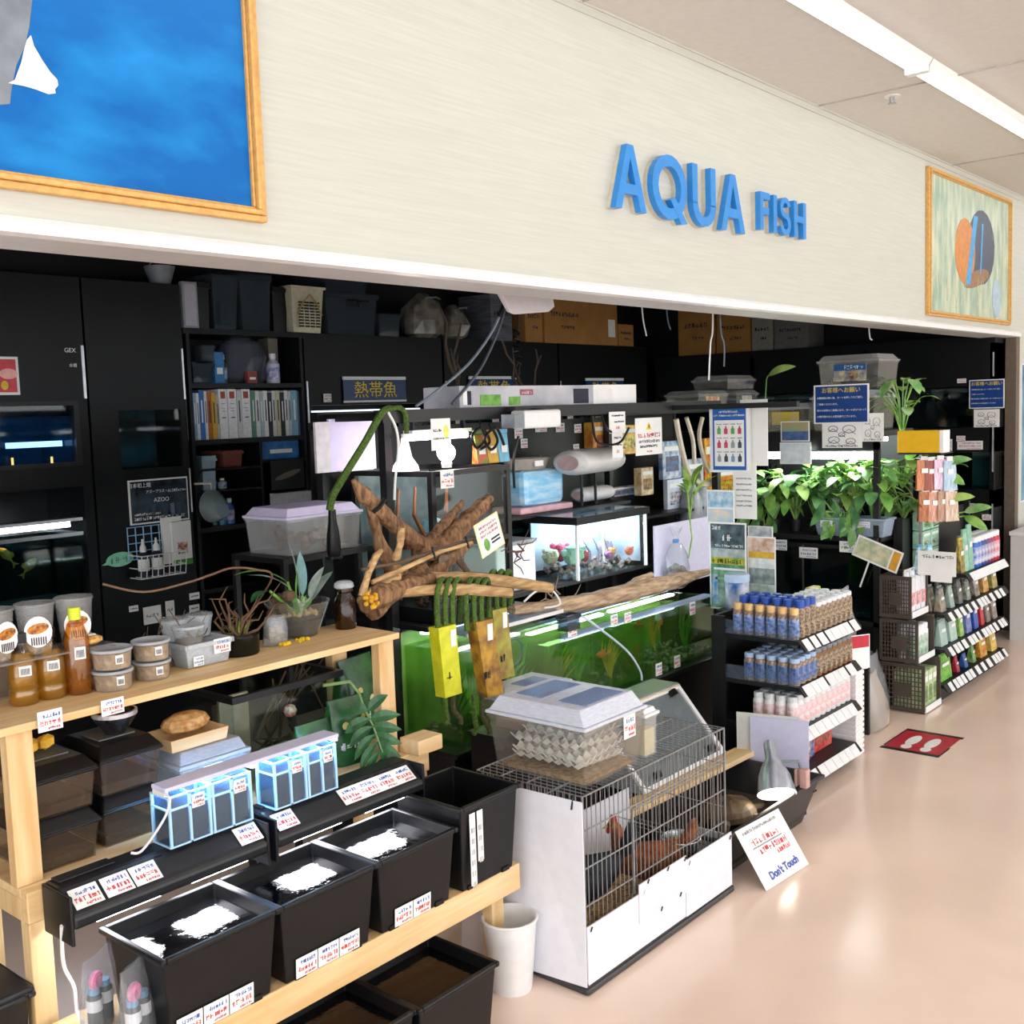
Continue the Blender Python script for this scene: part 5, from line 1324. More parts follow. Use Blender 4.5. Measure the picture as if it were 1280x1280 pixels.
soil_bag((1.73, 2.335, .656), .12, .06, .125, 'dark green soil bag standing behind the first acrylic pair')
soil_bag((1.85, 2.34, .656), .12, .06, .155, 'dark green soil bag behind the fan-tail acrylic tank')
soil_bag((2.15, 2.50, .656), .17, .09, .26, 'large dark green soil bag against the pine post', .2)
soil_bag((1.99, 2.36, .656), .13, .07, .19, 'dark green soil bag half hidden by the split leaf', -.1)
# big split leaf (monstera) hanging before the bags
t = thing('monstera_leaf', (2.0, 2.29, .64), label='large dark split monstera leaf drooping over the hood', cat='leaf')
b = MB()
c0 = at(445, 905, Y=2.27); ctr = at(455, 935, Y=2.25); 
o = t.location
mid = [Vector((0, 0, .2)), Vector((.02, -.01, .13)), Vector((.035, -.03, .05)), Vector((.04, -.03, .0))]
for sgn in (-1, 1):
    for k in range(7):
        u = k/7; base = Vector((.005+.035*u, -.01-.02*u, .175-.165*u)); ln = .115*(1-.45*u)*(.8 if k == 0 else 1)
        a = (.35 if k else .75)-u*1.3
        tip = base+Vector((sgn*ln*math.cos(a), -.012, ln*math.sin(a)-.03))
        b.leaf(base, tip, .0215*(1-.25*u), .1*1, up=(0, 1, 0), segs=5)
b.build('blade', DGRN, t); MB().tube([(-.12, .03, .27), (-.05, .0, .27), (-.02, -.005, .23), mid[0]-Vector((0, 0, .02)), mid[1], mid[2]], [.005, .005, .004, .004, .003, .002], 6).build('stalk', mat('stalk_green', '6f8f5a', .5), t)

# ================================================================ on the pine top shelf (Z = 1.02)
ZT = 1.0205
def tp(px, py): return at(px, py, Z=ZT)
OIL = clear('amber_oil', 'f8dc8c', milk=.16, milk_c='f4c450', gloss=1)
OIL2 = clear('dark_amber', 'ecb868', milk=.2, milk_c='d08c30', gloss=1)
def bottle(px, py, r, h, label, liq, capm, fill, shape=0):
    q = tp(px, py)
    t = thing('vinegar_bottle', (q.x+r*.6, q.y+r*.8, ZT), label=label, cat='bottle')
    if shape == 0: pr = [(r*.85, 0), (r, .006), (r, .03), (r*.94, .035), (r, .04), (r*1.02, h*.5), (r*.85, h*.64), (r*.34, h*.8), (r*.32, h*.86)]
    else: pr = [(r*.85, 0), (r, .006), (r*.96, .04), (r, .05), (r, h*.62), (r*.8, h*.72), (r*.36, h*.84), (r*.34, h*.88)]
    MB().lathe(pr, 20).build('body', clear('bottle_clear', 'fbf8ee', gloss=1), t, smooth=True)
    MB().lathe([(p*.93, min(z, h*fill)) for p, z in pr if z <= h*fill]+[(r*.6, h*fill)], 20).build('liquid', liq, t, smooth=True)
    MB().lathe([(r*.45, h*.86), (r*.45, h*.99), (r*.4, h)], 16).build('cap', capm, t)
    b = MB()
    g = r*1.03; a0 = -2.2
    for k in range(4):
        a, c = a0+.2*k, a0+.2*(k+1)
        b.face([(g*math.cos(a), g*math.sin(a), h*.42), (g*math.cos(c), g*math.sin(c), h*.42), (g*math.cos(c), g*math.sin(c), h*.56), (g*math.cos(a), g*math.sin(a), h*.56)])
    l = b.build('barcode_label', CARD, t); b = MB(); g += .0006
    for k in range(9):
        a = a0+.1+.066*k; b.face([(g*math.cos(a), g*math.sin(a), h*.44), (g*math.cos(a+.03), g*math.sin(a+.03), h*.44), (g*math.cos(a+.03), g*math.sin(a+.03), h*.53), (g*math.cos(a), g*math.sin(a), h*.53)])
    b.build('barcode', INK, l)
    return t
bottle(27, 884, .033, .165, 'golden liquid bottle with black cap at shelf end', OIL, BLACK, .72)
bottle(62, 876, .034, .165, 'golden liquid bottle with black cap beside the lime-capped one', OIL, BLACK, .70)
bottle(97, 870, .031, .205, 'taller amber liquid bottle with lime green cap', OIL2, mat('lime_cap', 'c8d82c', .4), .82, 1)
# round clear tubs of bedding
CHIPS = mat('beige_chips', 'b89868', .85, scale=70, c2='7a5a34', bump=.6)
def round_tub(x, y, z, r, h, label, fill=CHIPS, fh=.75, lidm=FROST):
    t = thing('round_tub', (x, y, z), label=label, cat='tub', group='round bedding tubs on the pine shelf')
    MB().lathe([(r*.88, 0), (r*.9, .003), (r*.98, h*.86), (r, h*.88)], 24).build('body', PLAST, t, smooth=True)
    MB().lathe([(r*.86, .002), (r*.92, h*fh), (r*.5, h*fh+.003), (0.001, h*fh)], 24).build('filling', fill, t)
    MB().lathe([(r*1.03, h*.84), (r*1.03, h*.95), (r*.97, h*.97), (r*.93, h*.94), (0.001, h*.94)], 24).build('lid', lidm, t, smooth=True)
    b = MB(); a0 = -1.9; g = r*1.0
    for k in range(4):
        a, c = a0+.1*k, a0+.1*(k+1); b.face([(g*math.cos(a), g*math.sin(a), h*.3), (g*math.cos(c), g*math.sin(c), h*.3), (g*math.cos(c), g*math.sin(c), h*.72), (g*math.cos(a), g*math.sin(a), h*.72)])
    l = b.build('barcode_label', CARD, t); b = MB(); g += .001
    for k in range(6):
        a = a0+.06+.05*k; b.face([(g*math.cos(a), g*math.sin(a), h*.36), (g*math.cos(a+.025), g*math.sin(a+.025), h*.36), (g*math.cos(a+.025), g*math.sin(a+.025), h*.6), (g*math.cos(a), g*math.sin(a), h*.6)])
    b.build('barcode', INK, l)
    return t
for px, py, r, z, h, lab in ((138, 866, .047, 0, .05, 'lower round bedding tub, front stack near bottles'), (138, 866, .048, .051, .05, 'upper round bedding tub, front stack near bottles'), (188, 852, .045, 0, .047, 'lower round bedding tub beside the deli tub'), (188, 852, .046, .048, .05, 'upper round bedding tub beside the deli tub')):
    q = tp(px, py); round_tub(q.x+r*.6, q.y+r*.75, ZT+z, r, h, lab)
q = tp(240, 836)
t = thing('deli_tub', (q.x+.05, q.y+.045, ZT), label='square translucent tub with price card on the pine shelf', cat='tub')
MB().tray((-.06, .06, -.045, .045), 0, (-.07, .07, -.055, .055), .062, .002, lip=.004).build('body', FROST, t, bev=.004)
price_card(t, .035, -.058, .028, .05, .038, seed=77); price_card(t, -.035, -.0545, .006, .03, .025, seed=78, red=False)
part('packets', mat('white_packets', 'e4e4e4', .5, scale=40, c2='b0b4b8'), t, (-.05, .05, -.035, .035, .01, .045), bev=.008)
for k, (px, py, r) in enumerate(((228, 822, .04),)):
    q = tp(px, py)
    dz = .064 if k == 0 else 0
    t = thing('deli_cup', (q.x+.05, min(q.y+.08, 2.5) if k else q.y+.04, ZT+dz), label=('round clear cup of grey pellets on the square tub', 'clear lidded cup behind the square tub', 'clear lidded cup among white lids', 'clear lidded cup behind the bedding tubs')[k], cat='cup')
    if k == 0: t.location = (bpy.data.objects['deli_tub'].location.x-.025, bpy.data.objects['deli_tub'].location.y, ZT+.047)
    MB().lathe([(r*.8, 0), (r, .045), (r*1.05, .048), (r*1.05, .054), (r*.9, .055)], 20).build('cup', PLAST, t, smooth=True)
    MB().lathe([(r*.75, .003), (r*.85, .02), (.001, .026)], 14).build('pellets', mat('pellets', '8a7c70', .8, scale=90), t)
    MB().lathe([(r*1.06, .052), (r*1.06, .058), (.001, .059)], 20).build('lid', FROST, t)
for k, (dx, dy, z, r, lab) in enumerate(((-.075, .115, 0, .036, 'clear lidded cup at the shelf back behind bedding tubs'), (.0, .12, 0, .036, 'clear lidded cup behind the pellet cup'), (.075, .125, 0, .034, 'clear lidded cup at the shelf back by the root pot'), (-.03, .12, .0605, .036, 'clear lidded cup stacked over two others'), (.045, .122, .0605, .034, 'clear lidded cup stacked near the root pot'))):
    dq = bpy.data.objects['deli_tub'].location
    t = thing('stock_cup', (dq.x+dx, min(dq.y+dy, 2.5), ZT+z), label=lab, cat='cup')
    MB().lathe([(r*.8, 0), (r, .045), (r*1.05, .048), (r*1.05, .054), (r*.9, .055)], 20).build('cup', FROST, t, smooth=True)
    MB().lathe([(r*1.06, .052), (r*1.06, .058), (.001, .059)], 20).build('lid', PLAST, t)
# acrylic riser with cups
q = tp(20, 850)
t = thing('acrylic_riser', (1.02, 2.40, ZT), label='clear acrylic riser carrying three plastic cups', cat='riser')
RIS = clear('riser_acrylic', 'f2f0f0', milk=.10, gloss=1)
part('top_sheet', RIS, t, (0, .3, 0, .12, .102, .106)); part('side_sheet', RIS, t, (.296, .3, 0, .12, 0, .102)); part('side_sheet', RIS, t, (0, .004, 0, .12, 0, .102)); part('back_sheet', RIS, t, (.004, .296, .116, .12, 0, .102))
for k, (px, py) in enumerate(((31, 790), (75, 778), (109, 765))):
    q = at(px, py, Z=ZT+.1065)
    t = thing('plastic_cup', (1.06+.095*k, 2.455, ZT+.1065), label=('clear cup with small side sticker on the acrylic riser', 'clear cup with round orange gecko sticker, middle of riser', 'clear cup with orange sticker at the riser end')[k], cat='cup')
    r, h = .042, .11
    MB().lathe([(r*.75, 0), (r*.76, .002), (r, h), (r*1.06, h+.002), (r*1.06, h+.008), (r*.97, h+.008)], 22).build('cup', PLAST, t, smooth=True)
    MB().lathe([(r*.72, .003), (r*.76, .03), (.001, .04)], 14).build('filling', mat('tan_pellets', 'b89a6c', .8, scale=60, c2='5a4030'), t)
    b = MB().prism(ell(0, 0, .03, .036, 0, 18), -.0012, 0); a = -1.9 if k else -1.3
    s = b.build('sticker', CARD, t, (r*.92*math.cos(a), r*.92*math.sin(a), .055), rz=a+PI/2)
    MB().prism(ell(.0, .008, .024, .012, .2, 14), -.0022, -.0012).build('gecko_print', mat('gecko_orange', 'd88a2c', .5, scale=120, c2='6a3a1c'), s)
    b = MB(); [b.box(-.016+.005*j, -.0135+.005*j, -.0022, -.0012, -.03, -.012) for j in range(7)]; b.build('barcode', INK, s)
q = at(135, 783, Z=ZT+.1065)
t = thing('snack_bag', (1.305-.035, 2.43, ZT+.1065), label='flat bag of orange dried food on the riser', cat='bag')
MB().ball((0, 0, .012), .034, 10, sz=.35, sy=.7).build('bag', mat('orange_food', 'c88a34', .5, scale=90, c2='e8c880'), t); part('label', CARD, t, (-.01, .012, -.01, .01, .024, .026))
# price cards hung on the shelf edge
for k, (px, py, w_, h_) in enumerate(((63, 904, .055, .045), (141, 886, .055, .036))):
    q = at(px, py, Y=2.262)
    t = thing('shelf_card', (q.x, 2.262, q.z-h_*.35), label=('white price card taped to the shelf edge below golden bottle', 'white price card on shelf edge under bedding tubs')[k], cat='card')
    price_card(t, 0, 0, 0, w_, h_, seed=k+90)
# things glimpsed beneath the shelf: tray, sponge and bedding sack
t = thing('wood_tray', (1.42, 2.43, .86), label='small wooden tray with a bag of bark under the shelf', cat='tray')
t.location = (1.52, 2.44, .823)
t = tag(t)
MB().tray((-.08, .08, -.06, .06), .0, (-.085, .085, -.065, .065), .03, .005).build('tray', PINE, t)
b = MB().ball((0, 0, .052), .07, 12, sz=.4, sy=.6); b.build('bark_bag', mat('bark_bag', 'a8702c', .5, scale=60, c2='d8b078', bump=.5), t)
t = thing('sponge', (1.12, 2.42, .899), label='yellow sponge lump lying on the insect case', cat='sponge')
r = random.Random(6); b = MB()
for k in range(9): b.ball((r.uniform(-.04, .04), r.uniform(-.015, .015), .018+r.random()*.014), .016, 7)
b.build('foam', mat('sponge_yellow', 'e8b83c', .8, scale=60), t)
# hobby plants
def pot_bowl(name, q, r0, r1, h, label, bodym, soil_h):
    t = thing(name, (q.x, q.y, ZT), label=label, cat='planter')
    MB().lathe([(r0, 0), (r0*1.05, .004), (r1, h), (r1*.95, h), (r0*.98, .006), (.001, .006)], 26).build('bowl', bodym, t, smooth=True)
    k = soil_h/h; MB().lathe([(r0*.95, .007), ((r0+(r1-r0)*k)*.95, soil_h), (.001, soil_h+.004)], 22).build('soil', mat('black_soil', '1c1a16', .9, scale=90, c2='3a342c'), t)
    return t
q = tp(300, 822); q = Vector((q.x+.03, q.y+.045, 0))
t = pot_bowl('root_pot', q, .052, .056, .055, 'round dark pot of roots and grassy moss', clear('pot_glass', 'a8aca4', milk=.35, milk_c='20241c'), .05)
r = random.Random(4)
for k in range(14):
    a = r.uniform(0, 2*PI); p = [Vector((.02*math.cos(a), .02*math.sin(a), .05))]
    for s in range(4): p.append(p[-1]+Vector((r.uniform(-.04, .04), r.uniform(-.02, .02), r.uniform(.0, .045))))
    MB().tube(p, [.005, .004, .003, .0025, .001], 5).build('root', mat('root_brown', '5e4632', .8, scale=60), t)
for k in range(22):
    a = r.uniform(0, 2*PI); l = r.uniform(.03, .075)
    MB().leaf((.02*math.cos(a), .02*math.sin(a), .05), (.02*math.cos(a)+l*.6*math.cos(a), .02*math.sin(a)+l*.5*math.sin(a), .05+l*.8), .003, .1, segs=3).build('grass_blade', mat('moss_green', '8aa03c', .6), t)
# arching bare branch
cable('bare_branch', [at(128, 730, Y=2.45), at(180, 740, Y=2.42), at(235, 728, Y=2.4), at(265, 718, Y=2.4), at(290, 710, Y=2.42), at(320, 712, Y=2.44), at(340, 722, Y=2.46), at(310, 770, Z=1.075)], .003, mat('branch_pale', '6e5440', .8, scale=50), 'thin bare branch arching over the bowls', 'branch')
twigs(318, 735, 2.42, 'small bunch of curly brown twigs behind the root pot', [(-.1, .1), (-.05, .13), (.05, .12), (.09, .08), (.0, .14)], 3, 'curly_twigs', '5a4632', .0035)
bpy.data.objects['curly_twigs'].location = (1.52, 2.46, ZT+.0)
q = tp(350, 808)
t = thing('moss_bag', (q.x+.01, q.y+.03, ZT), label='small clear bag of pale moss leaning at the glass bowl', cat='bag')
bag_mesh(.08, .05, .08, 6, False).build('film', FILM, t, smooth=True); MB().ball((0, 0, .03), .03, 9, sz=.9, sy=.6).build('moss', mat('pale_moss', 'a8987a', .8, scale=90, c2='6a6048'), t)
# glass bowl planter with broad leaves
q = tp(383, 798); q = Vector((q.x+.02, q.y+.06, 0))
t = pot_bowl('glass_planter', q, .055, .095, .1, 'clear flared glass planter with dark soil and broad leaves', clear('bowl_glass', 'eef2f0', milk=.04, gloss=1), .055)
b = MB(); r = random.Random(8)
for k in range(40): a = r.uniform(0, 2*PI); rr = .06*math.sqrt(r.random()); b.ball((rr*math.cos(a), rr*math.sin(a), .062), r.uniform(.006, .012), 5)
b.build('pebbles', mat('tan_pebble', 'c8a878', .8, scale=60), t)
def blade(p0, p1, w, m, dr, nm='leaf'): MB().leaf(p0, p1, w, dr, segs=7).build(nm, m, t, smooth=True); MB().tube([(0, 0, .06), (Vector(p0)+Vector((0, 0, .06)))*.5, p0], .004, 5).build('stem', LGRN, t)
SLV = mat('silver_leaf', 'd4dcd8', .35, scale=30, c2='9ab0a4')
blade((-.01, 0, .13), (-.13, .05, .19), .026, SLV, .1)
blade((-.03, 0, .16), (-.19, .03, .2), .02, LGRN, .12)
blade((-.08, .02, .14), (-.16, .0, .12), .02, DGRN, .12)
blade((0, 0, .1), (.01, -.01, .22), .02, LGRN, .03)
blade((.01, 0, .1), (-.01, .01, .27), .016, SLV, .03)
blade((.03, .01, .11), (.035, .02, .24), .018, mat('teal_leaf', '5a8a90', .35), .02)
blade((.04, -.01, .1), (.09, -.02, .19), .03, SLV, .05)
blade((.05, .0, .09), (.13, -.01, .17), .03, SLV, .07)
blade((.05, .02, .1), (.16, .03, .15), .024, DGRN, .15)
for k in range(9):
    a = k*.7; MB().leaf((.0, -.02, .06), (.05*math.cos(a), -.02+.04*math.sin(a), .11), .006, .2, segs=4).build('spider_leaf', mat('variegated', 'b8ccb0', .4), t)
for k, (x, y, z) in enumerate(((-.06, .0, .09), (-.04, .03, .11), (-.07, .02, .07), (-.03, .0, .12))): MB().ball((x, y, z), .022, 8, sz=.8).build('root_knob', MATS['root_brown'], t)
# spring bell (green moss ball pot), jar, flower bits
q = tp(437, 787)
t = thing('amber_jar', (q.x+.012, q.y+.03, ZT), label='amber glass jar with pale stopper on the pine shelf', cat='jar')
MB().lathe([(.03, 0), (.032, .004), (.031, .085), (.022, .1), (.02, .108), (.026, .112), (.026, .12), (.02, .12)], 20).build('body', clear('jar_amber', 'b88a5a', milk=.35, milk_c='3a2a12', gloss=1), t, smooth=True)
MB().lathe([(.029, .003), (.029, .07), (.001, .071)], 16).build('contents', mat('jar_dark', '4a3a1c', .5), t)
MB().lathe([(.022, .118), (.03, .124), (.028, .136), (.02, .142), (.001, .142)], 18).build('stopper', FROST, t, smooth=True)
for k, (px, py, lab) in enumerate(((355, 807, 'yellow flower scrap near the moss bag'), (378, 801, 'yellow flower scrap before the glass planter'))):
    q = tp(px, py); r = random.Random(k); b = MB()
    t = thing('yellow_flower', (q.x, q.y, ZT), label=lab, cat='flower')
    for j in range(8): b.ball((r.uniform(-.022, .022), r.uniform(-.012, .008), .005), .006, 6)
    b.build('petals', mat('flower_yellow', 'e8c010', .6), t); MB().tube([(-.02, 0, .004), (.02, .004, .004)], .0015, 4).build('stalk', LGRN, t)
# ================================================================ driftwood cluster and poles
WOOD = mat('driftwood', 'a07a56', .8, scale=14, c2='5c4028', stretch=(5, 5, 1), bump=.7)
WOODP = mat('driftwood_pale', 'c8a878', .75, scale=14, c2='a07c50', stretch=(1, 6, 6), bump=.4)
def limb(t, pts, rr, m, name='limb', n=9, Y=2.5, rough=.18, seed=0):
    r = random.Random(seed+len(pts)); P = []
    for p in pts:
        P.append(at(p[0], p[1], Y=p[2] if len(p) > 2 else Y)-t.location)
    # resample and roughen
    Q, RR = [], []
    for i in range(len(P)-1):
        for s in range(5):
            u = s/5; Q.append(P[i].lerp(P[i+1], u)); RR.append((rr[i]*(1-u)+rr[i+1]*u)*(1+r.uniform(-rough, rough)))
    Q.append(P[-1]); RR.append(rr[-1])
    b = MB(); b.tube(Q, RR, n)
    for i in range(len(b.v)):
        v = b.v[i]; b.v[i] = (v[0]+r.uniform(-1, 1)*rr[0]*rough*.5, v[1]+r.uniform(-1, 1)*rr[0]*rough*.5, v[2]+r.uniform(-1, 1)*rr[0]*rough*.5)
    return b.build(name, m, t, smooth=True)
t = thing('driftwood_root', tuple(at(500, 740, Y=2.62)), label='big forked brown driftwood root propped before the terrarium', cat='driftwood')
limb(t, [(441, 600, 2.55), (456, 620, 2.55), (480, 645, 2.57), (510, 670, 2.6), (540, 690, 2.62)], [.006, .026, .028, .03, .035], WOOD, rough=.15)
limb(t, [(462, 628, 2.56), (475, 680, 2.58), (492, 712, 2.6), (510, 735, 2.62)], [.014, .022, .03, .034], WOOD, seed=2)
limb(t, [(540, 690, 2.62), (565, 670, 2.63), (590, 645, 2.64), (612, 622, 2.66)], [.035, .04, .036, .02], WOOD, rough=.22, seed=3)
limb(t, [(530, 690, 2.63), (556, 655, 2.66), (578, 628, 2.68)], [.03, .024, .01], WOOD, seed=4)
limb(t, [(500, 735, 2.62), (540, 715, 2.62), (575, 690, 2.6), (590, 678, 2.6)], [.03, .024, .02, .008], WOOD, seed=5)
limb(t, [(545, 700, 2.62), (570, 695, 2.6), (582, 712, 2.58), (588, 722, 2.57)], [.02, .016, .012, .006], mat('driftwood_grey', '8f7c68', .8, scale=20, c2='5c4c3c'), seed=6)
limb(t, [(465, 765, 2.5), (480, 750, 2.53), (505, 728, 2.58), (530, 712, 2.6)], [.03, .032, .03, .026], WOOD, seed=7)
MB().tube([at(466, 640, Y=2.52)-t.location, at(474, 634, Y=2.51)-t.location, at(481, 624, Y=2.52)-t.location], .008, 6).build('black_tie', BLACK, t)
t = thing('driftwood_stick', tuple(at(470, 755, Y=2.44)), label='rough pale stick rising beside the amber jar', cat='driftwood')
limb(t, [(452, 745, 2.44), (461, 715, 2.44), (470, 695, 2.44), (477, 688, 2.44)], [.011, .012, .011, .008], WOODP, seed=8)
limb(t, [(494, 702, 2.46), (500, 680, 2.46), (502, 660, 2.46)], [.012, .013, .011], WOODP, 'prong', seed=9)
limb(t, [(450, 752, 2.44), (475, 735, 2.45), (495, 722, 2.46), (494, 702, 2.46)], [.015, .02, .018, .013], WOODP, 'base', seed=10)
t = thing('bamboo_twig', tuple(at(500, 715, Y=2.44)), label='thin tied twig bundle crossing the driftwood root', cat='twigs')
limb(t, [(452, 712, 2.44), (500, 703, 2.43), (545, 688, 2.42), (592, 672, 2.42)], [.006, .006, .006, .005], mat('twig_dark', '5c4a38', .8), 'twig')
limb(t, [(465, 728, 2.44), (510, 708, 2.42), (550, 690, 2.41), (590, 678, 2.41)], [.008, .009, .008, .006], WOODP, 'twig', seed=3)
for px, py in ((540, 690), (582, 677)): MB().tube([at(px, py-7, Y=2.405)-t.location, at(px+4, py+8, Y=2.405)-t.location], .004, 5).build('tie', BLACK, t)
q = at(613, 675, Y=2.4)
t = thing('cork_notice', tuple(at(613, 672, Y=2.4)), label='tilted cream notice card on the twig bundle', cat='notice', rot=(0, -.32, 0))
b = MB().box(-.062, .062, 0, .003, -.05, .07); b.build('card', mat('card_cream', 'e8e4b8', .6, var=.06), t)
part('white_field', CARD, t, (-.054, .054, -.001, 0, -.042, .062))
b = MB(); [scrib(b, -.045, .045, z, .01, 0, y=-.0022, w=.0013, seed=int(z*999)) for z in (.045, .03, .015)]; b.build('red_writing', mat('rose_ink', 'c07a80', .6), t); part('black_bars', INK, t, (0, .045, -.002, -.001, -.01, -.004)); part('black_bars', INK, t, (0, .045, -.002, -.001, -.022, -.016)); flat(t, 'leaf_print', LGRN, ell(-.025, -.015, .014, .022), y=-.002)
t = thing('driftwood_pole', tuple(at(560, 738, Y=2.4)), label='two pale cut poles from a gnarled stump over the tanks', cat='driftwood')
limb(t, [(500, 740, 2.44), (545, 737, 2.42), (590, 737, 2.4), (637, 741, 2.38)], [.019, .019, .02, .019], WOODP, 'pole', rough=.06)
limb(t, [(540, 722, 2.48), (590, 722, 2.47), (640, 728, 2.46), (688, 735, 2.45)], [.018, .021, .022, .019], WOODP, 'pole', rough=.06, seed=5)
limb(t, [(455, 758, 2.42), (475, 745, 2.43), (500, 735, 2.45), (540, 724, 2.48)], [.024, .036, .034, .022], WOOD, 'stump', rough=.2, seed=6)
q = at(462, 748, Y=2.39)
t = thing('yellow_blossom', (q.x, 2.375, q.z-.012), label='yellow blossom cluster at the stump end', cat='flower')
r = random.Random(2); b = MB()
for j in range(16): b.ball((r.uniform(-.03, .02), r.uniform(-.01, .01), r.uniform(-.012, .03)), .008, 6)
b.build('blossoms', mat('blossom_yellow', 'd8a018', .6), t); MB().tube([(-.02, .01, 0), (.03, .02, .01)], .003, 5).build('stalk', WOOD, t)
t = thing('driftwood_log', tuple(at(760, 750, Y=2.68)), label='long pale driftwood log lying across the green aquariums', cat='driftwood')
limb(t, [(640, 772, 2.66), (690, 768, 2.66), (740, 760, 2.66), (790, 748, 2.66), (840, 735, 2.67), (885, 722, 2.68)], [.02, .03, .038, .04, .036, .014], mat('log_pale', 'ccb494', .75, scale=12, c2='92755c', stretch=(1, 6, 6), bump=.6), 'trunk', rough=.1)
limb(t, [(770, 752, 2.67), (795, 735, 2.69), (815, 726, 2.7)], [.02, .018, .012], MATS['log_pale'], 'stub', seed=3)
for o in (t,): o.location.z += .03
twigs(700, 730, 2.72, 'tangled pale twigs and white string on the tank tops', [(-.12, .03), (-.06, .06), (.1, .02), (-.03, .08)], 12, 'twig_tangle', '9a8a78', .006)
bpy.data.objects['twig_tangle'].location.z = .86
cable('white_string', [at(655, 752, Y=2.62), at(672, 738, Y=2.62), at(690, 738, Y=2.62), at(700, 755, Y=2.62), at(680, 760, Y=2.6)], .004, CARD, 'white string looped over the driftwood log', 'string')
twigs(645, 690, 2.66, 'reddish branching twig by the terrarium corner post', [(.07, -.04), (.1, .05), (.03, -.08), (-.05, .02)], 5, 'red_twig', '6a4a44', .005)
# ================================================================ mossy hanging vines in sleeves
VINE = mat('vine_moss', '56762a', .9, scale=120, c2='384e1c', bump=.8)
VINEB = mat('vine_brown', '5a5a34', .9, scale=120, c2='3a3a22', bump=.8)
def vine(px, y0, y1, y2, y3, Y, label, sl, c, side):
    """loop over the pole at y0, sleeve from y1 to y2, tails to y3"""
    t = thing('moss_vine', tuple(at(px, (y1+y2)/2, Y=Y)), label=label, cat='vine')
    L0 = t.location
    def A(x, y, dy=0): return at(x, y, Y=Y+dy)-L0
    for k, dx in enumerate((-8, 2, 11)):
        P = [A(px+dx-2, y1+10, 0), A(px+dx-4, (y0+y1)/2, -.0), A(px+dx-2, y0+6, .0), A(px+dx+3, y0-4, .03), A(px+dx+6, y0+6, .055), A(px+dx+5, y1, .06)]
        Q = []
        for i in range(len(P)-1):
            p0, p1, p2, p3 = P[max(i-1, 0)], P[i], P[i+1], P[min(i+2, len(P)-1)]
            for s in range(5):
                u = s/5; Q.append(.5*((2*p1)+(p2-p0)*u+(2*p0-5*p1+4*p2-p3)*u*u+(3*p1-p0-3*p2+p3)*u**3))
        MB().tube(Q, .0095, 7).build('loop', VINE, t, smooth=True)
    # sleeve
    a, b_ = A(px+sl[0], y1), A(px+sl[1], y1); c_, d_ = A(px+sl[2], y2), A(px+sl[3], y2)
    z1, z0 = a.z, c_.z
    b = MB(); b.v = [(c_.x, -.014, z0), (d_.x, -.014, z0), (d_.x, .03, z0), (c_.x, .03, z0), (a.x, -.014, z1), (b_.x, -.014, z1), (b_.x, .03, z1), (a.x, .03, z1)]
    b.f = [(0, 1, 5, 4), (1, 2, 6, 5), (2, 3, 7, 6), (3, 0, 4, 7), (3, 2, 1, 0), (4, 5, 6, 7)]; b.m = [0]*6
    s = b.build('sleeve', mat('sleeve'+c, c, .35, scale=25, c2=side), t)
    w = b_.x-a.x; part('barcode_sticker', CARD, s, (b_.x-w*.35, b_.x-w*.05, -.017, -.0145, z1-.07, z1-.015)); 
    b = MB(); scrib(b, a.x+w*.35, a.x+w*.75, z0+(z1-z0)*.25, .03, 0, y=-.0165, w=.003, seed=int(px)); b.build('lettering', INK, s)
    for k, dx in enumerate((-6, 4)):
        P = [A(px+dx+4, y2-4), A(px+dx+5, (y2+y3)/2), A(px+dx+8+6*k, y3-6), A(px+dx+4+10*k, y3)]
        MB().tube(P, .009, 7).build('tail', VINEB if k else VINE, t, smooth=True)
    return t
vine(558, 728, 785, 872, 905, 2.4, 'moss vine with plain yellow sleeve on the front pole', (-14, 8, -5, 16), 'c8cc20', 'e0e030')
vine(594, 728, 778, 872, 918, 2.4, 'moss vine with brown printed yellow sleeve on the front pole', (-3, 18, 12, 32), 'c89a28', '7a5020')
vine(622, 718, 763, 850, 884, 2.47, 'moss vine with olive sleeve on the rear pole', (-10, 8, -2, 18), 'a8a83c', '8a6a34')
# tall green vine stick leaning on the rack post
P = [at(540, 535, Y=2.95), at(512, 530, Y=2.95), at(506, 512, Y=2.93), at(490, 511, Y=2.9), at(478, 515, Y=2.86), at(455, 555, Y=2.84), at(432, 592, Y=2.83), at(416, 620, Y=2.82), at(412, 638, Y=2.82)]
cable('green_vine', P[3:], .013, VINE, 'long green mossy vine leaning from the rack post', 'vine')
cable('vine_end', [at(487, 511, Y=2.88), at(500, 510, Y=2.88), at(507, 518, Y=2.88), at(508, 535, Y=2.88), at(508, 548, Y=2.88)], .01, VINE, 'green vine end hooked over the rack post', 'vine')
cable('white_wire', [at(485, 515, Y=2.86), at(495, 535, Y=2.86), at(498, 560, Y=2.86), at(494, 600, Y=2.87), at(493, 625, Y=2.87)], .005, CARD, 'white wire running down the black rack post', 'wire')
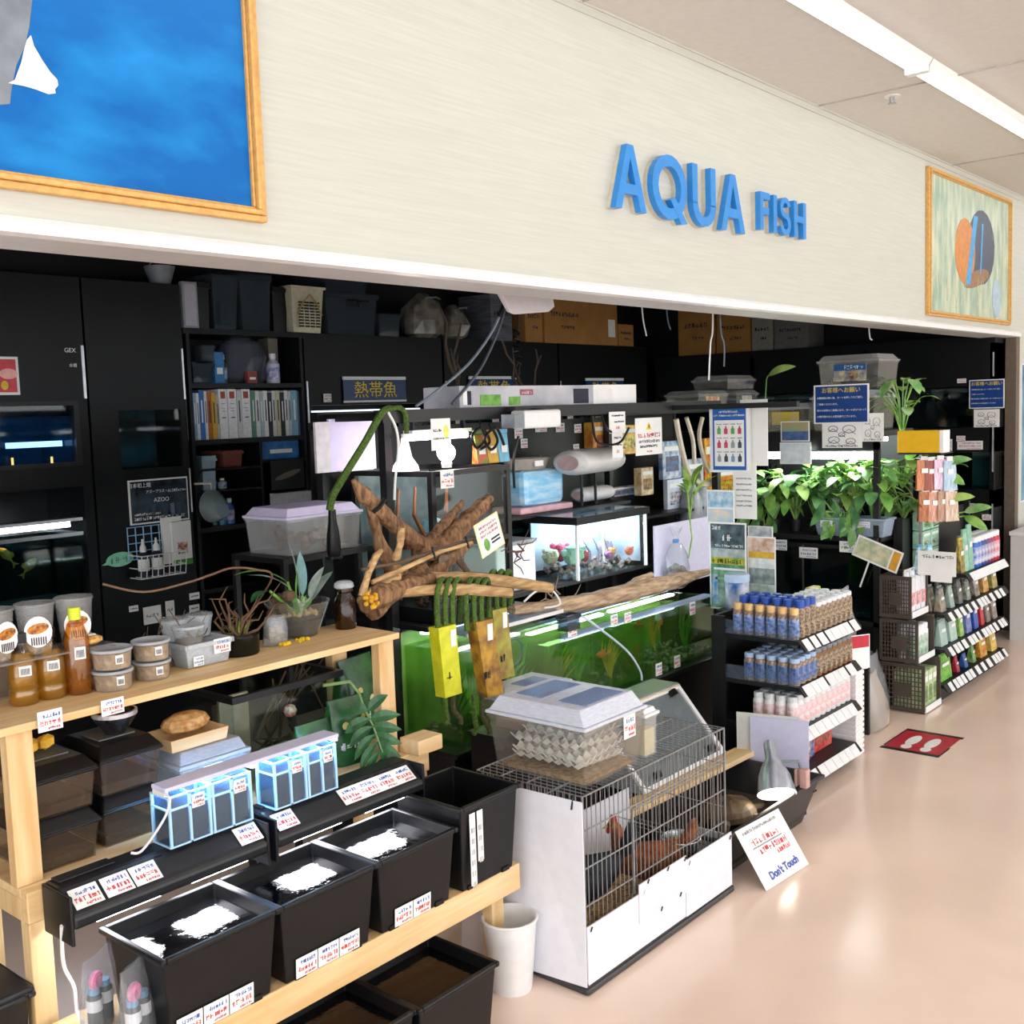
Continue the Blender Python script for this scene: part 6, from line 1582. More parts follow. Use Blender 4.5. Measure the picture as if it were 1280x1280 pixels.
# lidded tub behind the vine
q0, q1 = at(358, 690, Y=3.0), at(455, 690, Y=3.0)
tb = thing('side_stand', (q0.x-.03, 2.98, 0), label='black low stand behind the glass planter', cat='stand')
zs_ = at(405, 690, Y=3.0).z
part('deck', BLKM, tb, (0, .42, 0, .3, zs_-.02, zs_))
for x in (0, .4): part('leg', BLKM, tb, (x, x+.02, 0, .02, 0, zs_-.02)); part('leg', BLKM, tb, (x, x+.02, .28, .3, 0, zs_-.02))
t = clear_box('lidded_case', ((q0.x+q1.x)/2, 3.12, zs_+.001), (q1.x-q0.x)*.95, .24, at(405, 632, Y=3.0).z-zs_, 'clear case with lilac white lid behind the green vine', lid=mat('lid_lilac', 'd8d0ee', .4, var=.05), lid_h=.035)
b = MB(); r = random.Random(9)
for k in range(30): b.ball((r.uniform(-.11, .11), r.uniform(-.08, .08), .02+r.random()*.06), r.uniform(.012, .024), 6)
b.build('bark', MATS['bark'], t)
t = thing('vine_pot', tuple(at(418, 700, Y=2.86)), label='black tapered sleeve at the foot of the green vine', cat='pot')
t.location.z = at(418, 690, Y=2.82).z
MB().lathe([(.022, -.02), (.026, .0), (.022, .06), (.015, .1), (.013, .14)], 14).build('sleeve', BLACK, t, smooth=True); MB().lathe([(.03, -.028), (.03, -.02)], 14).build('foot', BLACK, t)

# ================================================================ wire cage with hens
CX0, CX1, CY0, CY1, CZ = 2.33, 3.12, 1.775, 2.17, .572
WIRE = mat('cage_wire', 'a8acb0', .35, .8, var=.1)
t = thing('wire_cage', (CX0, CY0, 0), label='wire hen cage with white plastic side sheets on a dark tray', cat='cage')
w, d = CX1-CX0, CY1-CY0
part('tray', mat('tray_dark', '3a3a3c', .5), t, (-.02, w+.03, -.02, d+.02, 0, .022), bev=.008)
MB().ring((-.012, w+.02, -.014, d+.01), (.01, w-.01, .01, d-.01), .022, .034).build('tray_rim', MATS['tray_dark'], t)
part('straw_floor', mat('straw', 'c8a468', .9, scale=70, c2='8a683c', bump=.8), t, (.005, w-.005, .005, d-.005, .034, .05))
b = MB(); r = random.Random(1)
for k in range(140):
    x, y, a = r.uniform(.01, w-.03), r.uniform(.01, d-.02), r.uniform(0, PI)
    b.tube([(x, y, .052+r.random()*.012), (x+.03*math.cos(a), y+.03*math.sin(a), .053+r.random()*.014)], .0015, 3)
o = b.build('loose_straw', mat('straw_blade', 'd8b878', .8), t); o['kind'] = 'stuff'
def wires(name, axis, fixed, u0, u1, v0, v1, du, vs, r=.0014):
    b = MB()
    n = max(2, round((u1-u0)/du))
    def P(u, v): return (u, fixed, v) if axis == 'Y' else (fixed, u, v) if axis == 'X' else (u, v, fixed)
    for k in range(n+1):
        u = u0+(u1-u0)*k/n; b.tube([P(u, v0), P(u, v1)], r, 4, cap=False)
    for v in vs: b.tube([P(u0, v), P(u1, v)], r*1.5, 4, cap=False)
    return b.build(name, WIRE, t)
wires('front_mesh', 'Y', 0, 0, w, .034, CZ, .022, (.034, .14, .25, .36, .47, CZ), .0016)
wires('back_mesh', 'Y', d, 0, w, .034, CZ, .03, (.2, .4, CZ))
wires('side_mesh', 'X', w, 0, d, .034, CZ, .022, (.15, .3, .45, CZ))
wires('side_mesh', 'X', 0, 0, d, .034, CZ, .022, (.15, .3, .45, CZ))
wires('roof_mesh', 'Z', CZ, 0, w, 0, d, .022, (0, .1, .2, .3, d), .0016)
b = MB(); b.tube([(0, -.003, .034), (0, -.003, CZ), (w, -.003, CZ), (w, -.003, .034)], .003, 6); b.tube([(w*.31, -.003, .2), (w*.31, -.003, .46)], .003, 6); b.tube([(w*.31, -.003, .46), (w, -.003, .46)], .002, 6)
b.build('door_frame', WIRE, t)
SHT = mat('white_sheet', 'e4e6ee', .5, var=.03)
# sheets
b = MB(); b.v = [(-.012, -.012, .024), (-.03, d*.5, .022), (-.05, d+.04, .02), (-.012, -.012, CZ-.01), (-.016, d*.5, CZ-.012), (-.02, d+.04, CZ-.03)]
b.v += [(x-.004, y, z) for x, y, z in b.v]
b.f = [(0, 1, 4, 3), (1, 2, 5, 4), (6, 9, 10, 7), (7, 10, 11, 8), (0, 3, 9, 6), (2, 8, 11, 5), (3, 4, 10, 9), (4, 5, 11, 10), (0, 6, 7, 1), (1, 7, 8, 2)]; b.m = [0]*10
b.build('side_sheet', SHT, t)
part('front_sheet', SHT, t, (-.01, w*.645, -.016, -.012, .03, .2))
part('front_sheet', SHT, t, (w*.645, w+.01, -.02, -.0165, .03, .215))
part('door_sheet', SHT, t, (w*.31, w*.645, -.0205, -.017, .11, .232))
part('end_sheet', SHT, t, (w+.012, w+.016, -.012, d*.3, .03, .2))
part('divider_sheet', SHT, t, (.12, w-.03, d-.03, d-.026, .05, .3))
for x, z, y in ((.005, .19, -.016), (.27, .2, -.016), (.29, .228, -.0205), (.4, .228, -.0205), (.5, .225, -.0205), (.53, .2, -.0165), (.36, .115, -.0205), (.47, .12, -.0205), (w-.003, .2, -.02)):
    MB().tube([(x-.004, y-.003, z-.006), (x+.004, y-.003, z+.006)], .0022, 5).build('cable_tie', BLACK, t)
for y in (.02, .3): MB().tube([(-.022, y, CZ-.035), (-.01, y, CZ+.004)], .003, 5).build('cable_tie', BLACK, t)
# feeding bowls in the cage
for k, (x, y, z, r_, lab) in enumerate(((2.98, 1.86, .17, .062, 'steel feed bowl hooked inside the cage front'), (2.42, 2.0, .3, .045, 'clear water bowl hooked inside the cage wall'))):
    q = thing('feed_bowl', (x, y, z), label=lab, cat='bowl')
    m = STEEL if k == 0 else PLAST
    MB().lathe([(r_*.6, 0), (r_*.9, .02), (r_, .05), (r_*.95, .05), (r_*.8, .012), (.001, .01)], 24).build('bowl', m, q, smooth=True)
    MB().tube([((r_+.001)*math.cos(a), (r_+.001)*math.sin(a), .05) for a in (2*PI*j/24 for j in range(25))], .003, 6).build('rim', STEEL, q)
    MB().lathe([(r_*.85, .03), (.001, .034)], 16, cap=False).build('feed', mat('grain', 'c8a860', .9, scale=120, c2='8a6a34'), q)
    MB().tube([(0, r_, .045), (0, r_+.03, .06), (0, CY1-y-.002, .065)], .003, 5).build('hook', STEEL, q)
def hen(loc, rz, c, c2, label, s=1.0):
    t = thing('hen', loc, rz, label, 'hen')
    m = mat('feather_'+c, c, .7, scale=40, c2=c2, bump=.5)
    P = [(-.15, 0, .2), (-.12, 0, .17), (-.06, 0, .14), (.0, 0, .125), (.06, 0, .14), (.09, 0, .18), (.105, 0, .23), (.115, 0, .265), (.13, 0, .275), (.142, 0, .272)]
    P = [(x*s, y*s, z*s) for x, y, z in P]
    b = MB(); b.tube(P, [k*s for k in (.012, .04, .066, .075, .066, .045, .03, .025, .024, .01)], 14)
    b.build('body', m, t, smooth=True)
    for k in range(6):
        a = (k-2.5)*.12
        MB().leaf((-.13*s, 0, .18*s), (-.2*s, .15*s*a, (.29-.05*abs(a))*s), .02*s, .15, up=(0, 1, 0)).build('tail_feather', m, t)
    for sd in (-1, 1):
        b = MB(); b.ball((-.01*s, sd*.062*s, .135*s), .055*s, 10, sx=1.5, sy=.3, sz=.75); b.build('wing', m, t, smooth=True)
        lg = MB().tube([(.01*s, sd*.028*s, .075*s), (.0, sd*.028*s, .04*s), (.008*s, sd*.028*s, .006*s)], .005*s, 6).build('leg', mat('leg_horn', 'c8a050', .6), t)
        b = MB()
        for a in (-.5, 0, .5, PI): b.tube([(.008*s, sd*.028*s, .005*s), (.008*s+.03*s*math.cos(a), sd*.028*s+.03*s*math.sin(a), .004*s)], .003*s, 5)
        b.build('toes', MATS['leg_horn'], lg)
        MB().ball((.13*s, sd*.02*s, .28*s), .005*s, 6).build('eye', INK, t)
    MB().prism([(.105*s, .29*s), (.11*s, .315*s), (.12*s, .305*s), (.127*s, .32*s), (.135*s, .3*s), (.14*s, .285*s)], -.004*s, .004*s).build('comb', mat('comb_red', 'c02a28', .5), t)
    b = MB(); b.tube([(.142*s, 0, .272*s), (.165*s, 0, .262*s)], [.008*s, .001], 6); b.build('beak', MATS['leg_horn'], t)
    MB().ball((.142*s, 0, .255*s), .01*s, 7, sz=1.5).build('wattle', MATS['comb_red'], t)
    return t
hen((2.58, 1.99, .052), 2.6, '14161a', '24303a', 'black hen with raised tail inside the wire cage', 1.0)
hen((2.87, 1.93, .052), 2.3, 'a05a28', '6a3818', 'reddish brown hen with red comb inside the wire cage', .85)
# ---- egg tray box on the cage
t = clear_box('egg_tray_box', (2.515, 1.965, CZ+.003), .30, .36, .225, 'clear box full of grey egg trays on the cage roof', lid=clear('frost_lid', 'eef2fa', milk=.7, milk_c='e4eaf8', rough=.25), lid_h=.05, taper=.1, body=clear('box_clear', 'fafaf8', milk=.03, gloss=1))
l = [c_ for c_ in t.children if c_.name.startswith('lid')][0]
for y in (-.09, .07): MB().box(-.09, .1, y-.05, y+.05, .2245, .227).build('lid_window', clear('window_blue', 'c8d4e8', milk=.5, milk_c='9ab0dc'), l)
PULP = mat('egg_pulp', 'e2dfd8', .9, scale=30, var=.08)
def egg_tray(z, dx, rz, n=6, m=7, s=.036):
    b = MB(); V = {}
    N_, M_ = n*2+1, m*2+1
    for i in range(N_):
        for j in range(M_):
            hgt = .024 if (i+j) % 2 == 0 and i % 2 == 0 else (0 if i % 2 == 1 and j % 2 == 1 else .012)
            b.v.append(((i-(N_-1)/2)*s*.5, (j-(M_-1)/2)*s*.5, hgt))
    for i in range(N_-1):
        for j in range(M_-1): b.f.append((i*M_+j, (i+1)*M_+j, (i+1)*M_+j+1, i*M_+j+1)); b.m.append(0)
    o = b.build('egg_tray', PULP, t, (dx, 0, z), rot=rz)
    sm = o.modifiers.new('thick', 'SOLIDIFY'); sm.thickness = .003
    return o
egg_tray(.03, 0, (.0, .05, .0)); egg_tray(.055, .004, (.05, -.1, .05)); egg_tray(.082, -.005, (-.05, .08, -.04)); egg_tray(.105, .01, (.1, -.05, .1), 5, 6)
MB().frus((-.12, .12, -.15, .15), .004, (-.125, .125, -.155, .155), .018).build('bran', CHIPS, t)
price_card(t, .07, -.182, .1, .06, .07, seed=55)
t = clear_box('oat_tub', (2.735, 1.85, CZ+.003), .065, .085, .15, 'slim clear tub of oats beside the egg tray box', lid=WHITEP, lid_h=.02, taper=.05)
MB().box(-.027, .027, -.036, .036, .003, .085).build('oats', mat('oats', 'd8c48a', .9, scale=120), t)
st = thing('black_crate', (2.66, 2.24, 0), label='black crate block standing behind the wire cage', cat='crate')
part('body', BLACK, st, (0, .36, 0, .26, 0, .54)); part('top_lip', BLACK, st, (-.008, .368, -.008, .268, .54, .555))
t = clear_box('small_lid_box', (2.84, 2.37, .556), .26, .22, .15, 'smaller clear box with frosted lid behind egg tray box', lid=MATS['frost_lid'], lid_h=.04, body=MATS['box_clear'])
MB().box(-.06, .06, -.04, .04, .1505, .153).build('lid_window', MATS['window_blue'], [c_ for c_ in t.children if c_.name.startswith('lid')][0])
price_card(t, .085, -.112, .04, .05, .06, seed=56); MB().box(-.1, .1, -.08, .08, .004, .05).build('bedding', mat('pink_bedding', 'b89a90', .9, scale=60), t)
# bucket
q = at(640, 1256, Z=0)
t = thing('paper_bucket', (2.225, 1.965, 0), label='plain white paper bucket between the rack and the cage', cat='bucket')
MB().lathe([(.058, 0), (.059, .003), (.078, .21), (.074, .21), (.056, .006), (.001, .006)], 30).build('body', WHITEP, t, smooth=True)
MB().tube([(.079*math.cos(a), .079*math.sin(a), .21) for a in (2*PI*k/30 for k in range(31))], .0045, 7).build('rolled_rim', WHITEP, t, smooth=True)
# ---- tortoise tub
t = thing('tortoise_tub', (3.53, 2.04, 0), label='long black tub with soil holding a tortoise', cat='tub')
MB().tray((-.33, .31, -.2, .2), 0, (-.4, .4, -.24, .24), .175, .006, lip=.012).build('body', mat('tub_charcoal', '2c2c2e', .4), t, bev=.005)
MB().box(-.35, .33, -.21, .21, .03, .06).build('soil', MATS['dark_soil'], t)
for x in (.33, .345): part('drain_hole', BLACK, t, (x, x+.006, -.2435, -.238, .125, .13))
b = MB(); r = random.Random(5)
for k in range(26): b.ball((r.uniform(-.3, -.14), r.uniform(-.16, -.06), .066+r.random()*.015), r.uniform(.008, .015), 6)
b.build('chopped_food', mat('veg_orange', 'e8a030', .6, scale=60, c2='e8d060'), t)
t = thing('tortoise', (3.53, 1.99, .061), rz=-.4, label='brown tortoise resting on soil in black tub', cat='tortoise')
b = MB(); n = 16; J = 6
for j in range(J+1):
    a = PI/2*j/J; rr = math.cos(a)
    b.v += [(.12*rr*math.cos(2*PI*k/n), .09*rr*math.sin(2*PI*k/n), .03+.075*math.sin(a)*(1+.06*math.cos(6*2*PI*k/n))) for k in range(n)]
for j in range(J):
    for k in range(n): b.f.append((j*n+k, j*n+(k+1) % n, (j+1)*n+(k+1) % n, (j+1)*n+k)); b.m.append(0)
b.f.append(tuple(reversed(range(n)))); b.m.append(0)
b.build('shell', mat('tortoise_shell', '3a2e20', .6, scale=18, c2='6a543a', bump=.6), t)
for x, y in ((.08, .08), (.08, -.08), (-.08, .08), (-.08, -.08)): MB().tube([(x*.7, y*.7, .035), (x, y, .03), (x*1.1, y*1.1, .004)], [.02, .018, .014], 8).build('leg', mat('tortoise_skin', '544a38', .8, scale=60, bump=.5), t)
b = MB(); b.tube([(.1, 0, .04), (.15, 0, .05), (.175, 0, .052)], [.018, .022, .012], 9); hd = b.build('head', MATS['tortoise_skin'], t, smooth=True)
for s_ in (-1, 1): MB().ball((.16, s_*.017, .058), .004, 6).build('eye', INK, hd)
MB().tube([(-.11, 0, .035), (-.145, 0, .02)], [.01, .003], 6).build('tail', MATS['tortoise_skin'], t)
# plank and grey case over the tub
t = thing('pine_plank', (3.52, 2.17, .178), rz=-.03, label='pine plank laid across the tortoise tub', cat='plank')
part('plank', PINE, t, (-.46, .46, -.04, .05, .002, .024), bev=.003); part('end_block', mat('red_end', '8a4034', .6), t, (-.47, -.461, -.04, .05, .002, .03))
t = thing('reptile_case', (3.57, 2.32, 0), label='grey reptile case with white-rimmed sloping clear front', cat='case')
GC = mat('case_grey', '8a9092', .4)
part('support', BLACK, t, (-.28, .28, -.0, .2, 0, .2))
b = MB().prism([(-.12, .205), (.22, .205), (.22, .46), (.1, .46)], -.3, -.292, ax='X'); b.build('side_wall', FROST, t)
b = MB().prism([(-.12, .205), (.22, .205), (.22, .46), (.1, .46)], .292, .3, ax='X'); b.build('side_wall', FROST, t)
part('floor_pan', GC, t, (-.292, .292, -.12, .22, .203, .212)); part('back_wall', GC, t, (-.292, .292, .212, .22, .212, .46))
part('top_cover', GC, t, (-.3, .3, .09, .225, .46, .475), bev=.003); part('top_wood', PINE, t, (-.02, .3, .085, .1, .456, .468))
def slant(x0, x1, u0, u1, m, nm, th=.006, off=0):
    # panel in the sloping plane from (y=-.12,z=.205) to (y=.1,z=.46)
    def S_(x, u, o): return (x, -.12+.22*u-.757*o, .205+.255*u+.653*o)
    b = MB(); b.v = [S_(x, u, o) for o in (off, off+th) for x, u in ((x0, u0), (x1, u0), (x1, u1), (x0, u1))]
    b.f = [(0, 3, 2, 1), (4, 5, 6, 7), (0, 1, 5, 4), (1, 2, 6, 5), (2, 3, 7, 6), (3, 0, 4, 7)]; b.m = [0]*6
    return b.build(nm, m, t)
slant(-.29, .29, .02, .98, clear('front_grey', 'd4dadc', milk=.3, milk_c='aab4b8', gloss=1), 'front_pane')
for a in ((-.3, .3, 0, .05), (-.3, .3, .95, 1), (-.3, -.28, .05, .95), (.28, .3, .05, .95)): slant(*a, WHITEP, 'front_rim', .012, .002)
for x, u in ((.2, .88), (.2, .08), (-.2, .08)): slant(x, x+.03, u, u+.08, BLACK, 'latch', .02, .012)
MB().ball((0, .05, .235), .05, 9, sz=.5).build('hide_rock', CHIPS, t); MB().ball((-.26, .15, .482), .012, 8).build('yellow_toy', mat('toy_yellow', 'd8d82c', .5), t); part('memo', mat('memo_yellow', 'd8d890', .6), t, (-.22, -.16, .12, .17, .4755, .4765))
# clamp lamp
t = thing('clamp_lamp', (3.78, 1.80, .177), label='glowing metal clamp lamp on the tortoise tub rim', cat='lamp')
M0 = Matrix.Rotation(-.75, 4, 'Y') @ Matrix.Rotation(-.25, 4, 'X')
def lathe_at(prof, n, M, o):
    b = MB(); b.lathe(prof, n, cap=False); b.v = [tuple(M @ (Vector(v)*1.2)+Vector(o)) for v in b.v]; return b
AL = mat('lamp_alu', 'b8c0d0', .3, .7)
o_ = (-.15, .04, -.0)
M0 = Matrix.Rotation(.55, 4, 'Y') @ Matrix.Rotation(-.4, 4, 'X')
lathe_at([(.062, 0), (.06, .01), (.05, .06), (.032, .1), (.02, .115), (.02, .165), (.014, .175), (.001, .176)], 24, M0, o_).build('shade', AL, t, smooth=True)
lathe_at([(.001, .012), (.057, .012)], 24, M0, o_).build('bulb_face', glow('lamp_face', 'fff0d8', 12), t)
MB().tube([M0 @ Vector((0, 0, .13))+Vector(o_), Vector((-.03, .01, .1)), Vector((-.02, .0, .06))], .007, 6).build('arm', GREYP, t)
part('clamp_jaw', mat('clamp_pink', 'c8a098', .5), t, (-.045, -.012, -.03, .0, .002, .075), bev=.004); part('clamp_jaw', MATS['clamp_pink'], t, (-.045, -.012, .012, .022, .002, .07), bev=.004)
# Don't Touch card
TL, TR_ = at(918, 1044, Z=.178), at(969, 1009, Z=.178); BL, BR = at(958, 1114, Z=.002), at(1011, 1080, Z=.002)
t = thing('touch_notice', tuple(BL), label='handwritten white Don\'t Touch card leaning on the tub', cat='notice')
ux = (BR-BL); wc = ux.length; ux.normalize(); uy = (((TL+TR_)/2)-((BL+BR)/2)); hc = uy.length; uy.normalize(); un_ = ux.cross(uy).normalized()
Mx = Matrix((ux, uy, un_)).transposed()
t.rotation_euler = Mx.to_euler()
MB().box(0, wc, 0, hc, -.001, .0005).build('card', CARD, t)
def hw(y, x0, x1, h, m, seed, nm):
    b = MB(); scrib(b, x0, x1, 0, h, 0, y=-.0012, w=.003, seed=seed)
    b.v = [(x, y+z, -yy) for x, yy, z in b.v]; return b.build(nm, m, t)
hw(hc*.88, wc*.1, wc*.85, hc*.05, mat('pencil_grey', '9a9aa0', .7), 2, 'grey_writing')
hw(hc*.66, wc*.18, wc*.75, hc*.11, REDINK, 5, 'red_writing'); hw(hc*.5, wc*.26, wc*.85, hc*.11, REDINK, 7, 'red_writing'); hw(hc*.39, wc*.55, wc*.85, hc*.085, REDINK, 9, 'red_writing')
hw(hc*.62, wc*.15, wc*.8, .0025, mat('rule_grey', 'b0b4ba', .7), 3, 'ruled_line')
text('blue_lettering', "Don't Touch", hc*.17, BLUEINK, t, (wc*.52, hc*.16, .0012), rot=(0, 0, .03), bold=.0015)
# floor mat with footprints
MX0, MX1, MY0, MY1 = 4.91, 5.27, 1.68, 1.955
t = thing('floor_marker', (MX0, MY0, .001), label='red floor sticker with white footprints and black borders', cat='floor sticker')
w, d = MX1-MX0, MY1-MY0
part('red_field', mat('marker_red', 'b81e34', .45), t, (.03, w-.03, .008, d-.008, 0, .0012))
part('black_border', BLACK, t, (0, .03, 0, d, 0, .0014)); part('black_border', BLACK, t, (w-.03, w, 0, d, 0, .0014)); part('black_border', BLACK, t, (.03, w*.45, 0, .008, 0, .0014)); part('black_border', BLACK, t, (.05, w-.03, d-.008, d, 0, .0014))
for y in (d*.33, d*.66):
    fo = MB().prism(ell(w*.52, y, .085, .028, 0, 20), .0014, .002, ax='Z').build('footprint', CARD, t); MB().prism(ell(w*.22, y-.004, .035, .024, 0, 16), .0014, .002, ax='Z').build('heel_print', CARD, t)
# ================================================================ small things at the plank end
def pouch_mesh(w, d, h, seed):
    b = MB(); n = 16; r = random.Random(seed)
    for k, z, y in [(.9, 0, .9), (1, .06, 1), (1.02, .4, 1), (.98, .7, .6), (1.0, .9, .2), (1.04, 1, .06)]:
        b.v += [(w/2*k*math.copysign(abs(math.cos(2*PI*j/n))**.5, math.cos(2*PI*j/n))*r.uniform(.95, 1.05), d/2*y*math.sin(2*PI*j/n)*r.uniform(.8, 1.2), h*z*(1+r.uniform(-.03, .03))) for j in range(n)]
    for k in range(5):
        for j in range(n): b.f.append((k*n+j, k*n+(j+1) % n, (k+1)*n+(j+1) % n, (k+1)*n+j)); b.m.append(0)
    b.f.append(tuple(reversed(range(n)))); b.m.append(0)
    return b
PINKS = mat('pink_foam', 'e08ab0', .6)
for k, (x, y, s_, lab) in enumerate(((1.075, 2.12, 1, 'clear zip bag with pink-topped dark tubes by pine leg'), (1.10, 2.01, 1.05, 'crinkled clear bag with pink and dark tubes on plank'))):
    t = thing('toy_bag', (x, y, .3615), rz=.5, label=lab, cat='bag')
    pouch_mesh(.105*s_, .05, .175*s_, 21+k).build('film', FILM, t)
    for j in range(2):
        o = MB().lathe([(.014, .01), (.016, .02), (.016, .09), (.013, .095)], 14, c=(-.02+.038*j, 0)).build('dark_tube', mat('tube_green', '1c3430', .4), t, smooth=True)
        MB().lathe([(.0165, .06), (.0165, .085)], 14, c=(-.02+.038*j, 0), cap=False).build('barcode_label', CARD, o); MB().lathe([(.012, .095), (.012, .108)], 12, c=(-.02+.038*j, 0)).build('blue_cap', mat('cap_blue', '6fa8c8', .5), o)
    MB().tube([(-.02+.013*math.cos(a), -.006, .125+.013*math.sin(a)) for a in (2*PI*j/14 for j in range(15))], .008, 7).build('pink_ring', PINKS, t)
t = thing('dark_tote', (.84, 2.44, 0), label='large dark storage tote beside the pine rack', cat='tote')
MB().tray((-.2, .13, -.16, .16), 0, (-.22, .15, -.18, .18), .44, .008, lip=.012).build('body', mat('tote_navy', '10141a', .35), t, bev=.008); MB().box(-.23, .16, -.19, .19, .435, .455).build('lid', MATS['tote_navy'], t, bev=.008)

# ================================================================ end gondola with bottles (X 4.08-4.66, Y 1.97-2.36)
GX0, GX1, GY0, GY1 = 4.08, 4.66, 1.965, 2.36
t = thing('bottle_gondola', (GX0, GY0, 0), label='black end gondola shelf full of small fish food bottles', cat='shelf')
w, d = GX1-GX0, GY1-GY0
SZ = (.09, .285, .47, .665)
part('back_panel', BLKM, t, (0, w, d-.02, d, 0, .74)); part('upright', BLKM, t, (-.02, 0, d-.06, d, 0, .74)); part('upright', BLKM, t, (w, w+.02, d-.06, d, 0, .74)); part('plinth', BLKM, t, (0, w, .06, d-.02, 0, .07))
RAILM = mat('rail_card', 'e8ecee', .5, var=.05)
for k, z in enumerate(SZ):
    part('shelf', BLKM, t, (0, w, 0, d-.02, z-.02, z))
    b = MB().prism([(0, z), (-.03, z-.035), (-.026, z-.04), (.004, z-.006)], 0, w, ax='X'); b.build('price_rail', BLKM, t)
    r = random.Random(k); x = .02
    while x < w-.07:
        cw = r.uniform(.045, .075)
        b = MB(); b.v = [(x, -.004, z), (x+cw, -.004, z), (x+cw, -.036, z-.042), (x, -.036, z-.042)]; b.v += [(p[0], p[1]-.0015, p[2]+.0015) for p in b.v]
        b.f = [(4, 7, 6, 5), (0, 1, 2, 3), (0, 4, 5, 1), (1, 5, 6, 2), (2, 6, 7, 3), (3, 7, 4, 0)]; b.m = [0]*6
        b.build('price_tag', RAILM, t); x += cw+r.choice((.004, .004, .02))
    if k > 1: part('side_guard', clear('guard_clear', 'f0f4fa', milk=.08, milk_c='a8c0e0'), t, (-.004, -.001, 0, d-.02, z, z+.06))
def small_bottle(name, r, h, body, capm, label, cat, group, band=None, sq=False, cap_h=.2):
    t = thing(name, label=label, cat=cat, group=group)
    n = 12
    MB().lathe([(r*.92, 0), (r, .004), (r, h*(.98-cap_h)-.008), (r*.75, h*(1-cap_h))], n).build('body', body, t, smooth=True)
    MB().lathe([(r*.88, h*(1-cap_h)), (r*.88, h*.98), (r*.8, h)], n).build('cap', capm, t)
    if band: MB().lathe([(r*1.02, h*.12), (r*1.02, h*(.85-cap_h))], n, cap=False).build('label_band', band, t)
    return t
BLU = mat('cap_royal', '1d4fae', .4); ORG = mat('cap_cream', 'e6c084', .45); WCAP = mat('cap_white', 'dfe4ea', .4); LBL = mat('cap_lightblue', 'a8c4e8', .4)
FLAKE = mat('flake_mix', '6e4a38', .6, scale=120, c2='b8a890'); FLAK2 = mat('flake_green', '5a5a38', .6, scale=120, c2='a86a44')
BBAND = mat('band_blue', '2f5fa8', .45, scale=60, c2='a8b8d8'); MBAND = mat('band_mixed', '4a3a34', .5, scale=90, c2='b8a484')
NBAND = mat('band_navy', '2c4a86', .5, scale=60, c2='7a90b8')
gA = small_bottle('food_bottle', .021, .13, FLAKE, ORG, 'blue-label food bottle with cream cap on gondola side', 'bottle', 'cream capped bottles on the top shelf', BBAND)
gB = small_bottle('tall_food_bottle', .022, .155, FLAKE, BLU, 'tall food bottle with royal blue cap on top shelf', 'bottle', 'blue capped bottles on the top shelf', MBAND)
gC = small_bottle('food_jar', .024, .125, FLAKE, WCAP, 'brown mixed food jar with white cap on top shelf', 'jar', 'white capped jars on the top shelf', MBAND, cap_h=.14)
gD = small_bottle('blue_food_jar', .024, .115, FLAKE, LBL, 'food jar with pale blue cap on the second gondola shelf', 'jar', 'pale blue capped jars on the second shelf', NBAND, cap_h=.17)
gE = small_bottle('flake_jar', .024, .12, FLAK2, GREYP, 'flake jar with grey cap on the second gondola shelf', 'jar', 'grey capped jars on the second shelf', MBAND, cap_h=.14)
gF = small_bottle('white_bottle', .024, .135, WHITEP, WCAP, 'white water care bottle with red print on third shelf', 'bottle', 'white bottles on the third shelf', mat('band_white', 'e8e4ea', .5, scale=45, c2='e0a8a0'), cap_h=.16)
used = set()
def put(o, loc):
    if o.name not in used: used.add(o.name); o.location = loc; return o
    return dup(o, loc)
for i in range(11):
    for j in range(6):
        x, y = GX0+.027+.0525*i, GY0+.03+.052*j
        if i == 0: put(gA, (x, y, SZ[3]+.001))
        elif i in (1, 2, 3): put(gB, (x, y, SZ[3]+.001))
        elif j < 4: put(gC, (x, y, SZ[3]+.001))
        if j < 5: put(gD if i < 4 else gE, (x, y, SZ[2]+.001))
        if j < 4: put(gF, (x, y+.01, SZ[1]+.001))
def pack(name, x, y, z, w, d, h, c, label, cat='box', c2=None, rz=0, group=None):
    t = thing(name, (x, y, z), rz, label, cat, group)
    MB().box(0, w, 0, d, 0, h).build('carton', mat('pck'+c, c, .45, scale=30, c2=c2), t, bev=.003)
    part('title_band', CARD, t, (w*.1, w*.9, -.0015, 0, h*.72, h*.86)); part('picture_print', mat('pcp'+c, c2 or 'c8b060', .5, scale=50, c2='4a4030'), t, (w*.15, w*.85, -.0015, 0, h*.18, h*.6))
    return t
for k, (x, w_, h_, c, c2, lab) in enumerate(((.01, .05, .13, 'a8b86a', 'e0e0b0', 'light green carton on the lowest gondola shelf'), (.065, .05, .11, 'd8d8c0', '8aa04a', 'cream and green carton on the lowest shelf'), (.12, .05, .12, '7a9a4a', 'e8e8c8', 'leaf green carton near the clamp lamp'), (.175, .06, .14, 'c84030', 'e8d8c0', 'small red and white carton on lowest shelf'), (.24, .055, .16, '2a4a9a', '8aa0d0', 'blue carton beside the big red pack'), (.3, .2, .17, 'b8202c', 'd86a60', 'large bright red pack on the lowest shelf'))):
    pack('shelf_carton', GX0+x, GY0+.03+.01*k, SZ[0]+.001, w_, .09, h_, c, lab, 'carton', c2)
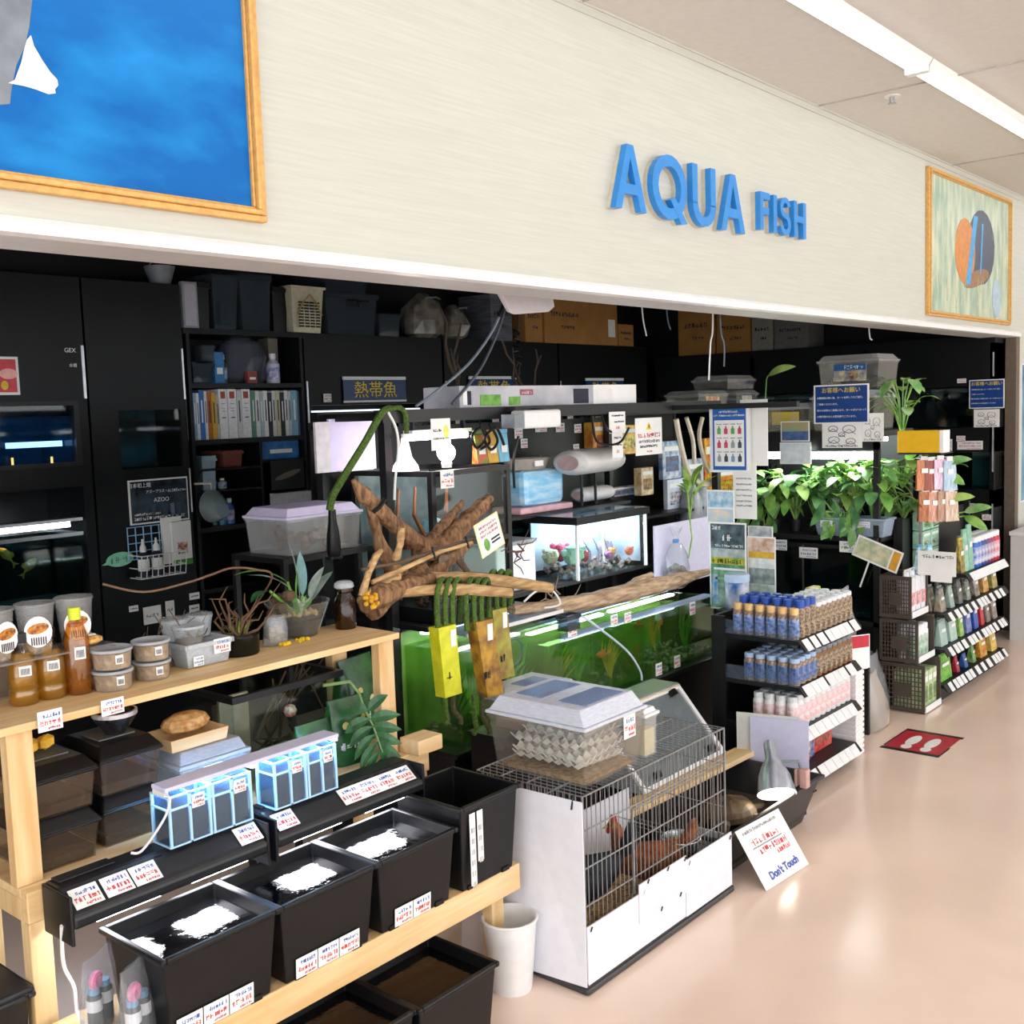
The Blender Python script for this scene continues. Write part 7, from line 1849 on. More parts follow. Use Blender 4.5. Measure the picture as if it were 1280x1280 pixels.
# round salt tub and magazines on top
q = at(918, 772, X=4.14)
t = thing('round_tin', (4.03, 2.31, .665), label='blue and white round tub beside the magazine boards', cat='tub')
t.location = (4.43, 2.435, .70)
MB().lathe([(.052, 0), (.055, .005), (.055, .13)], 22).build('body', mat('tin_blue', '1f62b0', .3, scale=14, c2='e0e6f0'), t, smooth=True); MB().lathe([(.058, .13), (.058, .158), (.053, .165)], 22).build('lid', mat('lid_pale', 'b8d0ea', .35), t)
sh = thing('side_ledge', (4.36, 2.37, 0), label='small black ledge unit behind the bottle gondola corner', cat='ledge')
part('top_plate', BLKM, sh, (0, .14, 0, .14, .685, .7)); part('column', BLACK, sh, (.01, .13, .02, .13, 0, .685)); part('tag_flap', CARD, sh, (.06, .1, -.003, 0, .62, .68))
def board_sheet(name, pts, X, label, bands, cat='poster'):
    """upright info board facing -X, from pixel corners on the plane X"""
    (px0, px1, py0, py1) = pts
    a, b_ = at(px0, py1, X=X), at(px1, py1, X=X); w = a.y-b_.y; h = at(px0, py0, X=X).z-a.z
    t = thing(name, tuple(a), rz=-PI/2, label=label, cat=cat)
    part('board', CARD, t, (0, w, 0, .003, 0, h))
    for k, (z0, z1, c, c2) in enumerate(bands): part('print_band', mat('bb'+c+(c2 or ''), c, .5, scale=25, c2=c2), t, (w*.04, w*.96, -.001, 0, h*z0, h*z1))
    return t, w, h
t, w, h = board_sheet('magazine_board', (888, 934, 652, 760), 4.6, 'dark green magazine poster board beside the round tub', ((.02, .3, '5a8a78', 'a8c4b8'), (.3, .52, '2f6a4c', '7ab088'), (.52, .6, 'd8c83a', '8a9a30'), (.6, .7, 'c8d0cc', '8aa09a'), (.7, .98, '1c2a30', '5a7078')))
b = MB(); scrib(b, w*.36, w*.62, h*.79, h*.08, 0, y=-.002, w=.004, seed=3); scrib(b, w*.08, w*.32, h*.91, h*.05, 0, y=-.002, w=.003, seed=4); scrib(b, w*.15, w*.9, h*.72, h*.03, 0, y=-.002, w=.002, seed=5); b.build('title_marks', CARD, t)
b = MB(); scrib(b, w*.06, w*.85, h*.53, h*.06, 0, y=-.002, w=.004, seed=6); b.build('headline_marks', mat('headline_green', '3c6a2c', .5), t)
part('bottle_print', mat('print_azure', '2f8ac8', .5, scale=20, c2='d8e4ea'), t, (w*.08, w*.22, -.002, -.001, h*.06, h*.4)); part('banner_print', mat('print_sage', '8fc0a0', .5), t, (w*.15, w*.95, -.002, -.001, h*.34, h*.37)); part('banner_print', CARD, t, (w*.12, w*.95, -.002, -.001, h*.455, h*.48))
t, w, h = board_sheet('info_board', (935, 970, 670, 748), 4.62, 'pale info board with yellow strip behind blue caps', ((.02, .25, 'd8e0dc', '9ab0a4'), (.25, .5, '6a7a78', 'a8b4b0'), (.5, .66, 'b8c4c4', 'e8e8e4'), (.66, .76, 'e0b83a', 'c89a28'), (.76, .98, 'b88a6a', 'e8d8c8')))
t, w, h = board_sheet('info_card', (935, 966, 657, 671), 4.64, 'grey printed card above the yellow strip board', ((.05, .95, '8a9498', 'c8d0d4'),))
# hanging posters on the island end
t, w, h = board_sheet('guide_poster', (890, 935, 510, 588), 4.66, 'blue-bordered product guide poster hanging at island end', ((.01, .99, '1a5aa8', '1f66b8'),))
part('white_field', CARD, t, (w*.09, w*.91, -.0015, -.0005, h*.07, h*.8))
part('white_edge', CARD, t, (-w*.06, w*1.06, .0035, .005, -h*.03, h*1.03)); b = MB(); scrib(b, w*.22, w*.75, h*.915, h*.035, 0, y=-.002, w=.002, seed=3); scrib(b, w*.08, w*.92, h*.86, h*.03, 0, y=-.002, w=.002, seed=7); b.build('title_marks', CARD, t)
r = random.Random(6)
for i in range(4):
    for j in range(3):
        c = r.choice(('c84a6a', '7a9ab8', '3a4a5a', '6aa85a', '9aa0a8')); x = w*(.17+.19*i); z = h*(.14+.22*j)
        flat(t, 'product_print', mat('gp'+c, c, .5), [(x, z), (x+w*.1, z), (x+w*.1, z+h*.08), (x+w*.07, z+h*.1), (x+w*.065, z+h*.13), (x+w*.035, z+h*.13), (x+w*.03, z+h*.1), (x, z+h*.08)], y=-.0025); b = MB(); scrib(b, x-w*.02, x+w*.12, z+h*.15, h*.015, 0, y=-.0025, w=.001, seed=i+7*j); b.build('product_caption', INK, t)
t, w, h = board_sheet('white_roll', (926, 960, 500, 582), 4.72, 'long blank white sheet curling behind the blue poster', ((.3, .302, 'e0e0e0', None),))
t, w, h = board_sheet('text_sheet', (917, 946, 578, 648), 4.68, 'white text sheet hanging below the blue poster', ((.3, .302, 'e0e0e0', None),))
b = MB(); [scrib(b, w*.12, w*.8, h*z, h*.03, 0, w=.002, seed=int(z*50)) for z in (.7, .6, .5, .4, .3, .22)]; b.build('writing', mat('ink_soft', '9aa0a8', .6), t)
t, w, h = board_sheet('leaflet_sheet', (884, 918, 612, 655), 4.62, 'pale blue leaflet with small bottle pictures', ((.05, .45, 'a8c8d8', 'e0d0c0'), (.5, .95, '7ab0d0', 'd8e8f0')))
# ================================================================ plant rack, facing -X at X = 5.62
XP = 5.62
RY0, RY1 = 2.24, 3.05
def PL(px, py): return at(px, py, X=XP)
t = thing('plant_rack', (XP, RY1, 0), rz=-PI/2, label='black rack with lit shelf of potted leafy plants', cat='rack')
LWp = RY1-RY0
zsh = PL(1010, 668).z; ztp = PL(1010, 540).z
part('shelf_board', BLKM, t, (0, LWp, -.02, .5, zsh-.025, zsh)); part('top_board', BLKM, t, (0, LWp, 0, .5, ztp-.03, ztp)); part('header', BLKM, t, (0, LWp, 0, .02, ztp-.1, ztp-.03)); part('back_panel', DARKF, t, (0, LWp, .48, .5, 0, ztp-.03))
for x in (0, LWp-.03): part('post', BLKM, t, (x, x+.03, 0, .03, 0, ztp-.03)); part('post', BLKM, t, (x, x+.03, .45, .48, 0, ztp-.03))
part('light_tube', glow('plant_light', 'f4fff8', 20), t, (.04, LWp-.04, .03, .06, ztp-.15, ztp-.112)); part('light_tube', MATS['plant_light'], t, (.04, LWp-.04, .2, .23, ztp-.06, ztp-.04))
glass_tank(t, .04, LWp-.04, .02, .42, .45, zsh-.06, rim=BLKM, name='tank'); part('lower_shelf', BLKM, t, (0, LWp, 0, .48, .42, .448)); part('tank_water', WDARK, t, (.05, LWp-.05, .03, .41, .46, zsh-.14)); part('gravel', GRAVEL, t, (.06, LWp-.06, .04, .4, .462, .49)); part('base_panel', DARKF, t, (0, LWp, .03, .05, 0, .42))
part('tank_backdrop', mat('deep_green', '0c2416', .6, scale=6, c2='1c3a22'), t, (.03, LWp-.03, .44, .445, .46, zsh-.05)); part('glass_support', STEEL, t, (LWp*.45, LWp*.45+.012, .012, .018, .45, zsh-.06))
for k, (px, py, w_) in enumerate(((978, 687, .08), (1013, 697, .11), (1066, 690, .13))):
    q = PL(px, py); price_card(t, RY1-q.y, -.024, q.z, w_, .06, seed=200+k, red=False)
# clear pet boxes on the rack top and island top
def petbox(px, py, X, w, d, h, label, c, lid=None, z=None, face='X'):
    q = at(px, py, X=X)
    t = clear_box('pet_box', (X+d/2, q.y, z if z else q.z), w, d, h, label, lid=lid or FROST, lid_h=h*.18, rz=-PI/2, body=MATS['box_clear'], taper=.08)
    part('picture_label', mat('pet'+c, c, .5, scale=25, c2='c8b890'), t, (-w*.25, w*.3, -d/2-.001, -d/2+.001, h*.25, h*.7))
    return t
tb1 = petbox(1053, 530, 5.66, .36, .3, .22, 'large clear pet box under another on the plant rack', '7a8a90', z=ztp+.001)
tb2 = petbox(1060, 470, 5.68, .34, .28, .19, 'clear pet box with fish poster label, topmost of stack', '2f5a8a', z=ztp+.223, lid=clear('lid_clear', 'eef2f2', milk=.2, gloss=1))
b = MB(); scrib(b, -.02, .09, .112, .022, 0, y=-.142, w=.002, seed=8); b.build('box_print', CARD, tb2); MB().prism(ell(.03, .08, .028, .026), -.1435, -.1415).build('round_print', mat('print_umber', 'b8a080', .5, scale=60, c2='5a3a24'), tb2); part('navy_band', mat('print_navy', '1c5488', .5), tb2, (-.08, .1, -.1415, -.1405, .105, .14))
petbox(980, 525, 5.65, .3, .25, .16, 'clear pet box with yellow insect label on plant rack', 'd8c020', z=ztp+.001)
for k, (px, y, z, w_, lab, c) in enumerate(((875, 3.32, 1.621, .34, 'clear pet box with red label on the island beam', 'a83a30'), (918, 3.32, 1.621, .27, 'wide clear pet box beside the red-label one', '8a9098'))):
    q = at(px, 500, Y=y)
    t = clear_box('pet_box', (q.x if k == 0 else q.x, y+.02, z), w_, .22, .11, lab, lid=MATS['lid_clear'], lid_h=.025, body=MATS['box_clear'])
    part('picture_label', mat('pet2'+c, c, .5, scale=25, c2='d8c8a0'), t, (-w_*.25, w_*.2, -.111, -.109, .03, .075))
t = clear_box('pet_box', (at(905, 478, Y=3.33).x, 3.33, 1.735), .34, .24, .085, 'flat clear pet box stacked on the island boxes', lid=MATS['lid_clear'], lid_h=.03, body=MATS['box_clear'])
# blue customer notice + doodles
q = at(1018, 530, X=5.6)
t = thing('customer_notice', (5.595, q.y, q.z), rz=-PI/2, label='large navy customer notice with yellow heading on rack', cat='sign')
notice(t, at(1018, 500, X=5.595).y-at(1087, 500, X=5.595).y, at(1018, 482, X=5.595).z-q.z)
q = at(1028, 560, X=5.605)
doodle('doodle_page', (5.603, q.y, q.z), -PI/2, at(1028, 545, X=5.6).y-at(1078, 545, X=5.6).y, at(1028, 527, X=5.6).z-q.z, 'white page of ink drawings below the navy notice')
q = at(1077, 552, X=5.609)
doodle('memo_page', (5.609, q.y, q.z), -PI/2, .12, .15, 'second white memo page beside the drawings')
t, w, h = board_sheet('chart_card', (976, 1012, 527, 552), 5.6, 'tan and blue chart card on the rack header', ((.05, .5, '3a5a8a', '5a7aa8'), (.5, .95, 'b8a070', '8aa890')))
t, w, h = board_sheet('chart_sheet', (975, 1014, 553, 580), 5.59, 'pale blue spec sheet hanging in front of plants', ((.05, .95, 'd0e4ee', 'eef4f8'),))
# tubs with wrapped plants on the shelf
PTUB = clear('tub_paleblue', 'e4eef6', milk=.4, milk_c='c4d8ea', rough=.2)
for k, (px, py, lab) in enumerate(((1040, 664, 'pale blue tub with wrapped plant on shelf front'), (1103, 668, 'pale blue tub with pothos at rack corner'))):
    q = PL(px, py)
    t = thing('plant_tub', (XP-.08 if k else XP+.05, q.y if not k else 2.30, zsh+.001), rz=-PI/2, label=lab, cat='tub')
    if k: t.location.x = XP+.07
    MB().tray((-.08, .08, -.06, .06), 0, (-.095, .095, -.075, .075), .1, .003, lip=.006).build('body', PTUB, t, bev=.006)
    price_card(t, -.02, -.078, .05, .07, .035, seed=300+k, red=False)
    MB().lathe([(.04, .004), (.045, .07), (.001, .072)], 14).build('soil_pot', mat('pot_grey', '5a5a54', .7), t)
    if not k: bag_mesh(.13, .1, .18, 8).build('film', FILM, t, (0, 0, .02), smooth=True)
# foliage
PL1 = mat('pothos_green', '4c8a34', .4, scale=18, c2='8fbc5a'); PL2 = mat('lily_green', '3a7040', .4, scale=18, c2='6aa060'); PL3 = mat('lime_leaf', '8ab848', .4, scale=18, c2='b8d47a'); PLV = mat('leaf_variegated', 'a8c890', .4, scale=14, c2='5a9a48')
def bush(px, py, X, label, n, m, ll, lw, h, seed, z=None, pot=True, y=None):
    q = at(px, py, X=X); r = random.Random(seed)
    t = thing('potted_plant', (X, q.y if y is None else y, z if z is not None else q.z), label=label, cat='plant', group='leafy plants on the lit rack')
    if pot: MB().lathe([(.035, 0), (.045, .07), (.042, .07), (.001, .06)], 16).build('pot', mat('pot_black', '1a1a1c', .5), t, smooth=True)
    for k in range(n):
        a = r.uniform(0, 2*PI); e = r.uniform(.35, 1); s = h*r.uniform(.45, 1)
        p0 = Vector((.7*ll*e*math.cos(a), .9*ll*e*math.sin(a), .06+s))
        p1 = p0+Vector((ll*math.cos(a)*r.uniform(.5, .9), ll*math.sin(a)*r.uniform(.6, 1), ll*r.uniform(-.75, .25)))
        mm = m[k % len(m)]
        o = MB().leaf(p0, p1, lw*r.uniform(.8, 1.2), .12, m=0, segs=6).build('leaf', mm, t, smooth=True)
        MB().tube([(0, 0, .05), (p0.x*.4, p0.y*.4, .05+s*.7), p0], .0035, 5).build('stem', mm, o)
    return t
bz = zsh+.001
bush(968, 660, 5.72, 'dark leaf lily at the sheet side of the lit rack', 34, (PL1, PL2, PLV), .15, .038, .25, 1, bz)
bush(995, 660, 5.74, 'broad leaf lily beside the chart sheet', 36, (PL1, PL2, PL3), .16, .04, .28, 2, bz)
bush(1020, 660, 5.80, 'glossy lily behind the wrapped plant tub', 34, (PL2, PL1, PLV), .16, .038, .32, 3, bz)
bush(1045, 660, 5.84, 'pale green lily under the doodle page', 36, (PL3, PL1, PLV), .16, .038, .3, 4, bz)
bush(1070, 660, 5.78, 'arching lily near the rack corner', 36, (PL1, PLV, PL3), .17, .038, .32, 5, bz)
bush(1092, 660, 5.72, 'bushy pothos above the corner tub', 34, (PL1, PL3, PL2), .15, .036, .34, 6, bz)
for k, (y, x, lab) in enumerate(((2.95, 5.67, 'drooping pothos spilling over the shelf beside sheets'), (2.45, 5.65, 'drooping pothos spilling over the shelf near corner'))):
    tt = thing('trailing_plant', (x, y, bz), label=lab, cat='plant'); r = random.Random(30+k)
    MB().lathe([(.03, 0), (.038, .06), (.001, .05)], 14).build('pot', MATS['pot_black'] if 'pot_black' in MATS else BLACK, tt)
    for j in range(13):
        a = r.uniform(PI*.6, PI*1.4); p0 = Vector((.07*math.cos(a), .12*r.uniform(-1, 1), .1+r.uniform(-.05, .1))); p1 = p0+Vector((-r.uniform(.02, .07), r.uniform(-.05, .05), -r.uniform(.08, .15)))
        o = MB().leaf(p0, p1, .03, .15, up=(1, 0, 0), segs=6).build('leaf', (PL1, PLV, PL2)[j % 3], tt, smooth=True); MB().tube([(0, 0, .05), (p0.x*.5, p0.y*.5, .13), p0], .003, 5).build('stem', PL1, o)
# corner pothos climbing, yellow carton
for k, (px, py, n, h, ll, lab) in enumerate(((1128, 545, 20, .3, .13, 'tall pothos leaves rising beside the stacked pet boxes'), (1128, 612, 34, .16, .15, 'pothos foliage hanging below the yellow box'), (1130, 655, 30, .12, .14, 'pothos foliage behind the dried food packs'), (1175, 600, 12, .05, .12, 'pothos sprays reaching past the hanging packs'))):
    q = at(px, py, X=5.8)
    bush(px, py, 5.8+.1*k, lab, n, (PL1, PL3, PLV), ll, .032, h, 40+k, z=q.z-.05, pot=False)
for k, (px, py, dx, dy) in enumerate(((1180, 580, 35, -6), (1182, 592, 24, 14), (1185, 625, 34, -4), (1205, 640, 36, -6), (1205, 645, 30, 18), (960, 470, 35, -12))):
    X_ = 5.95 if k < 5 else 5.7
    a, b_ = at(px, py, X=X_), at(px+dx, py+dy, X=X_)
    tt = thing('pothos_spray', tuple(a), label=('long pointed leaf above the dark tank window', 'drooping pointed leaf beside the pink pack', 'long pale leaf level with the brown packs', 'bright lime leaf across the dark rack', 'broad lime leaf above the pink bottles', 'long arching leaf over the yellow-label pet box')[k], cat='leaf')
    v = b_-a
    MB().leaf((0, 0, 0), tuple(v), .03, .12, up=(-1, 0, .6), segs=7).build('leaf', (PLV, PL1, PL3)[k % 3], tt, smooth=True); MB().tube([(-.0, .16 if k < 5 else .02, -.06 if k < 5 else -.16), (0, .08 if k < 5 else .01, -.02), (0, 0, 0)], .004, 5).build('stem', PL1, tt)
q = at(1122, 570, X=5.62)
t = thing('yellow_carton', (5.66, at(1150, 560, X=5.66).y, at(1150, 566, X=5.66).z), rz=-PI/2, label='bright yellow carton perched at the plant rack corner', cat='carton')
MB().box(-.12, .1, 0, .1, 0, .115).build('carton', mat('carton_yellow', 'e8b80c', .4, var=.05), t, bev=.004); part('white_end', CARD, t, (.1, .118, .0, .1, .0, .115)); part('shelf_tab', BLKM, t, (-.12, .1, .02, .2, -.01, 0))
# ================================================================ drawer crates (X 5.55) and gondola with goods
BRN = mat('crate_brown', '4a423a', .45)
def crate(z0, z1, y0, label, goods):
    t = thing('mesh_crate', (5.55, 2.21, z0), rz=-PI/2, label=label, cat='crate', group='stacked mesh crates')
    L_ = 2.21-y0; h = z1-z0-.004; D_ = .24
    b = MB()
    for a in ((0, L_, 0, .008, 0, .018), (0, L_, 0, .008, h-.018, h), (0, .014, 0, .008, .018, h-.018), (L_-.014, L_, 0, .008, .018, h-.018)): b.box(*a)
    b.build('front_frame', BRN, t)
    b = MB(); nx, nz = 11, 9
    for i in range(nx+1): x = .014+(L_-.028)*i/nx; b.box(x-.003, x+.003, .002, .006, .018, h-.018)
    for i in range(nz+1):
        z = .018+(h-.036)*i/nz; b.box(.014, L_-.014, .0025, .0055, z-.0025, z+.0025)
    b.build('mesh_panel', BRN, t); part('name_plate', BRN, t, (L_*.32, L_*.7, .001, .007, h*.3, h*.6))
    part('crate_floor', BRN, t, (0, L_, .008, D_, 0, .01)); part('back_panel', BRN, t, (0, L_, D_-.008, D_, .01, h)); part('end_panel', BRN, t, (0, .008, .008, D_-.008, .01, h)); part('top_edge', BRN, t, (0, L_, D_-.03, D_-.008, h-.01, h)); part('price_rail', RAILM, t, (L_, L_+.004, .01, D_, .002, .035))
    return t
tiers = ((.005, .262, 1.97), (.266, .495, 2.005), (.499, .725, 2.04))
for k, (z0, z1, y0) in enumerate(tiers):
    crate(z0, z1, y0, 'brown mesh crate, %s of the stack of three' % ('lowest', 'middle', 'topmost')[k], k)
hb = small_bottle('care_bottle', .028, .18, WHITEP, WCAP, 'white care bottle with green print in middle crate', 'bottle', 'white bottles in the middle crate', mat('band_palegreen', 'd8e4d8', .5, scale=30, c2='7aa088'), cap_h=.15)
for i in range(3):
    for j in range(2): put(hb, (5.60+.058*i, tiers[1][2]+.035+.06*j, tiers[1][0]+.012))
hj = thing('white_jug', (5.61, 2.09, tiers[2][0]+.012), label='white plastic jug with red letters in the top crate', cat='jug', group='white jugs in the top crate')
MB().box(-.035, .035, -.04, .04, 0, .2).build('body', mat('jug_white', 'e4e8ee', .35, var=.04), hj, bev=.015); MB().lathe([(.016, .2), (.016, .225), (.014, .228)], 12).build('cap', WCAP, hj); part('red_print', mat('print_red', 'c03030', .5, scale=80, c2='f0e0e0'), hj, (-.028, .028, -.042, -.0405, .05, .12)); MB().tube([(-.02, .0, .2), (-.02, 0, .235), (.03, 0, .235), (.03, 0, .2)], .006, 6).build('handle', MATS['jug_white'], hj)
for i in range(1, 3): dup(hj, (5.61+.078*i, 2.09, tiers[2][0]+.012))
for i in range(3): pack('litter_pack', 5.585+.065*i, 1.985, tiers[0][0]+.012, .055, .16, .2, 'dfe6c8', 'white and green litter pack with yellow top, lowest crate', 'pack', '8ab06a', group='litter packs in the lowest crate')
# gondola of goods
HX0, HX1, HY0, HY1 = 5.82, 6.9, 1.965, 2.23
t = thing('goods_gondola', (HX0, HY0, 0), label='black gondola of pet food pouches and jars by pillar', cat='shelf')
w, d = HX1-HX0, HY1-HY0
HZ = (.1, .295, .485, .655)
part('back_panel', BLKM, t, (0, w, d-.02, d, 0, .98)); part('plinth', BLKM, t, (0, w, .03, d-.02, 0, .08)); part('upright', BLKM, t, (-.02, 0, d-.05, d, 0, 1.0)); part('upright', BLKM, t, (w, w+.02, d-.05, d, 0, 1.0))
for k, z in enumerate(HZ):
    x0_ = 0 if k < 3 else .35
    part('shelf', BLKM, t, (x0_, w, 0, d-.02, z-.018, z)); MB().prism([(0, z), (-.025, z-.035), (-.021, z-.04), (.004, z-.006)], x0_, w, ax='X').build('price_rail', BLKM, t)
    r = random.Random(k+9); x = x0_+.05
    while x < w-.06:
        cw = r.uniform(.04, .06) if k < 3 else .07; b = MB(); b.v = [(x, -.003, z), (x+cw, -.003, z), (x+cw, -.031, z-.042), (x, -.031, z-.042)]; b.v += [(p[0], p[1]-.0015, p[2]+.0015) for p in b.v]
        b.f = [(4, 7, 6, 5), (0, 1, 2, 3), (0, 4, 5, 1), (1, 5, 6, 2), (2, 6, 7, 3), (3, 7, 4, 0)]; b.m = [0]*6
        b.build('price_tag', RAILM, t); x += cw+(r.choice((.012, .03, .05)) if k < 3 else .002)
def pouchp(name, x, y, z, w, h, c, label, c2=None, dp=.05, cat='pouch', rz=0, group=None):
    t = thing(name, (x, y, z), rz, label, cat, group)
    MB().frus((-w/2, w/2, -dp/2, dp/2), 0, (-w/2, w/2, -.005, .005), h*.92).build('pouch', mat('pou'+c, c, .35, scale=35, c2=c2), t, bev=.004); MB().box(-w/2, w/2, -.005, .005, h*.92, h).build('seal', mat('pous'+c, c, .35), t)
    part('label_print', CARD, t, (-w*.3, w*.3, -dp*.33, -dp*.3, h*.5, h*.62)); return t
G = [(2, [('6a6a6e', .07, .13, 'grey pouch on the third gondola shelf, blue tray end', 'a8a080'), ('9ab0a8', .06, .12, 'pale teal pouch beside grey one', None), ('4a4a4c', .06, .14, 'charcoal pouch on the third shelf', '7a7a74'), ('5a6a6a', .06, .12, 'slate pouch on third shelf', 'a8a898'), ('b8b0a4', .08, .14, 'large beige pouch with dark window', '4a4640'), ('a86a3c', .09, .14, 'orange brown jar pack at shelf end', 'd8b060'), ('6a7a4a', .09, .14, 'olive pack by the pillar end', 'c8a850')]),
     (1, [('a8c4bc', .1, .15, 'mint sachet stack at second shelf end', None), ('b4d0c8', .1, .155, 'light mint sachet with red dot', None), ('6aa83c', .06, .16, 'lime green slim pack on second shelf', 'a8c878'), ('4a5aa8', .08, .17, 'blue violet pack on second shelf', '8a98c8'), ('2f5ab0', .07, .18, 'royal blue pack on second shelf', None), ('c02c34', .05, .18, 'bright red slim pack on second shelf', None), ('8a7a6c', .06, .14, 'taupe pouch on second shelf', None), ('a89c90', .08, .15, 'grey beige pouch on second shelf', '6a6460')]),
     (0, [('4a9a2c', .17, .15, 'big bright green grass-print bag on the bottom shelf', '8ac85a'), ('a82c3c', .04, .09, 'small red tin on the bottom shelf', None), ('2f5aa0', .05, .08, 'small blue tin on the bottom shelf', None), ('3a7a3c', .05, .11, 'dark green tin on the bottom shelf', '8ab06a'), ('d8b83c', .11, .14, 'large yellow tub on the bottom shelf', 'b83a2c'), ('c89a30', .1, .13, 'amber yellow tub by the pillar end', 'e8d070')])]
for k, items in G:
    x = HX0+.05
    tot = sum(i[1] for i in items); gap = (w-.1-tot)/max(1, len(items)-1)
    for c, w_, h_, lab, c2 in items:
        pouchp('goods_pouch', x+w_/2, HY0+.05, HZ[k]+.001, w_, h_, c, lab, c2); 
        if k: 
            for j in (1, 2): pouchp('goods_pouch', x+w_/2, HY0+.05+.055*j, HZ[k]+.001, w_, h_*.98, c, lab+' in the row behind', c2, group='pouch row '+lab[:18])
        x += w_+gap
# coloured bottles on the top shelf by the pillar
for k, (c, lab) in enumerate((('2f6ac0', 'blue water conditioner bottle on the top goods shelf'), ('3a4a9a', 'navy water conditioner bottle on the top goods shelf'), ('8a3a6a', 'plum water conditioner bottle on the top goods shelf'), ('c82c44', 'crimson water conditioner bottle on the top goods shelf'))):
    o = small_bottle('conditioner_bottle', .03, .18, mat('cond'+c, c, .4), WCAP, lab, 'bottle', 'conditioner bottles '+c, mat('condb'+c, c, .4, scale=30, c2='d8d8e4'), cap_h=.18)
    for j in range(4): put(o, (HX0+.62+.115*k+(.055 if j % 2 else 0), HY0+.045+.065*(j//2), HZ[3]+.001))
for k, (x, c, h_, lab, c2) in enumerate(((.4, 'b8a83c', .2, 'yellow and white hanging food pack at the shelf corner', '5a4a3a'), (.47, '7ab89a', .24, 'mint green carton on the top shelf', 'a8d0bc'), (.55, '8ac0a8', .26, 'pale mint carton beside the bottles', None))):
    pouchp('mint_pack', HX0+x, HY0+.05, HZ[3]+.001, .07, h_, c, lab, c2)
# boxes of mint green stacked behind
for i in range(2):
    for j in range(3): pack('mint_box', 6.0+.13*i, 2.14, .70+.105*j, .12, .06, .1, '8fc4a8', 'mint green carton in the stacked block behind packs', 'box', 'b8dcc8', group='stacked mint cartons')
sb_ = thing('stock_shelf', (5.98, 2.12, 0), label='low black shelf behind the hanging packs', cat='shelf'); part('board', BLKM, sb_, (0, .3, 0, .09, .685, .699)); part('bracket', BLKM, sb_, (.02, .28, .07, .085, .66, .685))
# hanging strips of dried food
HK = thing('pack_hanger', (5.80, 2.08, 0), label='metal strip stand with clipped dried food packs', cat='stand'); zt_ = at(1160, 575, X=5.8).z
part('pole', STEEL, HK, (0, .012, 0, .012, .5, zt_+.05)); part('base', BLKM, HK, (-.03, .04, -.03, .04, .485, .5)); part('lower_pole', STEEL, HK, (.0, .012, 0, .012, 0, .485)); 
for z in (zt_, zt_-.17): MB().tube([(-.02, .02, z+.01), (.13, -.12, z+.01)], .004, 6).build('arm', STEEL, HK)
for k, (dx, dz, c, c2, lab) in enumerate(((.01, 0, 'b85a2c', 'd8905a', 'brown dried stick pack on upper hanger arm'), (.05, -.005, 'a84a2c', '7a3020', 'red brown dried stick pack on upper hanger arm'), (.1, 0, 'd890b8', 'e8e0f0', 'pink topped treat pack on upper hanger arm'), (.15, -.01, 'c8d4e0', '8ab0c8', 'pale blue treat pack on upper hanger arm'), (.02, -.17, 'c87a34', '8a4a24', 'orange brown treat pack on lower hanger arm'), (.07, -.175, 'd8b0a0', 'b87048', 'peach treat pack on lower hanger arm'), (.12, -.17, 'c8a890', '9a6a4c', 'beige treat pack on lower hanger arm'), (.16, -.175, 'b89070', 'e0d0c0', 'tan treat pack on lower hanger arm'))):
    tt = thing('treat_pack', (5.80+dx*.75, 2.075-dx*.7, zt_+dz), label=lab, cat='pack', rz=-.75+.08*(k % 4))
    MB().frus((-.045, .045, -.012, .012), -.16, (-.038, .038, -.003, .003), 0).build('pouch', mat('tp'+c, c, .35, scale=40, c2=c2, stretch=(4, 4, .5)), tt); part('hang_tab', CARD, tt, (-.02, .02, -.003, .003, 0, .02)); part('label_print', CARD, tt, (-.018, .018, -.011, -.0095, -.07, -.045))
for k, (x, y, z, c, lab) in enumerate(((5.72, 2.07, .74, '5aa8d8', 'blue wrapped tube bundle beside the white price board'), (5.75, 2.03, .75, '7ac0e0', 'light blue wrapped sachet bundle'))):
    pouchp('blue_sachet', x+.03, y, .727, .06, .14, c, lab, 'e0f0f8')
t, w, h = board_sheet('price_board', (1147, 1195, 688, 718), 5.7, 'white lettered price board above the top crate', ((.02, .03, 'd0d0d0', None),))
b = MB(); scrib(b, w*.12, w*.92, h*.72, h*.14, 0, y=-.002, w=.0022, seed=5); b.build('board_lettering', INK, t); part('lower_flap', CARD, t, (w*.35, w*.9, -.004, -.001, -h*.25, h*.35)); part('stem', STEEL, t, (w*.5, w*.52, .004, .01, -.05, h*.5))
t = thing('photo_leaflet', tuple(at(1072, 672, X=5.59)), rz=-PI/2, label='tilted colour leaflet hung at the plant rack edge', cat='leaflet', rot=(0, .35, -PI/2))
MB().box(0, .26, 0, .002, -.1, .02).build('leaflet', CARD, t); part('photo_print', mat('leaflet_print', '9ab08a', .5, scale=18, c2='e0d8b8'), t, (.01, .2, -.001, 0, -.09, .01)); part('orange_strip', mat('print_amber', 'd8a030', .5), t, (.21, .25, -.001, 0, -.09, .01)); MB().tube([(.1, .005, -.1), (.1, .01, -.25)], .005, 5).build('stick', WHITEP, t)
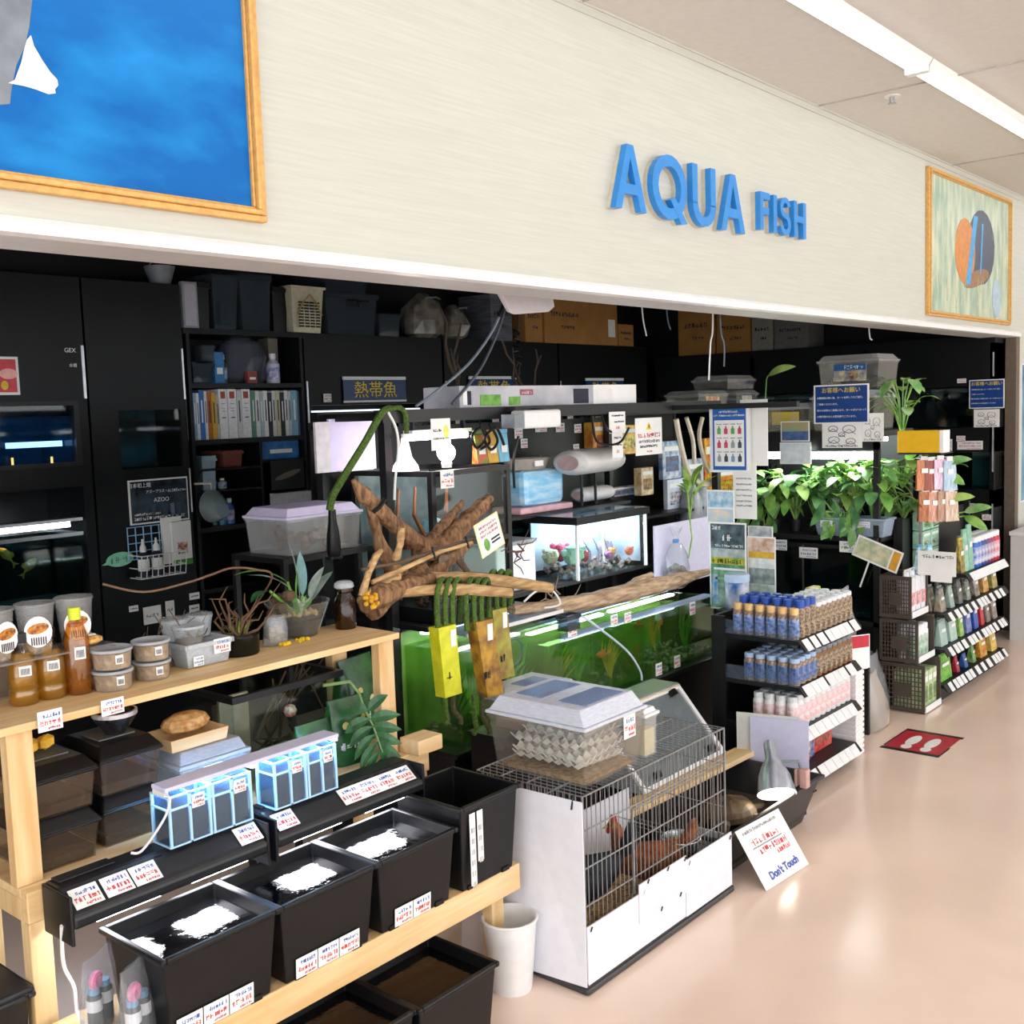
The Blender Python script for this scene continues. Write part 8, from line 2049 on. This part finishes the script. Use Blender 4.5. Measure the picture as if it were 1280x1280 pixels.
# clear bottles in bags, sign card, foam panel, sack beside gondola 1
for k, (px, py, lab) in enumerate(((1077, 800, 'bunch of clear bagged bottles beside the gondola'), (1090, 775, 'crinkled clear bag hanging over the bottle bunch'))):
    q = at(px, py, Y=2.16)
    tt = thing('film_bag', (4.86+.1*k, 2.16, .42), label=lab, cat='bag'); pouch_mesh(.16, .1, .32, 50+k).build('film', FILM, tt)
    for j in range(3): MB().lathe([(.018, .01), (.018, .12), (.008, .15), (.008, .17)], 10, c=(-.045+.045*j, 0)).build('bottle', clear('bluish_bottle', 'd8e8f4', milk=.3, milk_c='9ac0e0'), tt, smooth=True)
tt = thing('bag_stool', (4.81, 2.06, 0), label='low dark stool under the bagged bottles', cat='stool'); part('seat', BLKM, tt, (0, .28, 0, .22, .4, .419)); 
for x in (.01, .25): part('leg', BLKM, tt, (x, x+.02, .01, .03, 0, .4)); part('leg', BLKM, tt, (x, x+.02, .19, .21, 0, .4))
t = thing('foam_box', (4.70, 1.98, 0), label='white ridged foam box standing beside the gondola', cat='foam box')
part('core', mat('foam_white', 'f0eeee', .6, var=.03), t, (.006, .09, .006, .3, 0, .4))
for k in range(16): part('ridge', MATS['foam_white'], t, (0, .094, 0, .3, .004+.025*k, .022+.025*k), bev=.004)
t = thing('litter_sack', (5.2, 2.12, 0), rz=.1, label='beige sack in clear film next to foam box', cat='sack')
pouch_mesh(.26, .17, .36, 71).build('film', FILM, t, smooth=True); b = pouch_mesh(.22, .14, .27, 72); b.build('sack', mat('sack_beige', 'b8a890', .7, scale=12, bump=.4), t, smooth=True)
t = thing('red_card', (4.73, 2.02, .402), rz=-.5, label='white card with red top band on the foam box', cat='card')
part('card', CARD, t, (0, .11, 0, .003, 0, .16)); part('red_band', mat('band_red', 'c02038', .5), t, (.004, .106, -.001, 0, .1, .156)); part('foot', WHITEP, t, (.02, .09, -.01, .02, 0, .004))
t = thing('citrus_pack', (4.72, 2.2, .68), label='orange and lime fruit-print pack at the shelf end', cat='pack')
MB().box(-.04, .05, -.02, .02, 0, .1).build('pack', mat('citrus', 'e09a3c', .5, scale=30, c2='b8d83c'), t, bev=.006); part('bracket', BLKM, t, (-.06, .05, -.02, .02, -.012, 0)); MB().ball((.03, -.02, .08), .02, 8, sy=.3).build('lime_print', mat('lime_print', 'a8d02c', .5), t)
# white board leaning at the gondola's foot
t = thing('blank_board', (4.03, 1.94, 0), rz=-PI/2+.25, label='blank white boards leaning at the gondola foot', cat='board')
MB().box(-.26, .0, 0, .006, .0, .36).build('board', mat('board_grey', 'd8dad8', .5, var=.04), t); MB().box(-.2, .04, -.012, -.006, .0, .35).build('board', mat('board_lilac', 'd0d2f0', .5, var=.04), t)
# white cabinet by the pillar and the blue poster behind it
q = at(1262, 800, Z=0)
t = thing('white_cabinet', (q.x, q.y, 0), label='plain white cabinet standing before the pillar', cat='cabinet')
hh = at(1262, 664, X=q.x).z
part('body', mat('cabinet_white', 'd8dad6', .4, var=.03), t, (0, .6, -.5, 0, .0, hh-.03)); part('top', WHITEP, t, (-.01, .61, -.51, .01, hh-.03, hh), bev=.006); part('handle', GREYP, t, (-.012, -.001, -.35, -.2, hh-.09, hh-.07))
t = thing('wall_poster', (8.08, 2.195, .9), label='blue fish tank poster on the cream wall beyond pillar', cat='poster')
part('sheet', mat('poster_blue', '3a6a9a', .4, scale=4, c2='8ab0c8'), t, (0, .35, 0, .004, 0, .95)); part('edge', CARD, t, (-.01, .36, .004, .005, -.01, .96))
# thin cords hanging under the fascia
for k, (p, lab) in enumerate((([(891, 395, 2.6), (888, 430, 2.6), (886, 475, 2.62)], 'thin white cord hanging above the island boxes'), ([(900, 398, 2.7), (905, 430, 2.7), (905, 458, 2.7)], 'thin grey cord hanging beside the white one'), ([(802, 378, 3.2), (808, 420, 3.2)], 'short pale cord hanging near the cartons'), ([(833, 382, 3.2), (838, 412, 3.2)], 'short grey cord hanging near the cartons'), ([(1086, 405, 2.5), (1090, 425, 2.5)], 'short white cord above the pet box stack'))):
    P_ = [at(a, b_, Y=y) for a, b_, y in p]; cable('thin_cord_line', [Vector((P_[0].x, P_[0].y, 2.72 if p[0][2] > 2.36 else 2.1))]+P_, .004, CARD if k in (0, 2, 4) else GREYC, lab, 'line')
twigs(660, 505, 3.28, 'bare dark twigs behind the long carton', [(-.18, .3), (-.08, .2), (.1, .25)], 2, 'back_twigs', '3c2e22', .012)
twigs(575, 505, 3.28, 'upright dark twigs beside the second banner', [(-.1, .45), (.0, .35), (-.05, .25)], 7, 'upright_twigs', '3c2e22', .012)
